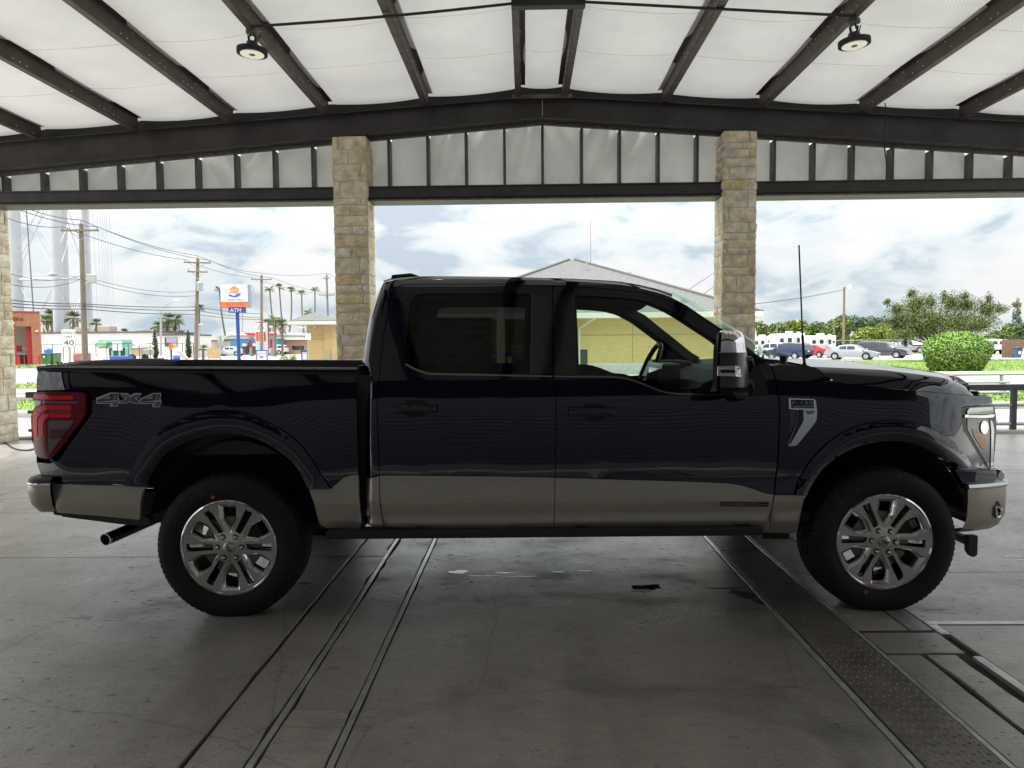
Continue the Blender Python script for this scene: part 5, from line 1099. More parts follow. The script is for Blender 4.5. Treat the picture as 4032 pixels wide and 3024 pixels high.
# ---- wheels
def tread_profile():
    # (radius, depth) depth 0 = outer sidewall plane, positive inwards
    return [(.262, .030), (.268, .018), (.285, .012), (.30, .004), (.335, .0), (.362, .003), (.380, .010), (.392, .020), (.402, .030), (.4075, .042), (.4075, .078), (.400, .080), (.400, .090), (.410, .092), (.411, .132), (.402, .134), (.402, .144), (.411, .146), (.410, .186), (.400, .188), (.400, .198), (.4075, .200), (.4075, .236), (.402, .248), (.380, .268), (.335, .278), (.29, .27), (.265, .25)]
def make_wheel(rot, name='wheel'):
    w = thing(name, None, None); del ROOTLOC[w.name]
    prof = tread_profile(); n = 320; mb = MB(); vs = []; m = len(prof)
    for k in range(n):
        a = 2*math.pi*k/n
        for j, (r, h) in enumerate(prof):
            q = r*1.016 if r > .38 else r
            if 7 <= j <= 10 or 21 <= j <= 23:
                if (k % 4) == 0: q -= .005
            elif 13 <= j <= 18 and (k+j) % 6 == 0 and j in (13, 14, 17, 18): q -= .007
            x, z = q*math.cos(a), q*math.sin(a); vs.append((x, h, max(z, -.397)))
    fs = [(k*m+j, ((k+1) % n)*m+j, ((k+1) % n)*m+j+1, k*m+j+1) for k in range(n) for j in range(m-1)]
    mb.add(vs, fs); ty = mb.build('tyre', RUB, w, smooth=True, angle=28)
    # lettering on the sidewall
    def arc_text(s, r0, h, a_mid, span, flipd=False):
        v, f = text_geo(s); W_ = v[:, 0].max(); mb = MB(); P = []
        for x, y, z in v:
            a = a_mid+span*(.5-x/W_); r = r0+y*h; P.append((r*math.cos(a), (-.0006 if z > 0 else .006)+abs(r-.335)*.06, r*math.sin(a)))
        mb.add(P, f); return mb.build('tyre_lettering', RUBL, ty, fix=False)
    arc_text('GOODYEAR', .318, .042, math.radians(152)+rot, math.radians(88)); arc_text('WRANGLER', .318, .036, math.radians(-40)+rot, math.radians(74))
    mb = MB(); a = math.radians(104 if rot == 0 else -111); c = (.302*math.cos(a), .0025, .302*math.sin(a)); mb.tube([np.array(c)+[0, -.0016, 0], np.array(c)+[0, .004, 0]], .0105, 12); mb.build('red_dot', mat('red_paint_dot', (.55, .06, .05), .6), ty)
    # rim face
    R = .272; hub = .105; holes = []; slots = []
    def rot2(p, a): return (p[0]*math.cos(a)-p[1]*math.sin(a), p[0]*math.sin(a)+p[1]*math.cos(a))
    pent = [(-.053, .247), (.053, .247), (.051, .160), (.005, .076), (-.005, .076), (-.051, .160)]
    slot = [(-.023, .240), (.023, .240), (.017, .094), (-.017, .094)]
    for k in range(6):
        a = k*math.pi/3+rot
        holes.append([rot2(p, a) for p in pent]); slots.append([rot2(p, a+math.pi/6) for p in slot])
    lugs = [[(.068*math.cos(math.pi/3*k+math.pi/3*0+rot)+.0165*math.cos(t), .068*math.sin(math.pi/3*k+rot)+.0165*math.sin(t)) for t in np.linspace(0, 2*math.pi, 14, endpoint=False)] for k in range(6)]
    outer = [(R*math.cos(t), R*math.sin(t)) for t in np.linspace(0, 2*math.pi, 96, endpoint=False)]
    def face(x, z): r = np.hypot(x, z); return .020+.016*np.clip(1-(r/R)**2, 0, 1)**1.0-.012*np.clip((.1-r)/.1, 0, 1)
    pr = panel('rim', outer, DCHR, w, holes=holes+slots+lugs, fn=face, rim=0, gap=0, step=.022)[0]
    mb = MB()
    for hset, w0, dep in ((holes, .019, .020), (slots, .0085, .022)):
        for h in hset:
            if np.sum([a[0]*b[1]-b[0]*a[1] for a, b in zip(h, h[1:]+h[:1])]) < 0: h = h[::-1]
            h2 = inset(h, w0); h = h+[h[0]]; h2 = h2+[h2[0]]
            mb.grid([[(x, float(face(x, z)), z) for x, z in h], [(x, float(face(x, z))+dep*.35, z) for x, z in [(a*.6+c*.4, b*.6+d*.4) for (a, b), (c, d) in zip(h, h2)]], [(x, float(face(x, z))+dep, z) for x, z in h2], [(x, float(face(x, z))+.055, z) for x, z in h2]])
    for h in lugs:
        h = h+[h[0]]; mb.grid([[(x, float(face(x, z)), z) for x, z in h], [(x, float(face(x, z))+.03, z) for x, z in h]])
    mb.build('spoke_edge', ECHR, pr, smooth=True, angle=50)
    mb = MB(); mb.lathe([(R-.001, .0205), (R+.002, .014), (R-.006, .010), (R-.012, .022)], lambda x, z, h: (x, h, z), 96); mb.build('rim_lip', ECHR, pr, smooth=True)
    mb = MB(); mb.lathe([(R-.006, .03), (R-.018, .07), (R-.03, .10), (R-.03, .235), (R-.012, .25)], lambda x, z, h: (x, h, z), 64); mb.build('rim_barrel', mat('barrel_metal', (.42, .41, .40), .18, 1.), pr, smooth=True)
    for k in range(6):
        a = math.pi/3*k+rot; c = np.array([.068*math.cos(a), 0, .068*math.sin(a)]); mb = MB()
        mb.lathe([(.0001, .012), (.006, .013), (.0095, .018), (.0115, .028), (.0115, .06)], lambda x, z, h: tuple(c+[x, h, z]), 12)
        mb.build('lug_nut', CHR, pr, smooth=True)
    mb = MB(); mb.lathe([(.0001, .010), (.025, .0115), (.031, .016), (.033, .03)], lambda x, z, h: (x, h, z), 32); cp = mb.build('centre_cap', mat('cap_silver', (.52, .51, .50), .3, .9), pr, smooth=True)
    ca, sa = math.cos(rot*1.0-(1.05 if rot == 0 else .25)), math.sin(rot*1.0-(1.05 if rot == 0 else .25))
    squiggle((0, .0085, 0), .044, .0022, 2.5, mat('squiggle_black', (.01, .01, .01), .4), cp, np.array([ca, 0, sa]), np.array([-sa, 0, ca]), np.zeros(3))
    mb = MB(); mb.lathe([(.06, .075), (.165, .075), (.165, .10), (.06, .10)], lambda x, z, h: (x, h, z), 48, True); mb.lathe([(.0001, .06), (.075, .062), (.08, .09), (.08, .2), (.0001, .2)], lambda x, z, h: (x, h, z), 24); mb.build('brake_disc', mat('disc_steel', (.20, .19, .18), .35, .8), w, smooth=True)
    mb = MB(); mb.prism([(.10*math.cos(t), .10*math.sin(t)) for t in np.linspace(.1, 1.1, 6)]+[(.19*math.cos(t), .19*math.sin(t)) for t in np.linspace(1.1, .1, 6)], lambda a, b: (a, .06, b), lambda a, b: (a, .14, b)); mb.build('brake_caliper', UND, w)
    return w
hubR = at(902, 2152, YS+.03); hubF = at(3481, 2127, YS+.03)
for (hx, rot_) in ((hubR[0], 0.), (hubF[0], math.radians(-4))):
    w = make_wheel(rot_); w.parent = truck; w.location = (hx-.25, YS+.005-YC, .397)
    w2 = copy_tree(w, truck); w2.location = (hx-.25, -(YS+.005-YC), .397); w2.scale = (1, -1, 1)
# ================================================================== background
def gp(x, y0, Y):
    """ground point under picture column x at distance Y"""
    q = at(x, y0, Y); return np.array([q[0], Y, gz(q[0], Y)])
def zat(x, y, Y): return at(x, y, Y)[2]
def xat(x, Y, y=1345): return at(x, y, Y)[0]
def block(nm, x0, x1, y0, y1, z0, z1, m, par=None, bevel=0): return MB().box(x0, x1, y0, y1, z0, z1).build(nm, m, par, bevel=bevel)
WHITEW = mat('white_wall_paint', (.66, .65, .62), .8, var=.06, vscale=.6, world=True); YEL = mat('yellow_stucco', (.62, .43, .20), .85, var=.08, vscale=3, bump=.2, bscale=30, world=True)
TRIM = mat('cream_trim', (.66, .62, .52), .6); SHING = mat('grey_shingle', (.125, .125, .12), .9, var=.3, vscale=5, stretch=(1, 1, 6), bump=.4, bscale=12, world=True)
METG = mat('galvanised_metal', (.42, .43, .44), .45, .6); WOOD = mat('weathered_pole_wood', (.20, .16, .12), .9, var=.3, vscale=3, stretch=(6, 6, .6), world=True); WIRE = mat('wire_black', (.03, .03, .032), .6)
DGL = mat('dark_window_glass', (.02, .024, .028), .06, coat=1)
LGL = mat('tinted_car_glass', (.016, .024, .028), .05, coat=1)
# ---- leaves
def leafmat(name, c, var=.45, vs=.9): return mat(name, c, .7, var=var, vscale=vs, spec=.25, world=True)
def crown(mb, c, r, n, size, soft=False):
    for _ in range(n):
        d = rng.normal(size=3); d /= np.linalg.norm(d); q = np.array(c)+d*np.array(r)*(min(1.12, abs(rng.normal())*.60) if soft else rng.random()**.42); s_ = size*rng.uniform(.6, 1.5)
        a = rng.normal(size=3); a /= np.linalg.norm(a); b = np.cross(a, rng.normal(size=3)); b /= max(np.linalg.norm(b), 1e-6)
        mb.add([q-a*s_, q+b*s_*.5, q+a*s_, q-b*s_*.5], [(0, 1, 2, 3)])
def tree(label, base, blobs, m, size, n, group, trunk=.18, cat='tree', nm='broadleaf_tree', limbs=True, soft=False):
    T = thing(nm, label, cat, tuple(base), group); mb = MB(); b = np.array(base, float)
    for c, r, w in blobs: crown(mb, b+np.array(c), r, int(n*w), size, soft)
    o = mb.build('crown', m, T, fix=False); mb = MB()
    top = b+np.array(blobs[0][0])*[.6, 1, .9]; mb.tube([b-[0, 0, .1], b*.6+top*.4+np.array([.1, 0, 0]), top], [trunk, trunk*.75, trunk*.3], 8)
    if limbs:
        for c, r, w in blobs[1:]: mb.tube([b*.55+top*.45, b+np.array(c)*[.75, 1, .8], b+np.array(c)], [trunk*.38, trunk*.2, trunk*.07], 6)
    mb.build('trunk', mat('bark', (.10, .08, .06), .9, var=.3, vscale=4, world=True), T, smooth=True); return T
# ---- distant tree belt
GD = [leafmat('leaf_mid_green', (.13, .18, .05)), leafmat('leaf_dark_green', (.07, .115, .045)), leafmat('leaf_yellow_green', (.20, .24, .045)), leafmat('leaf_olive', (.13, .14, .06))]
belt = [(2905, 1300, 110, 0, 'green tree above the white camper beside the right pillar'), (2985, 1262, 112, 0, 'green tree behind the fifth wheel campers'), (3065, 1268, 110, 0, 'leafy tree behind the truck aerial'), (3130, 1256, 114, 2, 'light green tree behind the red sedan'), (3215, 1262, 108, 0, 'light green tree behind the white motorhome'), (3290, 1252, 112, 0, 'green tree just left of the lamp post'), (3355, 1238, 130, 1, 'dark green tree right of the lamp post'), (3420, 1240, 130, 1, 'tall dark green tree behind the grey roof'), (3405, 1285, 104, 2, 'bright yellow green tree beside the grey roof'), (3475, 1272, 104, 2, 'yellow green tree behind the dark minivan'), (3500, 1250, 128, 1, 'dark tree half hidden by the large sparse tree'), (3990, 1270, 120, 0, 'green tree at the right edge of the picture'), (4040, 1262, 118, 1, 'dark green tree cut by the right edge of the picture'), (3930, 1300, 112, 0, 'green tree behind the wooden fence')]
for x, yt, Y, k, lab in belt:
    b = gp(x, 1390, Y); h = zat(x, yt, Y)-b[2]; w = h*random.uniform(.62, .8)
    bl = [((0, 0, h*.62), (w*.55, w*.5, h*.36), 1.)]+[((random.uniform(-.5, .5)*w, random.uniform(-.3, .3)*w, h*random.uniform(.35, .78)), (w*.33, w*.35, h*.24), .4) for _ in range(4)]
    tree(lab, b, bl, GD[k], .22, 1500, 'trees beyond the car park', trunk=.2)
# large sparse tree and round bush on the lawn
Yt = 62; b = gp(3690, 1380, Yt); k_ = Yt/FPX
def bb(x, y, rx, ry, w): q = at(x, y, Yt); return ((q[0]-b[0], random.uniform(-1, 1), q[2]-b[2]), (rx*k_, rx*k_*.8, ry*k_), w)
tree('large sparse olive green tree behind the round bush', b, [bb(3690, 1270, 130, 66, 1.6), bb(3600, 1260, 80, 60, .8), bb(3800, 1270, 110, 56, .9), bb(3560, 1270, 60, 70, .55), bb(3600, 1200, 50, 50, .45), bb(3530, 1215, 36, 30, .2), bb(3660, 1190, 30, 36, .2), bb(3760, 1190, 46, 46, .45), bb(3830, 1200, 50, 40, .4), bb(3900, 1220, 46, 50, .4), bb(3950, 1215, 34, 20, .16), bb(3870, 1280, 90, 40, .6), bb(3540, 1318, 50, 24, .3), bb(3620, 1310, 70, 30, .4), bb(3740, 1165, 14, 26, .07), bb(3810, 1165, 16, 22, .07), bb(3910, 1175, 16, 26, .07), bb(3600, 1155, 22, 22, .1), bb(3490, 1190, 14, 16, .05), bb(3985, 1200, 16, 10, .05), bb(3570, 1345, 10, 24, .05)], leafmat('leaf_live_oak', (.14, .16, .06), .5, 1.3), .062, 8500, 'trees beyond the car park', .22, soft=True)
Yb = 33.6; b = gp(3764, 1464, Yb); kb = Yb/FPX; T = thing('round_bush', 'rounded bright green bush standing on the lawn', 'bush', tuple(b)); mb = MB()
for _ in range(9000):
    t = rng.uniform(0, 2*math.pi); hh = rng.random(); z = hh*1.86; R_ = (1.06+.42*math.sin(min(1, hh/.62)*math.pi/2))*(1 if hh < .62 else math.cos((hh-.62)/.38*math.pi/2*.92)**.6); rad = R_*(1-.55*rng.random()**2)+.05*math.sin(5*t+hh*7)
    q = b+np.array([rad*math.cos(t), rad*math.sin(t)*.9, z+.04]); s_ = rng.uniform(.03, .075); o_ = np.array([math.cos(t), math.sin(t), .4+hh]); a = rng.normal(size=3); a /= np.linalg.norm(a); c = np.cross(o_+rng.normal(size=3)*.5, a); c /= np.linalg.norm(c)
    mb.add([q-a*s_*1.5, q+c*s_*.6, q+a*s_*1.5, q-c*s_*.6], [(0, 1, 2, 3)])
mb.build('foliage', leafmat('leaf_bush', (.16, .27, .05), .5, 5.), T, fix=False)
mb = MB()
for k in range(6): a = k*1.05; mb.tube([b, b+np.array([.2*math.cos(a), .2*math.sin(a), .6]), b+np.array([.7*math.cos(a), .6*math.sin(a), 1.4])], [.05, .035, .015], 6)
mb.build('stem', mat('bark', (.10, .08, .06), .9), T, smooth=True)
# ---- cars
def car(label, kind, col, pos, rot, group='cars parked on the far car park', metal=.3, nm='parked_car', cat='car'):
    """local x forward, y left; lofted body"""
    spec = dict(
        sedan=dict(L=4.8, W=.90, st=[(-2.4, .45, .80, .0), (-2.3, .3, .95, 0), (-1.75, .25, 1.0, .02), (-1.05, .22, .97, .40), (-.45, .22, .95, .50), (.35, .22, .93, .49), (1.05, .22, .92, .12), (1.25, .22, .90, .02), (1.9, .24, .80, 0), (2.3, .28, .68, 0), (2.4, .40, .58, 0)], ww=[(-1.0, -.36), (-.30, .42)], wx=(-1.4, 1.42), wr=.33),
        suv=dict(L=4.6, W=.92, st=[(-2.3, .50, 1.0, .0), (-2.25, .35, 1.05, .02), (-2.05, .3, 1.05, .45), (-1.85, .28, 1.05, .58), (-.6, .26, 1.04, .66), (.3, .26, 1.03, .64), (.95, .26, 1.02, .28), (1.3, .26, 1.02, .02), (2.0, .28, .94, 0), (2.25, .32, .80, 0), (2.3, .45, .66, 0)], ww=[(-1.85, -1.05), (-.95, -.2), (-.1, .62)], wx=(-1.35, 1.4), wr=.36),
        van=dict(L=5.1, W=.98, st=[(-2.55, .5, 1.0, 0), (-2.5, .32, 1.04, .02), (-2.35, .28, 1.05, .55), (-2.0, .26, 1.05, .68), (-.6, .25, 1.04, .72), (.5, .25, 1.02, .66), (1.3, .25, 1.0, .18), (1.55, .25, 1.0, .02), (2.2, .27, .90, 0), (2.5, .30, .78, 0), (2.55, .42, .66, 0)], ww=[(-2.1, -1.1), (-1.0, -.15), (-.05, .75)], wx=(-1.5, 1.55), wr=.35),
        pickup=dict(L=5.6, W=.98, st=[(-2.8, .6, 1.02, 0), (-2.78, .42, 1.12, 0), (-.95, .40, 1.12, .01), (-.9, .38, 1.12, .55), (-.6, .36, 1.12, .72), (.5, .36, 1.12, .70), (1.1, .36, 1.12, .25), (1.35, .36, 1.12, .02), (2.3, .38, 1.04, 0), (2.7, .42, .92, 0), (2.8, .55, .72, 0)], ww=[(-.75, -.2), (-.1, .75)], wx=(-1.75, 1.75), wr=.40))[kind]
    B = mat('car_paint_'+nm+label[:12].replace(' ', '_'), col, .3, metal, coat=1); R_ = bpy.data.objects.new(nm, None); COL.objects.link(R_); tag(R_, label, cat, group)
    st = spec['st']; W_ = spec['W']; mb = MB(); rows = []
    def sect(s_):
        x, zb, zl, dr = s_; wn = W_*(1-.10*abs(x/(spec['L']/2))**4); wr = wn*(.80 if dr > .05 else .97); zr = zl+max(dr, .012)
        return [(x, wn*.90, zb), (x, wn*.985, zb+(zl-zb)*.35), (x, wn, zb+(zl-zb)*.62), (x, wn*.965, zl), (x, wn*.965*.5+wr*.5, zl+(zr-zl)*.55), (x, wr, zr-.03*(dr > .05)), (x, wr*.8, zr+.015), (x, 0, zr+.03)]
    S_ = [sect(s_) for s_ in st]
    for s_ in S_: rows.append(s_+[(a, -b_, c) for a, b_, c in s_[-2::-1]])
    mb.grid(rows); n = len(rows[0]); mb.add(rows[0], [tuple(range(n))]); mb.add(rows[-1], [tuple(range(n))]); body = mb.build('body', B, R_, smooth=True, angle=32)
    X = [s_[0] for s_ in st]
    def side(x, t, sg):
        i = max(k for k in range(len(X)-1) if X[k] <= x) if x > X[0] else 0; u = (x-X[i])/(X[i+1]-X[i]); A = [np.array(S_[i][3+k])*(1-u)+np.array(S_[i+1][3+k])*u for k in range(3)]
        p = A[0]*(1-2*t)+A[1]*2*t if t < .5 else A[1]*(2-2*t)+A[2]*(2*t-1); p = np.array(p); p[1] = sg*(p[1]+.006); return p
    for sg in (1, -1):
        for a, b_ in spec['ww']:
            mb = MB(); mb.grid([[side(a+(b_-a)*i/6, t, sg) for i in range(7)] for t in (.10, .5, .84)]); mb.build('window', LGL, R_, smooth='all')
    def cross(i, j, t0, t1, nm_, lift):
        mb = MB(); r = []
        for t in (t0, t1):
            A = [np.array(S_[i][k])*(1-t)+np.array(S_[j][k])*t for k in (5, 6, 7)]; r.append([A[0]*[1, .9, 1]+lift, A[1]*[1, .95, 1]+lift, A[2]+lift, A[1]*[1, -.95, 1]+lift, A[0]*[1, -.9, 1]+lift])
        mb.grid(r); mb.build(nm_, LGL, R_, smooth='all')
    fi = [k for k in range(len(st)-1) if st[k][3] > .05 and st[k+1][3] <= .05][-1]; cross(fi-1, fi+1 if kind != 'sedan' else fi+1, .18, .92, 'windscreen', np.array([.012, 0, .02]))
    ri = [k for k in range(len(st)-1) if st[k][3] <= .05 and st[k+1][3] > .05][0]; cross(ri, ri+1, .15, .85, 'rear_window', np.array([-.012, 0, .02]))
    wr = spec['wr']
    for wx in spec['wx']:
        for sg in (1, -1):
            mb = MB(); y0, y1 = sg*(W_-.20), sg*(W_+.004); mb.tube([(wx, y0, wr), (wx, y1, wr)], wr, 20); w = mb.build('wheel', RUB, R_, bevel=.03); mb = MB(); mb.tube([(wx, y1-sg*.02, wr), (wx, y1+sg*.008, wr)], wr*.66, 14); mb.build('rim', METG, w); mb = MB(); mb.tube([(wx, y0, wr+.03), (wx, y1-sg*.012, wr+.03)], wr*1.16, 20); mb.build('wheel_arch', UND, R_)
    z1 = st[-2][2]; zr = st[1][2]
    for sg in (1, -1):
        mb = MB(); mb.box(st[-2][0]-.12, st[-1][0]-.03, min(sg*W_*.50, sg*W_*.88), max(sg*W_*.50, sg*W_*.88), z1-.10, z1-.0); mb.build('headlight', CLRL, R_, bevel=.02)
        mb = MB(); mb.box(st[0][0]+.0, st[0][0]+.12, min(sg*W_*.5, sg*W_*.9), max(sg*W_*.5, sg*W_*.9), zr-.20, zr-.04); mb.build('tail_light', REDB, R_, bevel=.02)
        mb = MB(); fx = st[fi][0]+.1; mb.box(fx-.1, fx+.06, min(sg*W_*.98, sg*(W_+.16)), max(sg*W_*.98, sg*(W_+.16)), st[fi][2]+.0, st[fi][2]+.13); mb.build('wing_mirror', B, R_, bevel=.03)
    mb = MB(); mb.box(st[-1][0]-.04, st[-1][0]+.015, -W_*.55, W_*.55, st[-1][1]-.02, st[-1][1]+.13); mb.build('grille', GBLK, R_, bevel=.02)
    for x_ in (st[-1][0]+.005, st[0][0]-.012):
        mb = MB(); zp = st[-1][1]-.05 if x_ > 0 else .78; mb.box(x_-.006, x_+.018, -.16, .16, zp, zp+.14); mb.build('number_plate', WHITEW, R_)
    R_.location = tuple(pos); R_.rotation_euler = (0, 0, rot); return R_
D_ = math.radians
def carpos(x, Y): return gp(x, 1400, Y)
car('silver grey sedan facing right beside the dark minivan', 'sedan', (.38, .41, .46), carpos(3355, 70), D_(-38))
car('dark grey minivan parked behind the silver sedan', 'van', (.055, .055, .062), carpos(3476, 75.), D_(-44))
car('red sedan seen from behind, right of the truck aerial', 'sedan', (.42, .018, .03), carpos(3204, 80), D_(118))
car('dark blue sport utility car behind the truck aerial', 'suv', (.015, .03, .10), carpos(3106, 73), D_(122), cat='car')
car('white car half hidden behind the windscreen pillar', 'suv', (.62, .63, .64), carpos(3030, 84), D_(150))
car('white sedan at the foot of the right pillar', 'sedan', (.62, .64, .66), carpos(2965, 78), D_(60))
car('white pickup seen from behind, next to the wooden fence', 'pickup', (.62, .62, .63), carpos(3932, 92), D_(100), cat='pickup truck', nm='parked_pickup')
car('white pickup half hidden by the round bush', 'pickup', (.60, .60, .62), carpos(3885, 90), D_(80), cat='pickup truck', nm='parked_pickup')
car('silver pickup behind the chain link fence', 'pickup', (.34, .35, .37), carpos(3560, 104), D_(170), cat='pickup truck', nm='parked_pickup')
car('white sedan parked at the gas station left of the pumps', 'sedan', (.6, .62, .64), carpos(906, 112), D_(175), group='cars at the gas station')
car('white car beside the brick shop behind the price sign', 'suv', (.62, .63, .64), carpos(1080, 122), D_(170), group='cars at the gas station')
car('grey car standing right of the yellow kiosk', 'sedan', (.45, .46, .48), carpos(1322, 95), D_(30), group='cars at the gas station')
# ---- campers
def camper(label, x0, x1, yt, Y, nose):
    A, B_ = gp(x0, 1390, Y), gp(x1, 1390, Y); z0 = A[2]; h = zat((x0+x1)/2, yt, Y)-z0; Lh = B_[0]-A[0]; T = thing('camper', label, 'camper', tuple(A), 'campers parked beyond the cars'); yA = Y
    P = [(0, .55), (Lh*.30, .55), (Lh*.36, 1.0), (Lh, 1.0), (Lh, h), (Lh*.02, h-.05), (-.1, h*.72)] if nose else [(0, .5), (Lh, .5), (Lh, h), (Lh*.12, h), (0, h*.62)]
    P = [(a, max(b_, .45)) for a, b_ in P]
    mb = MB(); mb.prism(P, lambda a, b_: (A[0]+a, yA, z0+b_), lambda a, b_: (A[0]+a, yA+2.4, z0+b_)); mb.build('body', mat('camper_white', (.64, .64, .62), .5), T, bevel=.08, segs=2)
    for fx, w, zz, hh in ((.16, .12, .58, .18), (.42, .13, .58, .2), (.72, .1, .56, .22), (.88, .06, .6, .12)): block('window', A[0]+Lh*fx, A[0]+Lh*(fx+w), yA-.03, yA, z0+h*zz, z0+h*(zz+hh), DGL, T)
    block('door', A[0]+Lh*.60, A[0]+Lh*.60+.7, yA-.025, yA, z0+.6, z0+h*.84, mat('camper_door', (.50, .50, .49), .5), T)
    for k, yy in enumerate((.34, .28)): block('stripe', A[0]+Lh*.05, A[0]+Lh*.97, yA-.02, yA, z0+h*yy, z0+h*(yy+.025), mat('camper_stripe', (.22, .26, .32), .5), T)
    for fx in (.62, .74): mb = MB(); mb.tube([(A[0]+Lh*fx, yA-.05, z0+.36), (A[0]+Lh*fx, yA+.3, z0+.36)], .36, 16); mb.build('wheel', RUB, T)
    block('roof_vent', A[0]+Lh*.45, A[0]+Lh*.45+.8, yA+.6, yA+1.4, z0+h, z0+h+.28, mat('camper_white', (.64, .64, .62), .5), T, .05); block('roof_vent', A[0]+Lh*.8, A[0]+Lh*.8+.4, yA+.6, yA+1., z0+h, z0+h+.18, mat('camper_white', (.64, .64, .62), .5), T, .05)
camper('long white camper beside the right stone pillar', 2958, 3050, 1326, 98, False); camper('white fifth wheel camper behind the blue car', 3052, 3170, 1312, 96, True); camper('white motorhome with grey swirl behind the red sedan', 3180, 3292, 1321, 96, False)
# house with a grey roof, fences, bin, notice board, lamp
b0, b1 = gp(3312, 1390, 112), gp(3392, 1390, 112); T = thing('house', 'low house with a grey roof behind the chain link fence', 'house', tuple(b0)); zt1 = zat(3350, 1332, 112); zt2 = zat(3350, 1302, 116)
block('wall', b0[0], b1[0], 112, 118, b0[2], zt1, mat('house_wall_grey', (.34, .34, .33), .8), T); mb = MB(); mb.hexa([(b0[0]-.3, 111.6, zt1), (b1[0]+.3, 111.6, zt1), (b1[0]+.3, 118.4, zt1), (b0[0]-.3, 118.4, zt1), (b0[0]+.4, 114.8, zt2), (b1[0]-.4, 114.8, zt2), (b1[0]-.4, 115.2, zt2), (b0[0]+.4, 115.2, zt2)]); mb.build('roof', mat('house_roof_grey', (.20, .22, .235), .8), T)
for k in range(2): block('window', b0[0]+.6+k*1.6, b0[0]+1.5+k*1.6, 111.96, 112, b0[2]+.9, b0[2]+1.8, DGL, T)
def chain_fence(label, x0, x1, Y, h, np_, m, top=True):
    A, B_ = gp(x0, 1390, Y), gp(x1, 1390, Y); T = thing('chain_link_fence', label, 'fence', tuple(A))
    for k in range(np_+1): X = A[0]+(B_[0]-A[0])*k/np_; mb = MB(); mb.tube([(X, Y, gz(X, Y)-.05), (X, Y, gz(X, Y)+h+.05)], .04, 6); mb.build('post', m, T, smooth=True)
    mb = MB(); mb.tube([(A[0], Y, A[2]+h), (B_[0], Y, B_[2]+h)], .03, 6); mb.build('top_rail', m, T, smooth=True)
    mb = MB(); n = int((B_[0]-A[0])/.28)
    for k in range(n):
        X = A[0]+k*.28
        for s_ in (-1, 1):
            a, b_ = (X, Y, A[2]+.05), (X+s_*h, Y, A[2]+h); 
            if A[0] <= b_[0] <= B_[0]: mb.add([a, (a[0]+.006, Y, a[2]), (b_[0]+.006, Y, b_[2]), b_], [(0, 1, 2, 3)])
    o = mb.build('wire_mesh', m, T, fix=False); o['kind'] = 'stuff'; return T
chain_fence('silver chain link fence behind the minivan and the bush', 3290, 3920, 94, 1.9, 11, METG)
A, B_ = gp(3944, 1400, 72), gp(4075, 1400, 72); T = thing('wooden_fence', 'brown wooden board fence at the right edge', 'fence', tuple(A)); X = A[0]; BR = mat('brown_boards', (.20, .125, .085), .85, var=.3, vscale=2, stretch=(8, 8, .7), world=True); zt = zat(3990, 1336, 72)
while X < B_[0]:
    if not (4000 < CX+FPX*X/72 < 4030): block('board', X, X+.135, 72, 72.03, A[2], zt+random.uniform(-.03, .02), BR, T)
    else: block('board', X, X+.135, 72, 72.03, A[2]+.9, zt+random.uniform(-.03, .02), BR, T)
    X += .142
for z in (.3, 1.3): block('rail', A[0], B_[0], 72.03, 72.1, A[2]+z, A[2]+z+.09, BR, T)
b = gp(4006, 1400, 71.0); T = thing('rubbish_bin', 'dark blue wheeled bin in front of the wooden fence', 'bin', tuple(b)); BB = mat('bin_blue', (.03, .10, .17), .5)
mb = MB(); mb.hexa([tuple(b+[x, y, z]) for z, s_ in ((.05, .8), (.95, 1)) for x, y in ((-.3*s_, -.3*s_), (.3*s_, -.3*s_), (.3*s_, .3*s_), (-.3*s_, .3*s_))]); mb.build('body', BB, T, bevel=.03); mb = MB(); mb.prism([(-.34, .95), (.34, .95), (.34, 1.0), (.0, 1.1), (-.34, 1.0)], lambda a, c: tuple(b+[a, -.36, c]), lambda a, c: tuple(b+[a, .36, c])); mb.build('lid', mat('bin_lid', (.06, .06, .065), .5), T, bevel=.02)
block('label', b[0]-.12, b[0]+.12, b[1]-.31, b[1]-.295, b[2]+.35, b[2]+.65, WHITEW, T)
for k in (-.22, .22): mb = MB(); mb.tube([b+[k, .28, .12], b+[k+.05, .28, .12]], .12, 12); mb.build('wheel', RUB, T)
b = gp(3527, 1400, 76); T = thing('notice_board', 'small board with a blue frame behind the dark minivan', 'sign', tuple(b)); z0, z1 = zat(3527, 1395, 76), zat(3527, 1345, 76); NB = mat('frame_blue', (.02, .03, .14), .4)
for dx in (-.22, .22): block('post', b[0]+dx-.03, b[0]+dx+.03, 76, 76.05, b[2], z1, NB, T)
block('board', b[0]-.2, b[0]+.2, 76.01, 76.03, z0+.25, z1-.04, WHITEW, T); block('top_bar', b[0]-.25, b[0]+.25, 76, 76.05, z1-.05, z1+.02, NB, T)
b = gp(3321, 1400, 84); T = thing('wooden_lamp_post', 'wooden pole with a lit yellow lamp above the car park', 'lamp post', tuple(b)); zt = zat(3321, 1130, 84); mb = MB(); mb.tube([b-[0, 0, .2], (b[0]-.05, 84, zt)], [.17, .12], 10); mb.build('pole', WOOD, T, smooth=True)
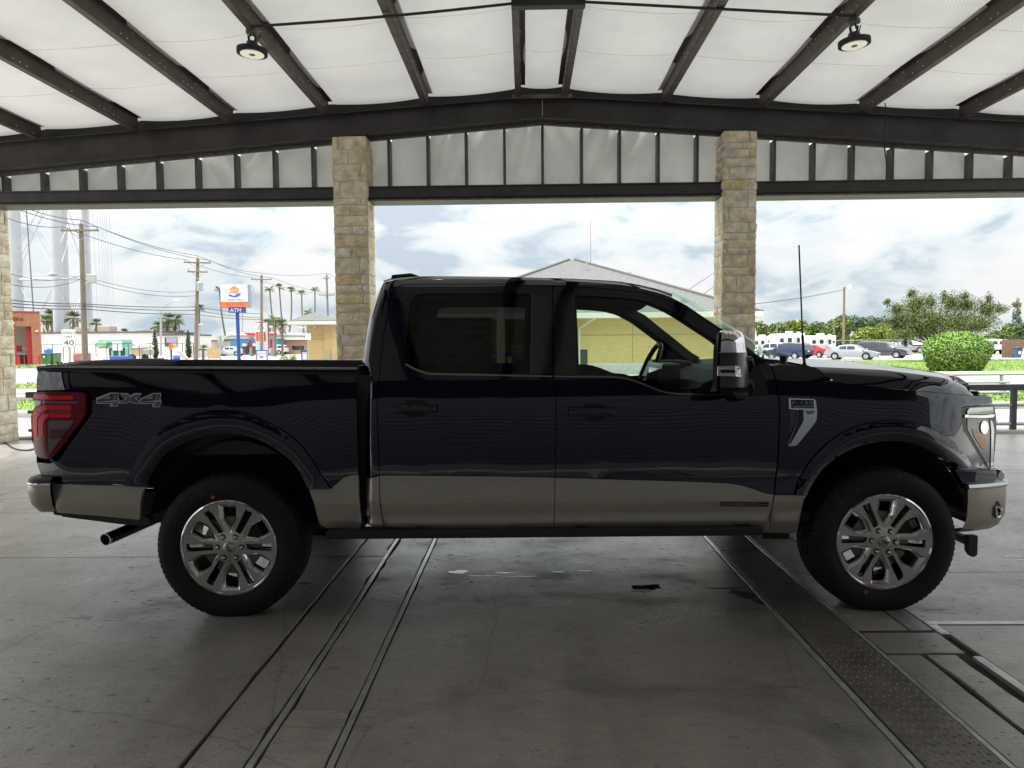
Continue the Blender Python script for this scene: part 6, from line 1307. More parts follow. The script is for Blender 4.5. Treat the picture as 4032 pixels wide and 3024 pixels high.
mb = MB(); mb.tube([(b[0], 84, zt-.25), (b[0]+.25, 83.9, zt+.05), (b[0]+.45, 83.9, zt+.08)], .04, 6); ar = mb.build('lamp_arm', METG, T, smooth=True); mb = MB(); q = np.array([b[0]+.55, 83.9, zt+.02]); mb.lathe([(.0001, .22), (.16, .18), (.28, .02), (.26, .0)], lambda x, y, h: tuple(q+[x, y, h]), 16); mb.build('lamp_head', METG, ar, smooth=True); mb = MB(); mb.lathe([(.25, .0), (.2, -.12), (.0001, -.17)], lambda x, y, h: tuple(q+[x, y, h]), 16); mb.build('lamp_globe', mat('lamp_lit', (.8, .7, .4), .4, emit=(1, .72, .28), es=1.6), ar, smooth=True)
for x, yt, Y, lab in ((3059, 1270, 104, 'thin wooden pole behind the fifth wheel camper'), (3283, 1260, 104, 'thin wooden pole behind the white motorhome')):
    b = gp(x, 1390, Y); mb = MB(); mb.tube([b, (b[0], Y, zat(x, yt, Y))], .10, 8); tag(mb.build('wooden_post', WOOD, smooth=True), lab, 'pole', 'thin poles among the campers')
b = gp(4000, 1390, 200); mb = MB(); crown(mb, b+np.array([0, 0, 6.5]), (1.1, 1.1, 7.0), 700, .3); T = thing('cypress_tree', 'narrow dark cypress above the trees at the right edge', 'tree', tuple(b)); mb.build('crown', GD[1], T, fix=False); mb = MB(); mb.tube([b, b+[0, 0, 6]], .2, 6); mb.build('trunk', WOOD, T)
# tail fin like white banner beside the right pillar
b = gp(2966, 1390, 80); T = thing('feather_flag', 'pale feather flag standing right of the stone pillar', 'flag', tuple(b)); mb = MB(); mb.tube([b, (b[0]-.25, 80, zat(2958, 1282, 80))], .03, 6); mb.build('pole', METG, T); z0, z1 = zat(2966, 1325, 80), zat(2958, 1282, 80); mb = MB(); mb.prism([(-.35, z0), (.42, z0), (.2, z1-.3), (-.1, z1), (-.3, z1-.1)], lambda a, c: (b[0]+a, 79.98, c), lambda a, c: (b[0]+a, 80.0, c)); mb.build('cloth', mat('flag_pale', (.60, .55, .60), .7), T)
# galvanised pipe rail on the grass island
T = thing('guard_rail', 'galvanised pipe guard rail on the grass island before the lawn', 'railing', tuple(gp(3900, 1500, 19.4))); xa_, xb2 = xat(3300, 19.4), xat(3978, 19.4)
for z, x1_ in ((.58, 16), (.36, xb2), (.08, xb2)): mb = MB(); mb.tube([(xa_, 19.4, z), (x1_, 19.4, z)], .04, 8); mb.build('rail', METG, T, smooth=True)
for x in (3420, 3570, 3745, 3925, 3947): X = xat(x, 19.42); mb = MB(); mb.tube([(X, 19.42, -.05), (X, 19.42, .58 if x != 3925 else .1)], .045, 8); mb.build('post', METG, T, smooth=True)
mb = MB(); mb.tube([(xb2-.12, 19.4, .36), (xb2-.12, 19.4, .08)], .04, 8); mb.build('end_post', METG, T, smooth=True)
# ---- credit union building seen through the cab
Yw = 34.5; bz0 = 0.0; xl, xrr = -4.6, xat(3010, Yw); T = thing('credit_union_building', 'yellow brick building with a grey hipped roof behind the cab', 'building', (4, Yw, 0)); ez = zat(2350, 1237, Yw)
BRY = bpy.data.materials.new('yellow_brick'); MATS['yellow_brick'] = BRY; BRY.use_nodes = True; t_ = BRY.node_tree; p_ = t_.nodes['Principled BSDF']; p_.inputs['Roughness'].default_value = .85; g_ = t_.nodes.new('ShaderNodeNewGeometry'); mp_ = t_.nodes.new('ShaderNodeMapping'); mp_.inputs['Rotation'].default_value = (math.pi/2, 0, 0); t_.links.new(g_.outputs['Position'], mp_.inputs[0]); bt = t_.nodes.new('ShaderNodeTexBrick'); bt.inputs['Scale'].default_value = 1; bt.inputs['Brick Width'].default_value = .3; bt.inputs['Row Height'].default_value = .10; bt.inputs['Mortar Size'].default_value = .008
bt.inputs['Color1'].default_value = (.66, .50, .22, 1); bt.inputs['Color2'].default_value = (.60, .45, .19, 1); bt.inputs['Mortar'].default_value = (.50, .40, .22, 1); t_.links.new(mp_.outputs[0], bt.inputs[0]); t_.links.new(bt.outputs[0], p_.inputs['Base Color'])
bh = zat(2450, 1428, Yw); XW0 = xat(2270, Yw)
block('wall', XW0, xrr-1.0, Yw, Yw+14, bh, ez-.05, BRY, T); block('wall', xl+1, XW0, Yw+3.2, Yw+14, 0, ez-.05, BRY, T)
block('control_joint', xat(2490, Yw), xat(2490, Yw)+.02, Yw-.012, Yw, bh, ez-.1, mat('joint_brown', (.3, .24, .14), .9), T); block('brick_band', XW0, xrr-1.0, Yw-.012, Yw, zat(2450, 1320, Yw), zat(2450, 1320, Yw)+.03, mat('joint_brown', (.3, .24, .14), .9), T)
BLKW = mat('white_block', (.60, .60, .55), .9, var=.08, vscale=6, bump=.3, bscale=25, world=True)
for r in range(3):
    X = XW0+(0 if r % 2 else -.2); hh = bh/3
    while X < xrr-1.2:
        block('block', max(X, XW0-.03)+.006, X+.394, Yw-.05, Yw+.2, r*hh+.006, (r+1)*hh-.006, BLKW, T); X += .4
block('base_core', XW0, xrr-1.2, Yw-.03, Yw+.3, 0, bh, mat('mortar', (.36, .34, .30), .95), T)
ap_ = np.array([xat(2251, 42, 1020), 42, zat(2251, 1020, 42)]); e0, e1, yf, yr_ = xl, xat(3002, Yw-.8), Yw-.8, 50
mb = MB(); c4 = [(e0, yf, ez), (e1, yf, ez), (e1, yr_, ez), (e0, yr_, ez)]; mb.add(c4+[tuple(ap_)], [(0, 1, 4), (1, 2, 4), (2, 3, 4), (3, 0, 4)]); rf = mb.build('roof', SHING, T, fix=False)
for k, c in enumerate(c4):
    mb = MB(); mb.tube([np.array(c)*.02+ap_*.98+[0, 0, .02], np.array(c)+[0, 0, .03]], .09, 6); mb.build('hip_ridge', SHING, rf)
mb = MB(); mb.box(e0, e1, yf-.06, yf, ez-.22, ez+.04); mb.box(e1, e1+.06, yf, yr_, ez-.22, ez+.04); mb.build('gutter', TRIM, T); mb = MB(); mb.box(e0, e1, yf, yr_, ez-.20, ez-.16); mb.build('soffit', TRIM, T)
mb = MB(); X = xat(2282, Yw-.1); mb.tube([(X+.7, yf, ez-.2), (X+.5, yf+.1, ez-.32), (X, Yw-.08, ez-.7), (X, Yw-.08, .1)], .055, 8); mb.build('downpipe', TRIM, T, smooth=True)
for x, y in ((2310, 1030), (2481, 1078)): q = at(x, y, 40); mb = MB(); mb.tube([q-[0, 0, .6], q+[0, 0, .1]], .05, 8); mb.build('roof_vent', METG, T)
q = at(2325, 1025, 41.8); mb = MB(); mb.tube([q-[0, 0, .5], (q[0]+.02, 41.8, zat(2327, 870, 41.8))], [.035, .02], 6); tag(mb.build('antenna', METG, smooth=True), 'tall thin antenna on top of the grey hipped roof', 'antenna')
for x0, y0, x1, y1, lab in ((2712, 1140, 2830, 1062, 'upper guy wire running down to the grey hipped roof'), (2770, 1158, 2900, 1060, 'lower guy wire running down to the grey hipped roof')):
    mb = MB(); mb.tube([at(x0, y0, 38.5), at(x1, y1, 60)], .018, 5); tag(mb.build('guy_wire', WIRE, smooth=True), lab, 'wire', 'guy wires at the hipped roof')
mb = MB(); X = xat(2300, 25); block('bollard_post', X-.12, X+.12, 25, 25.24, 0, zat(2300, 1376, 25), mat('post_dark', (.03, .03, .032), .5)); o = bpy.data.objects['bollard_post']; tag(o, 'dark square post in front of the yellow brick wall', 'post')
sheet('yellow_kerb_paint', XW0, xrr, 32.4, 32.8, .006, mat('kerb_yellow', (.50, .36, .06), .8), 2, 2); sheet('walkway', XW0, xrr, 32.8, 34.45, .002, PALE, 4, 2)
b = np.array([xat(2008, 29), 29, 0]); mb = MB(); mb.tube([b, b+[0, 0, 1.0]], .10, 14); tag(mb.build('bollard', mat('bollard_yellow', (.62, .50, .10), .6), smooth=True), 'yellow bollard seen through the tinted rear window', 'bollard')
T = thing('canopy_column', 'pale drive through column seen through the tinted rear window', 'column', (xat(1972, 29.5), 29.5, 0)); X = xat(1972, 29.5); block('shaft', X-.17, X+.17, 29.4, 29.7, .6, 4.2, TRIM, T); block('plinth', X-.3, X+.3, 29.3, 29.8, 0, .6, BLKW, T)
car('dark car parked by the yellow wall seen through the rear window', 'sedan', (.03, .03, .035), (xat(2030, 31), 31.4, 0), D_(180), group='cars at the yellow brick building')
# kiosk with the small roof
Yk = 45; T = thing('kiosk', 'yellow kiosk with a small grey hipped roof left of the stone pillar', 'kiosk', (xat(1270, Yk), Yk, 0)); xk0, xk1 = xat(1209, Yk), xat(1313, Yk); ke = zat(1260, 1278, Yk); xm = xat(1279, Yk)
block('wall', xk0, xk1-.15, Yk, Yk+1.7, 0, ke, YEL, T); block('pilaster', xm, xk1, Yk-.12, Yk+1.5, 0, ke, YEL, T); block('band', xk0-.03, xk1+.03, Yk-.15, Yk+1.6, zat(1260, 1330, Yk), zat(1260, 1330, Yk)+.07, YEL, T)
r0_, r1_ = xat(1135, Yk-1), xat(1332, Yk-1); apx = np.array([xat(1238, Yk+.8), Yk+.8, zat(1238, 1229, Yk+.8)]); mb = MB(); c4 = [(r0_, Yk-1, ke+.22), (r1_, Yk-1, ke+.22), (r1_, Yk+2.7, ke+.22), (r0_, Yk+2.7, ke+.22)]; mb.add(c4+[tuple(apx)], [(0, 1, 4), (1, 2, 4), (2, 3, 4), (3, 0, 4)]); mb.build('roof', SHING, T, fix=False)
mb = MB(); mb.box(r0_, r1_, Yk-1, Yk+2.7, ke-.03, ke+.20); mb.build('fascia', TRIM, T, bevel=.03); block('lamp', xat(1242, Yk)-.08, xat(1242, Yk)+.08, Yk-.12, Yk, ke-.2, ke-.08, WHITEW, T); block('meter_box', xat(1290, Yk), xat(1302, Yk), Yk-.2, Yk-.1, zat(1295, 1425, Yk), zat(1295, 1380, Yk), METG, T)
# ---- left side: fire station
Yf = 66.; FA = math.radians(33); FC, FS_ = math.cos(FA), math.sin(FA); fcx = xat(160, Yf)
def fsx(x):
    """distance along the station front (negative to the left of its right corner) under picture column x"""
    k = (x-CX-9*0)/FPX; return -(fcx-k*Yf)/(FC-k*FS_)
def fw(s_, d, z): return (fcx+s_*FC-d*FS_, Yf+s_*FS_+d*FC, z)
def fblock(nm, s0, s1, d0, d1, z0, z1, m, par=None, bevel=0): return MB().box(s0, s1, d0, d1, z0, z1, tf=fw).build(nm, m, par, bevel=bevel)
ztf = zat(160, 1231, Yf); zo = zat(131, 1285, Yf-.6); xs0, xs1 = fsx(-60), 0.
fs = thing('fire_station', 'red brick fire station with open garage bays', 'building', fw(-3, 0, 0)); RBR = mat('red_brick', (.40, .17, .10), .85, var=.22, vscale=7, bump=.2, bscale=14, world=True); REDM = mat('red_paint', (.46, .03, .04), .5)
bays = [(fsx(-10), fsx(36)), (fsx(66), fsx(131))]
fblock('wall', xs0, xs1, 0, .4, zo, ztf, RBR, fs); fblock('parapet', xs0-.05, xs1+.03, -.06, .5, ztf, ztf+.12, REDM, fs); fblock('wall', xs1-.3, xs1-.003, .4, 9, 0, ztf-.003, RBR, fs); fblock('wall', xs0, xs1, 9, 9.3, 0, ztf, WHITEW, fs); fblock('roof', xs0, xs1-.3, .4, 9, ztf-.1, ztf-.02, WHITEW, fs)
prev = xs0
for a, b_ in bays+[(xs1, None)]:
    fblock('wall', prev, a, 0, .4, 0, zo, RBR, fs)
    if b_ is None: break
    fblock('door_jamb', a-.02, a+.06, -.03, .3, 0, zo, REDM, fs); fblock('door_jamb', b_-.02, b_+.10, .1, .5, 0, zo, REDM, fs); fblock('door_jamb', b_-.42, b_-.02, .42, .5, 0, zo, REDM, fs); prev = b_
fblock('rear_panel', bays[1][0]-2, bays[1][1]+.5, 4, 4.1, 1.0, zo+.5, mat('bay_pale', (.46, .47, .44), .8), fs); fblock('red_wall_band', bays[1][0]-2, bays[1][1]+.4, 3.8, 3.9, 0, .9, mat('band_red', (.30, .02, .03), .6), fs)
ex_f = np.array([FC, FS_, 0.]); zl0, zl1 = zat(60, 1263, Yf-1.6), zat(60, 1247, Yf-1.6)
mb = MB(); text_mb(mb, 'STATION', fw(fsx(36), -.012, zl0), ex_f, (0, 0, 1), fsx(83)-fsx(36), zl1-zl0, .03); text_mb(mb, '#2', fw(fsx(88), -.012, zl0), ex_f, (0, 0, 1), fsx(102)-fsx(88), (zl1-zl0)*.9, .03); mb.build('lettering', mat('lettering_dark_red', (.20, .02, .03), .6), fs, fix=False)
for x, y in ((60, 1274), (58, 1294), (152, 1305)): q_ = fsx(x); zz_ = zat(x, y, Yf+q_*FS_); fblock('wall_light', q_-.12, q_+.12, -.25, 0, zz_-.06, zz_+.10, WHITEW, fs, .03)
sh_ = thing('storage_shelf', 'metal shelf loaded with white and red containers in the bay', 'shelf', fw(fsx(100), 1.5, 0)); xA, xB = bays[1][0]-.4, bays[1][1]-.7
for X in (xA+.5, xB): fblock('post', X, X+.05, 1.2, 1.25, 0, 1.7, METG, sh_)
for z in (.5, 1.22): fblock('shelf', xA, xB, 1.1, 1.7, z, z+.05, mat('shelf_dark', (.05, .05, .05), .7), sh_)
for k in range(4):
    mb = MB(); mb.tube([fw(xA+.55+k*.30, 1.3, 1.28), fw(xA+.55+k*.30, 1.3, 1.64)], .11, 10); tag(mb.build('white_container', WHITEW, smooth=True), ('leftmost', 'second from the left', 'third from the left', 'rightmost')[k]+' of four white containers on the bay shelf', 'container', 'white containers on the shelf')
o = fblock('red_box', xB-.75, xB-.10, 1.1, 1.5, 1.28, 1.75, REDM, None, .06); tag(o, 'red box on the shelf in the garage bay', 'box')
for x, lab in ((66, 'left one of the pair of red bollards at the garage bay'), (76, 'right one of the pair of red bollards at the garage bay'), (158, 'red bollard at the right corner of the fire station')):
    q = fw(fsx(x)*1.0, -1.0, 0); mb = MB(); mb.tube([q, (q[0], q[1], .82)], .12, 12); tag(mb.build('bollard', REDM, smooth=True), lab, 'bollard', 'red bollards at the fire station')
GRB = mat('bin_green', (.06, .16, .07), .5)
for k, (x, w, lab) in enumerate(((183, 27, 'green wheeled bin nearest the fire station'), (208, 25, 'middle one of three green wheeled bins'), (227, 16, 'green wheeled bin nearest the speed limit sign'))):
    Yg = 63.5+k*.6; b = gp(x, 1420, Yg); s_ = w*Yg/FPX/2; T = thing('wheeled_bin', lab, 'bin', tuple(b), 'green bins beside the fire station'); mb = MB(); mb.hexa([tuple(b+[x_*q, y_*q, z]) for z, q in ((.05, .78), (.98, 1)) for x_, y_ in ((-s_, -.33), (s_, -.33), (s_, .33), (-s_, .33))]); mb.build('body', GRB, T, bevel=.03)
    mb = MB(); mb.box(b[0]-s_*1.08, b[0]+s_*1.08, b[1]-.37, b[1]+.37, .98, 1.05); mb.build('lid', GRB, T, bevel=.02); block('label', b[0]-.06, b[0]+.08, b[1]-.335, b[1]-.325, .62, .82, WHITEW, T)
    for q in (-1, 1): mb = MB(); mb.tube([b+[q*s_*.8, .3, .12], b+[q*s_*.8+.05, .3, .12]], .12, 10); mb.build('wheel', RUB, T)
# speed limit sign
Ys = 29.5; b = gp(272, 1420, Ys); T = thing('speed_limit_sign', 'white speed limit forty sign on a metal post', 'road sign', tuple(b)); xa2, xb3, z0, z1 = xat(242, Ys), xat(298, Ys), zat(270, 1368, Ys), zat(270, 1297, Ys); BLKP = mat('sign_black', (.012, .012, .012), .5); SGN = mat('sign_white', (.72, .74, .73), .5)
block('panel', xa2, xb3, Ys, Ys+.01, z0, z1, SGN, T, .004); W_ = xb3-xa2; H_ = z1-z0
mb = MB()
for r in ((.03, .97, .025, .04), (.03, .97, .96, .975), (.03, .045, .03, .97), (.955, .97, .03, .97)): mb.box(xa2+W_*r[0], xa2+W_*r[1], Ys-.004, Ys-.0005, z0+H_*r[2], z0+H_*r[3])
mb.build('border', BLKP, T); mb = MB()
for s_, x, y, w, h in (('SPEED', .10, .75, .80, .125), ('LIMIT', .20, .52, .60, .125), ('40', .15, .12, .72, .29)): text_mb(mb, s_, (xa2+W_*x, Ys-.001, z0+H_*y), (1, 0, 0), (0, 0, 1), W_*w, H_*h, .003)
mb.build('lettering', BLKP, T, fix=False); block('post', (xa2+xb3)/2-.035, (xa2+xb3)/2+.035, Ys+.01, Ys+.06, -.1, z0+.4, METG, T)
# ---- utility poles and lines
def upole(x, yt, Y, arms, lab, lean=0, xb_p=None):
    b = gp(xb_p or x, 1420, Y); top = at(x, yt, Y); T = thing('utility_pole', lab, 'utility pole', tuple(b), 'wooden utility poles along the road'); mb = MB(); mb.tube([b-[0, 0, .2], top], [.21, .14], 12); mb.build('pole', WOOD, T, smooth=True); ends = []
    for dy, w, dz in arms:
        z = zat(x, yt+dy, Y); mb = MB(); mb.hexa([(top[0]-w, Y-.22, z-.06), (top[0]+w, Y-.22, z-.06-dz), (top[0]+w, Y-.10, z-.06-dz), (top[0]-w, Y-.10, z-.06), (top[0]-w, Y-.22, z+.06), (top[0]+w, Y-.22, z+.06-dz), (top[0]+w, Y-.10, z+.06-dz), (top[0]-w, Y-.10, z+.06)]); a = mb.build('crossarm', WOOD, T)
        for s_ in (-1, 1):
            mb = MB(); mb.tube([(top[0]+s_*w*.55, Y-.16, z-.05-dz*.5), (top[0], Y-.12, z-.7)], .025, 5); mb.build('brace', METG, a); e = np.array([top[0]+s_*w*.92, Y-.16, z+.06-(dz if s_ > 0 else 0)]); mb = MB(); mb.tube([e, e+[0, 0, .10], e+[0, 0, .12], e+[0, 0, .2]], [.03, .03, .07, .05], 8); mb.build('insulator', mat('insulator_grey', (.30, .31, .33), .3), a, smooth=True); ends.append(e+[0, 0, .2])
    mb = MB(); mb.tube([top, top+[0, 0, .28]], [.05, .03], 8); mb.build('pole_top_insulator', mat('insulator_grey', (.30, .31, .33), .3), T, smooth=True); return T, top+np.array([0, 0, .28]), ends, b
P1 = upole(319, 882, 50, [(26, 1.30, .02)], 'tall wooden utility pole beside the speed limit sign', xb_p=335)
P2 = upole(779, 1018, 69, [(15, 1.28, .09), (52, .95, .06)], 'wooden utility pole with two crossarms and a transformer', xb_p=770)
P3 = upole(1030, 1084, 88, [(16, 1.28, .04)], 'wooden utility pole in front of the gas station price sign', xb_p=1030)
P4 = upole(1286, 1082, 112, [(80, 1.25, .03), (14, .5, -.02)], 'wooden utility pole behind the kiosk roof', xb_p=1296)
for T_, x, y, Y, r, h in ((P2[0], 793, 1130, 69, .30, .85), (P3[0], 1000, 1142, 88, .14, .4)):
    q = at(x, y, Y); q[1] -= .35; mb = MB(); mb.lathe([(.0001, h/2+.05), (r*.7, h/2+.04), (r, h/2-.04), (r, -h/2), (.0001, -h/2)], lambda a, b_, c: tuple(q+[a, b_, c]), 18); tr = mb.build('transformer', METG, T_, smooth=True); mb = MB(); mb.tube([q+[-.1, 0, h/2], q+[-.1, 0, h/2+.3]], .04, 8); mb.build('bushing', mat('insulator_grey', (.30, .31, .33), .3), tr)
q = at(716, 0, 69); mb = MB(); c_ = at(756, 1255, 68.6); mb.grid(ring(c_, .42, .03, (0, -1, .1), 20, 5)); mb.build('coiled_cable', WIRE, P2[0], smooth='all')
# lamp arm and floodlight on the first pole
q = at(322, 1104, 49.8); mb = MB(); e = at(226, 1080, 48.5); mb.tube([q, at(290, 1088, 49.4), e], .035, 8); ar = mb.build('lamp_arm', METG, P1[0], smooth=True); mb = MB(); e2 = at(186, 1082, 48); mb.tube([e, (e+e2)/2+[0, 0, .03], e2], [.06, .17, .05], 10); mb.build('street_lamp_head', METG, ar, smooth=True)
q = at(362, 1098, 49.6); mb = MB(); mb.box(-.32, .32, -.08, .08, -.30, .30, tf=lambda a, b_, c: (q[0]+a+.14*c, q[1]+b_-.3*c, q[2]+c)); fl_ = mb.build('floodlight', mat('floodlight_grey', (.50, .52, .48), .4), P1[0], bevel=.02); mb = MB(); mb.box(-.26, .26, -.10, -.085, -.24, .24, tf=lambda a, b_, c: (q[0]+a+.14*c, q[1]+b_-.3*c, q[2]+c)); mb.build('floodlight_glass', mat('floodlight_glass', (.55, .60, .50), .2), fl_); mb = MB(); mb.tube([q+[-.1, 0, -.3], at(345, 1140, 49.8), at(334, 1138, 50)], .03, 6); mb.build('bracket', METG, fl_)
def wire(pts, sag, lab='thin black overhead line between the utility poles', r=.022, grp='overhead lines on the left'):
    mb = MB(); P = []
    for a, b_ in zip(pts[:-1], pts[1:]):
        a, b_ = np.array(a), np.array(b_)
        for k in range(13):
            t = k/12; P.append(a+(b_-a)*t-np.array([0, 0, sag*4*t*(1-t)]))
    mb.tube(P, r, 4); tag(mb.build('overhead_line', WIRE, smooth=True), lab, 'overhead line', grp)
off0 = [at(-60, 745, 36), at(-60, 770, 36), at(-60, 820, 36)]
wire([off0[0], P1[1], P2[1], P3[1], P4[1], at(1420, 1120, 135)], .35, 'highest overhead line running over the pole tops'); wire([off0[1], P1[2][1], P2[2][1], P3[2][1], P4[2][1], at(1420, 1130, 135)], .35, 'overhead line on the right ends of the pole crossarms'); wire([off0[2], P1[2][0], P2[2][0], P3[2][0], P4[2][0], at(1420, 1150, 135)], .35, 'overhead line on the left ends of the pole crossarms')
for y0, y1, y2, y3 in ((1170, 1196, 1208, 1236), (1184, 1204, 1222, 1252), (1197, 1216, 1238, 1258)): wire([at(-40, y0, 38), at(328, y1, 49.7), at(770, y2, 68.7), at(1030, y3, 87.7)], .12, ('top', 'middle', 'lowest')[(1170, 1184, 1197).index(y0)]+' of three low communication lines along the utility poles', .03)
for y0, y1, y2 in ((1050, 1085, 1146), (1100, 1098, 1164)): wire([at(-40, y0, 38), at(322, y1, 49.7), at(772, y2, 68.7)], .5, ('upper' if y0 == 1050 else 'lower')+' slack service line between the first two utility poles', .018)
wire([at(2800, 1212, 60), (gp(3321, 1400, 84)[0], 84, zat(3321, 1140, 84))], .25, 'single line running from behind the pillar to the lamp post', .03, 'line at the lamp post')
# ---- water tower legs
wt = thing('water_tower', 'pale water tower legs with struts rising behind the fire station', 'water tower', (xat(150, 112), 112, 0)); TW = mat('tower_pale_grey', (.40, .41, .43), .5, var=.06, vscale=.5, world=True); legs = []
for xb4, xt, w, Y in ((74, 52, 46, 108), (40, 22, 30, 124), (234, 216, 36, 104), (262, 246, 30, 122), (357, 334, 27, 126)):
    b = gp(xb4, 1400, Y); t = at(xt, 815, Y); d = t-b; t2 = b+d*1.9; r = w*Y/FPX/2; mb = MB(); mb.tube([b, t, t2], r, 20); mb.build('leg', TW, wt, smooth=True); legs.append((b, t2, r))
def lp(i, f): return legs[i][0]+(legs[i][1]-legs[i][0])*f
for f in (.275, .62):
    for i, j in ((0, 2), (2, 4), (4, 3), (3, 1), (1, 0)): mb = MB(); mb.tube([lp(i, f), lp(j, f)], .22, 8); mb.build('strut', TW, wt, smooth=True)
    for i, j in ((0, 2), (2, 4), (3, 1)):
        for a, c in ((f-.26, f), (f, f-.26), (f, f+.33), (f+.33, f)): mb = MB(); mb.tube([lp(i, a), lp(j, c)], .06, 6); mb.build('tension_rod', TW, wt, smooth=True)
mb = MB(); cT = (lp(0, 1)+lp(4, 1))/2; mb.lathe([(.0001, -3), (5, -2), (8, 0), (8.5, 3), (8, 6), (5, 8), (.0001, 9)], lambda a, b_, c: tuple(cT+[a, b_, c]), 28); mb.build('tank', TW, wt, smooth='all')
for k, x in enumerate((372, 388, 400, 408, 416, 424, 436)): mb = MB(); mb.tube([at(x+14, 1285, 116), at(x-8, 780, 116)], .03, 4); mb.build('cable', mat('cable_grey', (.42, .44, .48), .6), wt)
mb = MB(); mb.tube([gp(140, 1400, 100), at(132, 1228, 100), at(102, 800, 100)], [.10, .09, .07], 8); tag(mb.build('mast', mat('mast_dark', (.14, .12, .12), .6), smooth=True), 'thin dark mast rising behind the fire station roof', 'mast')
# ---- white workshop building, yard fence and machines
Yw2 = 100; T = thing('white_workshop', 'long low white building with a dark roof edge behind the yard', 'building', (xat(400, Yw2), Yw2, 0)); zt = zat(400, 1312, Yw2); xA, xB = xat(150, Yw2), xat(612, Yw2)
block('wall', xA, xB, Yw2, Yw2+12, 0, zt, WHITEW, T); block('roof_edge', xA-.2, xB+.2, Yw2-.15, Yw2+12, zt, zt+.22, mat('roof_edge_brown', (.10, .085, .08), .7), T)
for x0, x1, y0, y1 in ((386, 434, 1306, 1284), (537, 566, 1308, 1296), (300, 322, 1308, 1288)): o = block('rooftop_unit', xat(x0, Yw2+3), xat(x1, Yw2+3), Yw2+3, Yw2+5, zt+.22, zat(x0, y1, Yw2+3), mat('unit_beige', (.42, .38, .33), .7), None, .04); tag(o, {386: 'large beige cooling unit on the white workshop roof', 537: 'small grey cooling unit on the white workshop roof', 300: 'brown cooling unit on the workshop roof behind the pole'}[x0], 'cooling unit')
T = thing('white_shop', 'white shop with a banner on its wall between two cypresses', 'building', (xat(680, 98), 98, 0)); zt = zat(680, 1321, 98); block('wall', xat(622, 98), xat(736, 98), 98, 106, 0, zt, WHITEW, T); block('roof_edge', xat(620, 98), xat(738, 98), 97.85, 106, zt, zt+.2, mat('roof_edge_brown', (.10, .085, .08), .7), T)
block('banner_dark', xat(648, 97.9), xat(697, 97.9), 97.92, 98, zat(670, 1364, 98), zat(670, 1329, 98), mat('banner_blue', (.05, .06, .10), .6), T); block('banner_light', xat(655, 97.9), xat(696, 97.9), 97.90, 97.92, zat(670, 1349, 98), zat(670, 1330, 98), mat('banner_grey', (.28, .30, .38), .6), T); block('banner_yellow', xat(668, 97.9), xat(696, 97.9), 97.90, 97.92, zat(670, 1362, 98), zat(670, 1350, 98), mat('banner_yellow', (.55, .42, .12), .6), T)
o = block('rooftop_unit', xat(688, 100), xat(703, 100), 100, 101.5, zt+.2, zat(690, 1304, 100), mat('unit_dark', (.10, .10, .11), .7)); tag(o, 'dark slatted cooling unit on the white shop roof', 'cooling unit')
for x, w, yt, lab in ((613, 14, 1298, 'narrow dark green cypress left of the white shop'), (744, 13, 1298, 'narrow dark green cypress right of the white shop')):
    Y = 92; b = gp(x, 1420, Y); h = zat(x, yt, Y); T = thing('cypress_tree', lab, 'tree', tuple(b), 'cypresses by the white shop'); mb = MB(); r = w*Y/FPX
    for k in range(14): f_ = (k+.5)/14; crown(mb, b+np.array([0, 0, h*(.04+.93*f_)]), (r*(1-.9*f_**2.2)*(1 if f_ > .12 else .7),)*2+(h*.07,), int(150*(1.1-f_)), .11)
    mb.build('crown', leafmat('leaf_cypress', (.035, .085, .035), .5, 2), T, fix=False); mb = MB(); mb.tube([b, b+[0, 0, h*.8]], .1, 6); mb.build('trunk', WOOD, T)
chain_fence('black yard fence in front of the white workshop', 165, 762, 80, 1.9, 14, mat('fence_black', (.03, .03, .03), .6))
# green mixer machine
Ym = 84; b = gp(432, 1420, Ym); T = thing('mixer_machine', 'old mint green concrete mixing machine in the yard', 'machine', tuple(b)); MG = mat('mint_green', (.22, .50, .36), .6, var=.2, vscale=2); k = Ym/FPX
def mbx(nm, x0, x1, y0, y1, d0, d1, m, bev=.05): return block(nm, xat(x0, Ym), xat(x1, Ym), Ym+d0, Ym+d1, zat(430, y1, Ym), zat(430, y0, Ym), m, T, bev)
mbx('hopper', 384, 488, 1336, 1350, 0, 2, MG); mbx('hopper_side', 380, 486, 1350, 1372, .2, 2, MG)
for x in (392, 413): mb = MB(); q = at(x, 1358, Ym); mb.tube([q+[0, -.3, 0], q+[0, 1.5, 0]], .33, 18); mb.build('drum', MG, T, smooth=True)
q = at(402, 1357, Ym-.4); mb = MB(); mb.tube([q, q+[0, .5, 0]], .22, 14); mb.build('motor', mat('motor_yellow', (.55, .36, .08), .5), T, smooth=True)
mbx('control_panel', 450, 488, 1345, 1381, -.5, -.3, mat('panel_grey', (.55, .58, .62), .6), .02)
for x in (446, 474): mbx('leg', x, x+5, 1381, 1402, -.5, -.3, MG, .01)
mbx('undercarriage', 420, 470, 1372, 1402, .3, 1.6, mat('machine_dark', (.07, .10, .09), .7)); mbx('side_tank', 490, 505, 1370, 1408, 0, 1, mat('teal', (.16, .42, .42), .6))
o = block('blue_skip', xat(427, 78), xat(503, 78), 78, 79, 0, zat(460, 1402, 78), mat('skip_blue', (.03, .09, .36), .5), None, .03); tag(o, 'low blue container in front of the green mixing machine', 'container')
b = gp(397, 1420, 78.5); T = thing('covered_pile', 'pile under a pale grey tarpaulin left of the green machine', 'pile', tuple(b)); mb = MB(); rows = []
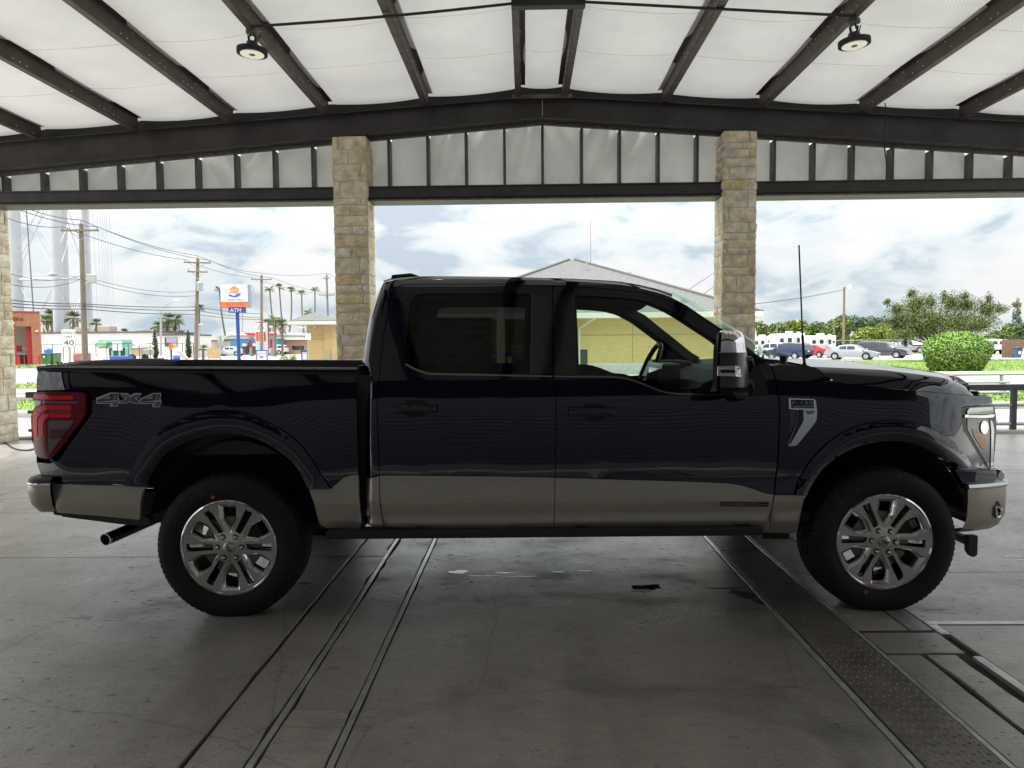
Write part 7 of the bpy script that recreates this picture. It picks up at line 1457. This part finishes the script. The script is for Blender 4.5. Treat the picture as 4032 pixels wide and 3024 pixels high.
for j in range(6):
    r = []
    for i in range(13): a = 2*math.pi*i/12; q = (1-j/5)**.8; r.append(tuple(b+[.62*q*math.cos(a)*(1+.15*math.sin(3*a)), .5*q*math.sin(a), 1.25*(j/5)**.9]))
    rows.append(r)
mb.grid(rows); mb.build('tarpaulin', mat('tarp_pale', (.58, .58, .60), .7), T, smooth=True)
o = block('red_tarp_stack', xat(283, 79), xat(326, 79), 79, 80.5, 0, zat(300, 1390, 79), mat('tarp_red', (.34, .12, .12), .8, var=.3, vscale=2), None, .1); tag(o, 'stack under a faded red tarpaulin behind the utility pole', 'stack')
o = block('blue_barrel_pile', xat(165, 82), xat(188, 82), 82, 83, .5, zat(175, 1371, 82), mat('barrel_blue', (.05, .14, .44), .5), None, .2); tag(o, 'blue bundle behind the green wheeled bins', 'bundle')
# beige army truck, canopy tent, orange sign, blue barrel, slide
b = gp(545, 1420, 82); T = thing('beige_generator', 'beige box generator on a trailer behind the yard fence', 'generator', tuple(b)); BG = mat('sand_beige', (.46, .40, .25), .6); block('body', xat(511, 82), xat(556, 82), 82, 83.5, .5, zat(530, 1372, 82), BG, T, .04); block('roof_cap', xat(509, 82), xat(558, 82), 81.9, 83.6, zat(530, 1372, 82), zat(530, 1369, 82), BG, T); block('cab', xat(557, 82), xat(582, 82), 82, 83.4, .55, zat(560, 1375, 82), mat('sand_grey', (.34, .33, .28), .6), T, .05)
for x in (520, 570): mb = MB(); q = gp(x, 1420, 81.9); mb.tube([q+[0, 0, .35], q+[0, .3, .35]], .35, 14); mb.build('wheel', RUB, T)
mb = MB(); q0, q1, q2 = at(502, 1350, 86), at(560, 1362, 86), at(552, 1378, 86); mb.prism([(q0[0], q0[2]), (q1[0], q1[2]), (q1[0]-.2, q1[2]-.25), (q0[0], q0[2]-.12)], lambda a, c: (a, 86, c), lambda a, c: (a, 89, c)); T = thing('shade_tent', 'white shade tent with a blue corner in the yard', 'tent', tuple(gp(530, 1420, 86))); mb.build('roof', WHITEW, T)
for x in (505, 556): q = gp(x, 1420, 87); mb = MB(); mb.tube([q, (q[0], 87, zat(x, 1362, 87))], .04, 6); mb.build('pole', METG, T)
b = gp(673, 1420, 72); T = thing('orange_road_sign', 'orange road work sign on a dark post in front of the shop', 'road sign', tuple(b)); OR = mat('sign_orange', (.70, .14, .03), .5); q = at(673, 1362, 72); mb = MB(); mb.tube([q, q+[0, .03, 0]], .24, 18); mb.build('panel', OR, T); q = at(672, 1372, 71.9); block('plate', q[0]-.18, q[0]+.16, 71.9, 71.93, q[2]-.14, q[2]+.1, OR, T); block('post', b[0]-.06, b[0]+.06, 72.05, 72.15, 0, zat(673, 1366, 72), mat('post_dark', (.03, .03, .032), .5), T)
b = gp(690, 1420, 74); mb = MB(); mb.tube([b+[-.2, 0, .32], b+[.4, .3, .32]], .34, 18); tag(mb.build('blue_barrel', mat('barrel_bright_blue', (.02, .10, .62), .4), smooth=True), 'bright blue barrel lying below the orange sign', 'barrel')
b = gp(708, 1420, 76); mb = MB(); mb.prism([(-.3, 1.0), (0, 1.05), (.9, .1), (.7, 0)], lambda a, c: tuple(b+[a, 0, c]), lambda a, c: tuple(b+[a, .5, c])); tag(mb.build('slide', mat('slide_pink', (.50, .36, .34), .6)), 'pale pink slide beside the blue barrel', 'slide')
T = thing('street_lamp', 'grey street lamp with one long arm left of the pole with the transformer', 'street lamp', tuple(gp(634, 1420, 75))); b = gp(634, 1420, 75); tp = at(633, 1226, 75); mb = MB(); mb.tube([b, tp], [.13, .09], 10); mb.build('pole', METG, T, smooth=True); mb = MB(); mb.tube([tp, at(656, 1200, 75), at(676, 1186, 75), at(690, 1184, 75)], .045, 8); mb.tube([at(633, 1240, 75), at(668, 1198, 75)], .03, 6); ar = mb.build('lamp_arm', METG, T, smooth=True); q = at(694, 1184, 75); block('lamp_head', q[0]-.25, q[0]+.3, 74.9, 75.1, q[2]-.05, q[2]+.06, METG, ar, .03); block('base', b[0]-.25, b[0]+.25, 74.8, 75.2, 0, .5, METG, T, .05)
# ---- sign of the credit union
Yc2 = 56; T = thing('pole_sign', 'credit union pole sign with an orange phone number band', 'sign', tuple(gp(934, 1420, Yc2))); P_ = lambda x, y: (xat(x, Yc2), zat(x, y, Yc2)); x0, z1 = P_(873, 1120); x1, z0 = P_(986, 1210); SB = mat('sign_blue', (.03, .06, .30), .5); SG = mat('sign_grey_edge', (.26, .30, .36), .5)
block('cabinet', x0, x1, Yc2, Yc2+.55, z0, z1, SG, T, .02); block('face', x0+.04, x1-.10, Yc2-.015, Yc2-.002, z0+.04, z1-.04, mat('sign_face_white', (.66, .68, .74), .5), T)
zb_ = zat(930, 1188, Yc2); block('orange_band', x0+.04, x1-.10, Yc2-.03, Yc2-.016, z0+.04, zb_, mat('sign_band_orange', (.78, .17, .03), .5), T)
fx = lambda x: xat(850+x/4.148, Yc2); fz = lambda y: zat(930, 1050+y/4.148, Yc2)
mb = MB(); text_mb(mb, '423-5792', (fx(192), Yc2-.031, fz(634)), (1, 0, 0), (0, 0, 1), fx(480)-fx(192), fz(590)-fz(634), .006); mb.build('phone_number', mat('lettering_violet', (.22, .05, .22), .5), T, fix=False)
mb = MB(); text_mb(mb, 'Credit Union', (fx(212), Yc2-.016, fz(553)), (1, 0, 0), (0, 0, 1), fx(452)-fx(212), fz(520)-fz(553), .006); mb.build('lettering', mat('lettering_navy', (.05, .08, .24), .5), T, fix=False)
mb = MB(); mb.prism([(fx(x), fz(y)) for x, y in ((325, 312), (405, 360), (402, 415), (350, 432), (258, 425), (256, 358))], lambda a, c: (a, Yc2-.022, c), lambda a, c: (a, Yc2-.014, c)); mb.build('logo_house', mat('logo_orange', (.76, .26, .04), .5), T)
mb = MB(); text_mb(mb, 'RGV', (fx(278), Yc2-.024, fz(406)), (1, 0, 0), (0, 0, 1), fx(385)-fx(278), fz(374)-fz(406), .004); mb.build('logo_lettering', WHITEW, T, fix=False)
mb = MB(); mb.prism([(fx(x), fz(y)) for x, y in ((222, 462), (262, 450), (300, 470), (345, 470), (350, 445), (400, 432), (434, 440), (415, 475), (360, 500), (300, 498), (258, 488))], lambda a, c: (a, Yc2-.022, c), lambda a, c: (a, Yc2-.014, c)); mb.build('logo_hand', mat('logo_blue', (.06, .12, .58), .5), T)
block('atm_box', fx(220), fx(472), Yc2-.0, Yc2+.5, fz(752), fz(666), SB, T, .01); mb = MB(); text_mb(mb, 'ATM', (fx(246), Yc2-.004, fz(742)), (1, 0, 0), (0, 0, 1), fx(428)-fx(246), fz(680)-fz(742), .01); mb.build('atm_lettering', WHITEW, T, fix=False)
mb = MB(); mb.tube([(fx(350), Yc2+.25, -.1), (fx(346), Yc2+.25, fz(745))], .14, 12); mb.build('pole', SB, T, smooth=True)
# enter and exit sign
Ye = 50; T = thing('direction_sign', 'small white direction sign with enter and exit arrows', 'sign', tuple(gp(1028, 1420, Ye))); ex = lambda x: xat(850+x/4.148, Ye); ez_ = lambda y: zat(1028, 1050+y/4.148, Ye)
block('panel', ex(662), ex(822), Ye, Ye+.06, ez_(1462), ez_(1375), SGN, T); block('header', ex(650), ex(830), Ye-.01, Ye+.08, ez_(1378), ez_(1364), SB, T)
for a in (650, 822): block('post', ex(a), ex(a+9), Ye-.01, Ye+.08, 0, ez_(1364), SB, T)
mb = MB(); text_mb(mb, 'ENTER', (ex(672), Ye-.001, ez_(1424)), (1, 0, 0), (0, 0, 1), ex(770)-ex(672), ez_(1404)-ez_(1424), .004); text_mb(mb, 'EXIT', (ex(672), Ye-.001, ez_(1454)), (1, 0, 0), (0, 0, 1), ex(745)-ex(672), ez_(1434)-ez_(1454), .004)
for yy in (1414, 1444): mb.prism([(ex(782), ez_(yy+3)), (ex(798), ez_(yy+3)), (ex(798), ez_(yy+9)), (ex(812), ez_(yy)), (ex(798), ez_(yy-9)), (ex(798), ez_(yy-3)), (ex(782), ez_(yy-3))], lambda a, c: (a, Ye-.004, c), lambda a, c: (a, Ye-.001, c))
mb.build('lettering', mat('lettering_navy', (.05, .08, .24), .5), T, fix=False)
T = thing('slim_sign', 'slim blue framed sign beside the yellow kiosk', 'sign', tuple(gp(1198, 1420, 46))); X = xat(1198, 46); block('panel', X-.16, X+.16, 46, 46.05, .05, zat(1198, 1385, 46), SGN, T)
for dx in (-.22, .16): block('frame', X+dx, X+dx+.06, 45.98, 46.07, 0, zat(1198, 1381, 46), SB, T)
block('top_bar', X-.22, X+.22, 45.98, 46.07, zat(1198, 1385, 46), zat(1198, 1379, 46), SB, T)
T = thing('parking_sign', 'small white parking sign on a post at the kiosk wall', 'sign', tuple(gp(1213, 1420, 43))); X = xat(1213, 43); block('plate', X-.17, X+.17, 43, 43.02, zat(1213, 1338, 43), zat(1213, 1313, 43), SGN, T); block('post', X-.03, X+.03, 43.03, 43.07, 0, zat(1213, 1320, 43), METG, T)
for x, rx, lab in ((1118, 20, 'left one of two low bright shrubs beside the kiosk'), (1154, 19, 'right one of two low bright shrubs beside the kiosk')):
    b = gp(x, 1420, 47); T = thing('shrub', lab, 'shrub', tuple(b), 'low shrubs by the kiosk'); mb = MB(); crown(mb, b+np.array([0, 0, .5]), (rx*47/FPX, .4, .45), 500, .05); mb.build('foliage', leafmat('leaf_shrub', (.20, .28, .05), .4, 4), T, fix=False); mb = MB(); mb.tube([b, b+[0, 0, .5]], .04, 6); mb.build('stem', WOOD, T)
# ---- gas station
Yg = 104; gs = thing('gas_station_canopy', 'red and white gas station canopy behind the price sign', 'gas station', (xat(1030, Yg), Yg, 0)); Gx = lambda x: xat(850+x/4.148, Yg); Gz = lambda y: zat(1000, 1050+y/4.148, Yg); RD_ = mat('station_red', (.55, .025, .03), .5); WS = mat('station_white', (.66, .66, .66), .5)
block('canopy_roof', Gx(170), Gx(1180), Yg, Yg+9, Gz(1120), Gz(1075), WS, gs); block('underside', Gx(190), Gx(1150), Yg+.2, Yg+8.8, Gz(1148), Gz(1122), mat('canopy_under', (.42, .42, .42), .6), gs)
mb = MB(); mb.prism([(Gx(x), Gz(y)) for x, y in ((460, 1078), (1010, 1095), (985, 1130), (600, 1120), (530, 1118))], lambda a, c: (a, Yg-.05, c), lambda a, c: (a, Yg-.004, c)); mb.build('red_band', RD_, gs)
for x in (520, 862):
    block('column', Gx(x-16), Gx(x+20), Yg+1, Yg+1.8, 0, Gz(1150), mat('column_grey', (.40, .40, .41), .5), gs); block('column_panel', Gx(x-20), Gx(x+22), Yg+.95, Yg+1.0, Gz(1322), Gz(1195), RD_, gs)
for x, lab in ((440, 'left fuel pump with red trim under the gas station canopy'), (610, 'right fuel pump with red trim under the gas station canopy')):
    T = thing('fuel_pump', lab, 'fuel pump', (Gx(x), Yg+1, 0), 'fuel pumps'); block('cabinet', Gx(x-28), Gx(x+28), Yg+.6, Yg+1.2, .2, Gz(1300), mat('pump_dark', (.06, .06, .065), .4), T, .04); block('topper', Gx(x-34), Gx(x+34), Yg+.5, Yg+1.3, Gz(1300), Gz(1250), WS, T, .05); block('red_trim', Gx(x-30), Gx(x+30), Yg+.55, Yg+.6, Gz(1435), Gz(1410), RD_, T)
Yp = 92; ps = thing('price_sign', 'tall red and white fuel price sign behind the utility pole', 'sign', (xat(1030, Yp), Yp, 0)); Px = lambda x: xat(850+x/4.148, Yp); Pz = lambda y: zat(1030, 1050+y/4.148, Yp)
block('frame', Px(648), Px(832), Yp, Yp+.4, 0, Pz(905), mat('price_frame', (.48, .49, .52), .5), ps); block('logo_panel', Px(660), Px(815), Yp-.03, Yp-.002, Pz(1062), Pz(920), SGN, ps); block('red_top', Px(655), Px(815), Yp-.02, Yp-.001, Pz(918), Pz(906), RD_, ps); block('price_panel', Px(663), Px(816), Yp-.03, Yp-.002, Pz(1215), Pz(1068), RD_, ps)
mb = MB(); 
for k, (cx_, cy_) in enumerate(((718, 1000), (765, 1000), (742, 960))):
    P0 = [(cx_, cy_-34), (cx_+34, cy_), (cx_, cy_+34), (cx_-34, cy_)]; P1_ = [(cx_, cy_-18), (cx_+18, cy_), (cx_, cy_+18), (cx_-18, cy_)]
    for i in range(4): j = (i+1) % 4; mb.prism([(Px(a), Pz(c)) for a, c in (P0[i], P0[j], P1_[j], P1_[i])], lambda a, c: (a, Yp-.045-.002*k, c), lambda a, c: (a, Yp-.032, c))
mb.build('green_logo', mat('logo_green', (.02, .28, .08), .5), ps)
for yy in (1240, 1300, 1345): block('info_strip', Px(668), Px(812), Yp-.02, Yp-.001, Pz(yy+30), Pz(yy), mat('strip_pale_blue', (.30, .46, .62), .5), ps)
mb = MB(); 
for yy in (1112, 1160, 1208): text_mb(mb, '2.99', (Px(690), Yp-.033, Pz(yy)), (1, 0, 0), (0, 0, 1), Px(790)-Px(690), Pz(yy-34)-Pz(yy), .006)
mb.build('price_digits', mat('digits_yellow', (.75, .60, .35), .5), ps, fix=False)
T = thing('shop_building', 'gas station shop with a blue wall band behind the pumps', 'building', (Gx(600), 122, 0)); block('wall', xat(862, 122), xat(1090, 122), 122, 130, 0, zat(960, 1334, 122), mat('shop_blue', (.06, .30, .52), .6), T); block('parapet', xat(855, 122), xat(1100, 122), 121.8, 130, zat(960, 1334, 122), zat(960, 1322, 122), mat('shop_parapet', (.52, .48, .42), .7), T)
for x in (955, 1005): block('window', xat(x, 122), xat(x+36, 122), 121.9, 122, .4, zat(960, 1350, 122), DGL, T)
T = thing('brick_shop', 'low brown brick shop right of the gas station', 'building', (xat(1140, 125), 125, 0)); block('wall', xat(1086, 125), xat(1225, 125), 125, 133, 0, zat(1140, 1338, 125), mat('brown_brick', (.34, .20, .13), .85, var=.25, vscale=4, world=True), T); block('window', xat(1150, 125), xat(1196, 125), 124.95, 125, .8, zat(1140, 1362, 125), DGL, T); block('roof_edge', xat(1080, 125), xat(1232, 125), 124.7, 133, zat(1140, 1338, 125), zat(1140, 1330, 125), WHITEW, T)
T = thing('grey_shed', 'low grey shed with a flat roof right of the utility pole', 'shed', (xat(800, 110), 110, 0)); block('wall', xat(756, 110), xat(846, 110), 110, 116, 0, zat(800, 1342, 110), mat('shed_grey', (.40, .38, .35), .8), T); block('roof_edge', xat(754, 110), xat(850, 110), 109.9, 116, zat(800, 1342, 110), zat(800, 1339, 110), mat('roof_edge_brown', (.10, .085, .08), .7), T)
T = thing('long_store', 'long pale store building with a flat roof far behind the shed', 'building', (xat(870, 150), 150, 0)); block('wall', xat(758, 150), xat(1000, 150), 150, 160, 0, zat(870, 1322, 150), mat('store_pale', (.55, .50, .44), .8), T); block('red_gable', xat(846, 149.8), xat(880, 149.8), 149.8, 150, 0, zat(870, 1345, 150), mat('store_red', (.48, .12, .07), .7), T)
A = gp(815, 1420, 88); T = thing('plank_fence', 'light brown plank fence beside the grey shed', 'fence', tuple(A)); X = xat(815, 88)
while X < xat(866, 88): block('plank', X, X+.14, 88, 88.03, 0, zat(840, 1369, 88)+random.uniform(-.03, .03), mat('light_planks', (.46, .32, .17), .8, var=.2, vscale=2, world=True), T); X += .15
for z in (.3, 1.0): block('rail', xat(815, 88), xat(866, 88), 88.03, 88.08, z, z+.08, mat('light_planks', (.46, .32, .17), .8), T)
b = gp(869, 1420, 66); T = thing('yield_sign', 'pale triangular road sign seen from behind on a grey post', 'road sign', tuple(b)); mb = MB(); mb.prism([(xat(846, 66), zat(869, 1322, 66)), (xat(892, 66), zat(869, 1322, 66)), (xat(869, 66), zat(869, 1362, 66))], lambda a, c: (a, 65.98, c), lambda a, c: (a, 66.0, c)); mb.build('panel', mat('sign_back_grey', (.52, .53, .54), .5, .3), T); block('post', b[0]-.06, b[0]+.06, 65.9, 65.97, 0, zat(869, 1322, 66), METG, T)
# ---- palms
def palm(label, x, yt, Y, rc, lean=0, skirt=False, nf=26, base_x=None, grp='tall thin palms behind the gas station'):
    b = gp(base_x or x, 1420, Y); top = at(x, yt, Y); T = thing('palm_tree', label, 'palm tree', tuple(b), grp); mb = MB(); n = 10; path = [b+(top-b)*k/n+np.array([lean*math.sin(math.pi*k/n), 0, 0]) for k in range(n+1)]; r0 = max(.16, rc*.11); mb.tube(path, [r0*1.2*(1-.35*k/n) for k in range(n+1)], 8); mb.build('trunk', mat('palm_bark', (.17, .13, .09), .9), T, smooth=True); mb = MB()
    for k in range(nf):
        a = random.uniform(0, 2*math.pi); el = random.uniform(-.45, 1.2); d = np.array([math.cos(a)*math.cos(el), math.sin(a)*math.cos(el), math.sin(el)]); sd = np.cross(d, [0, 0, 1]); sd /= np.linalg.norm(sd)+1e-6; Lf = rc*random.uniform(.8, 1.15); c = top+d*Lf*.5
        # fan leaf: ribs drooping at the tips
        for j in range(-4, 5):
            t = j*.22; tip = top+(d*math.cos(t)+sd*math.sin(t))*Lf+np.array([0, 0, -.18*Lf*(1+abs(t))]); w = sd*.05*Lf; mid = top*.45+tip*.55+np.array([0, 0, .06*Lf]); mb.add([top+d*.1*Lf, mid-w, tip, mid+w], [(0, 1, 2, 3)])
    mb.build('crown', leafmat('leaf_palm', (.15, .19, .07), .5, 1.2), T, fix=False)
    if skirt:
        mb = MB()
        for k in range(40):
            a = random.uniform(0, 6.28); z = random.uniform(-.2, -1.0)*rc; q = top+np.array([math.cos(a)*rc*.3, math.sin(a)*rc*.3, z]); mb.add([q, q+[.08*rc*math.cos(a), .08*rc*math.sin(a), -.45*rc], q+[.1*rc, 0, -.2*rc]], [(0, 1, 2)])
        mb.build('dead_fronds', mat('dead_palm', (.30, .24, .15), .9), T, fix=False)
for i, (x, yt, bx, ln, lab) in enumerate(((864, 1140, 905, -.3, 'tall thin palm left of the credit union sign'), (1062, 1137, 1100, -.3, 'tall thin palm first to the right of the utility pole'), (1100, 1130, 1130, -.2, 'tall thin palm with a ragged crown, second right of the pole'), (1146, 1140, 1120, .6, 'tall thin palm with a curved trunk above the price sign'), (1188, 1156, 1210, -.3, 'tall thin palm above the left edge of the kiosk roof'), (1240, 1138, 1236, .1, 'tall thin palm rising behind the kiosk roof'))):
    palm(lab, x, yt, 128+i*2, 1.15, ln, nf=14, base_x=bx)
for x, yt, Y, rc, lab, sk in ((1084, 1258, 100, 1.3, 'bushy palm right of the price sign', True), (1055, 1270, 102, 1.1, 'bushy palm beside the price sign', True), (1112, 1272, 101, 1.2, 'bushy palm with dead fronds left of the kiosk', True), (1215, 1232, 112, 1.1, 'low palm crown touching the kiosk roof', False), (186, 1262, 108, 2.0, 'bushy palm beside the fire station', True), (205, 1238, 118, 1.6, 'palm behind the water tower leg', True), (289, 1250, 112, 1.7, 'bushy palm between the water tower legs', True), (380, 1270, 118, 1.2, 'palm behind the thickest utility pole', True), (490, 1305, 120, .9, 'small palm above the white workshop roof', False), (622, 1282, 116, 1.4, 'bushy palm behind the street lamp', True), (658, 1252, 112, 1.5, 'palm with pale fronds right of the street lamp', True), (690, 1258, 112, 1.6, 'palm with pale fronds above the white shop', True), (655, 1295, 118, 1.2, 'low palm behind the white shop roof', False), (716, 1310, 118, .8, 'small palm right of the shop cooling unit', False), (785, 1214, 130, 1.3, 'palm crown behind the pole with the transformer', False), (800, 1372, 84, .7, 'small potted looking palm by the plank fence', False)):
    palm(lab, x, yt, Y, rc, 0, sk, 22, grp='bushy palms on the left')
for x, yt, Y, lab in ((955, 1208, 140, 'grey sign pole rising behind the gas station canopy'), (1190, 1292, 130, 'floodlight pole behind the price sign'), (784, 1280, 90, 'dark lamp pole right of the utility pole')):
    b = gp(x, 1420, Y); T = thing('light_pole', lab, 'light pole', tuple(b), 'light poles on the left'); tp = at(x, yt, Y); mb = MB(); mb.tube([b, tp], [.14, .09], 8); mb.build('pole', METG, T, smooth=True); block('lamp_head', tp[0]-.5, tp[0]+.5, Y-.1, Y+.1, tp[2]-.03, tp[2]+.12, METG, T, .03)
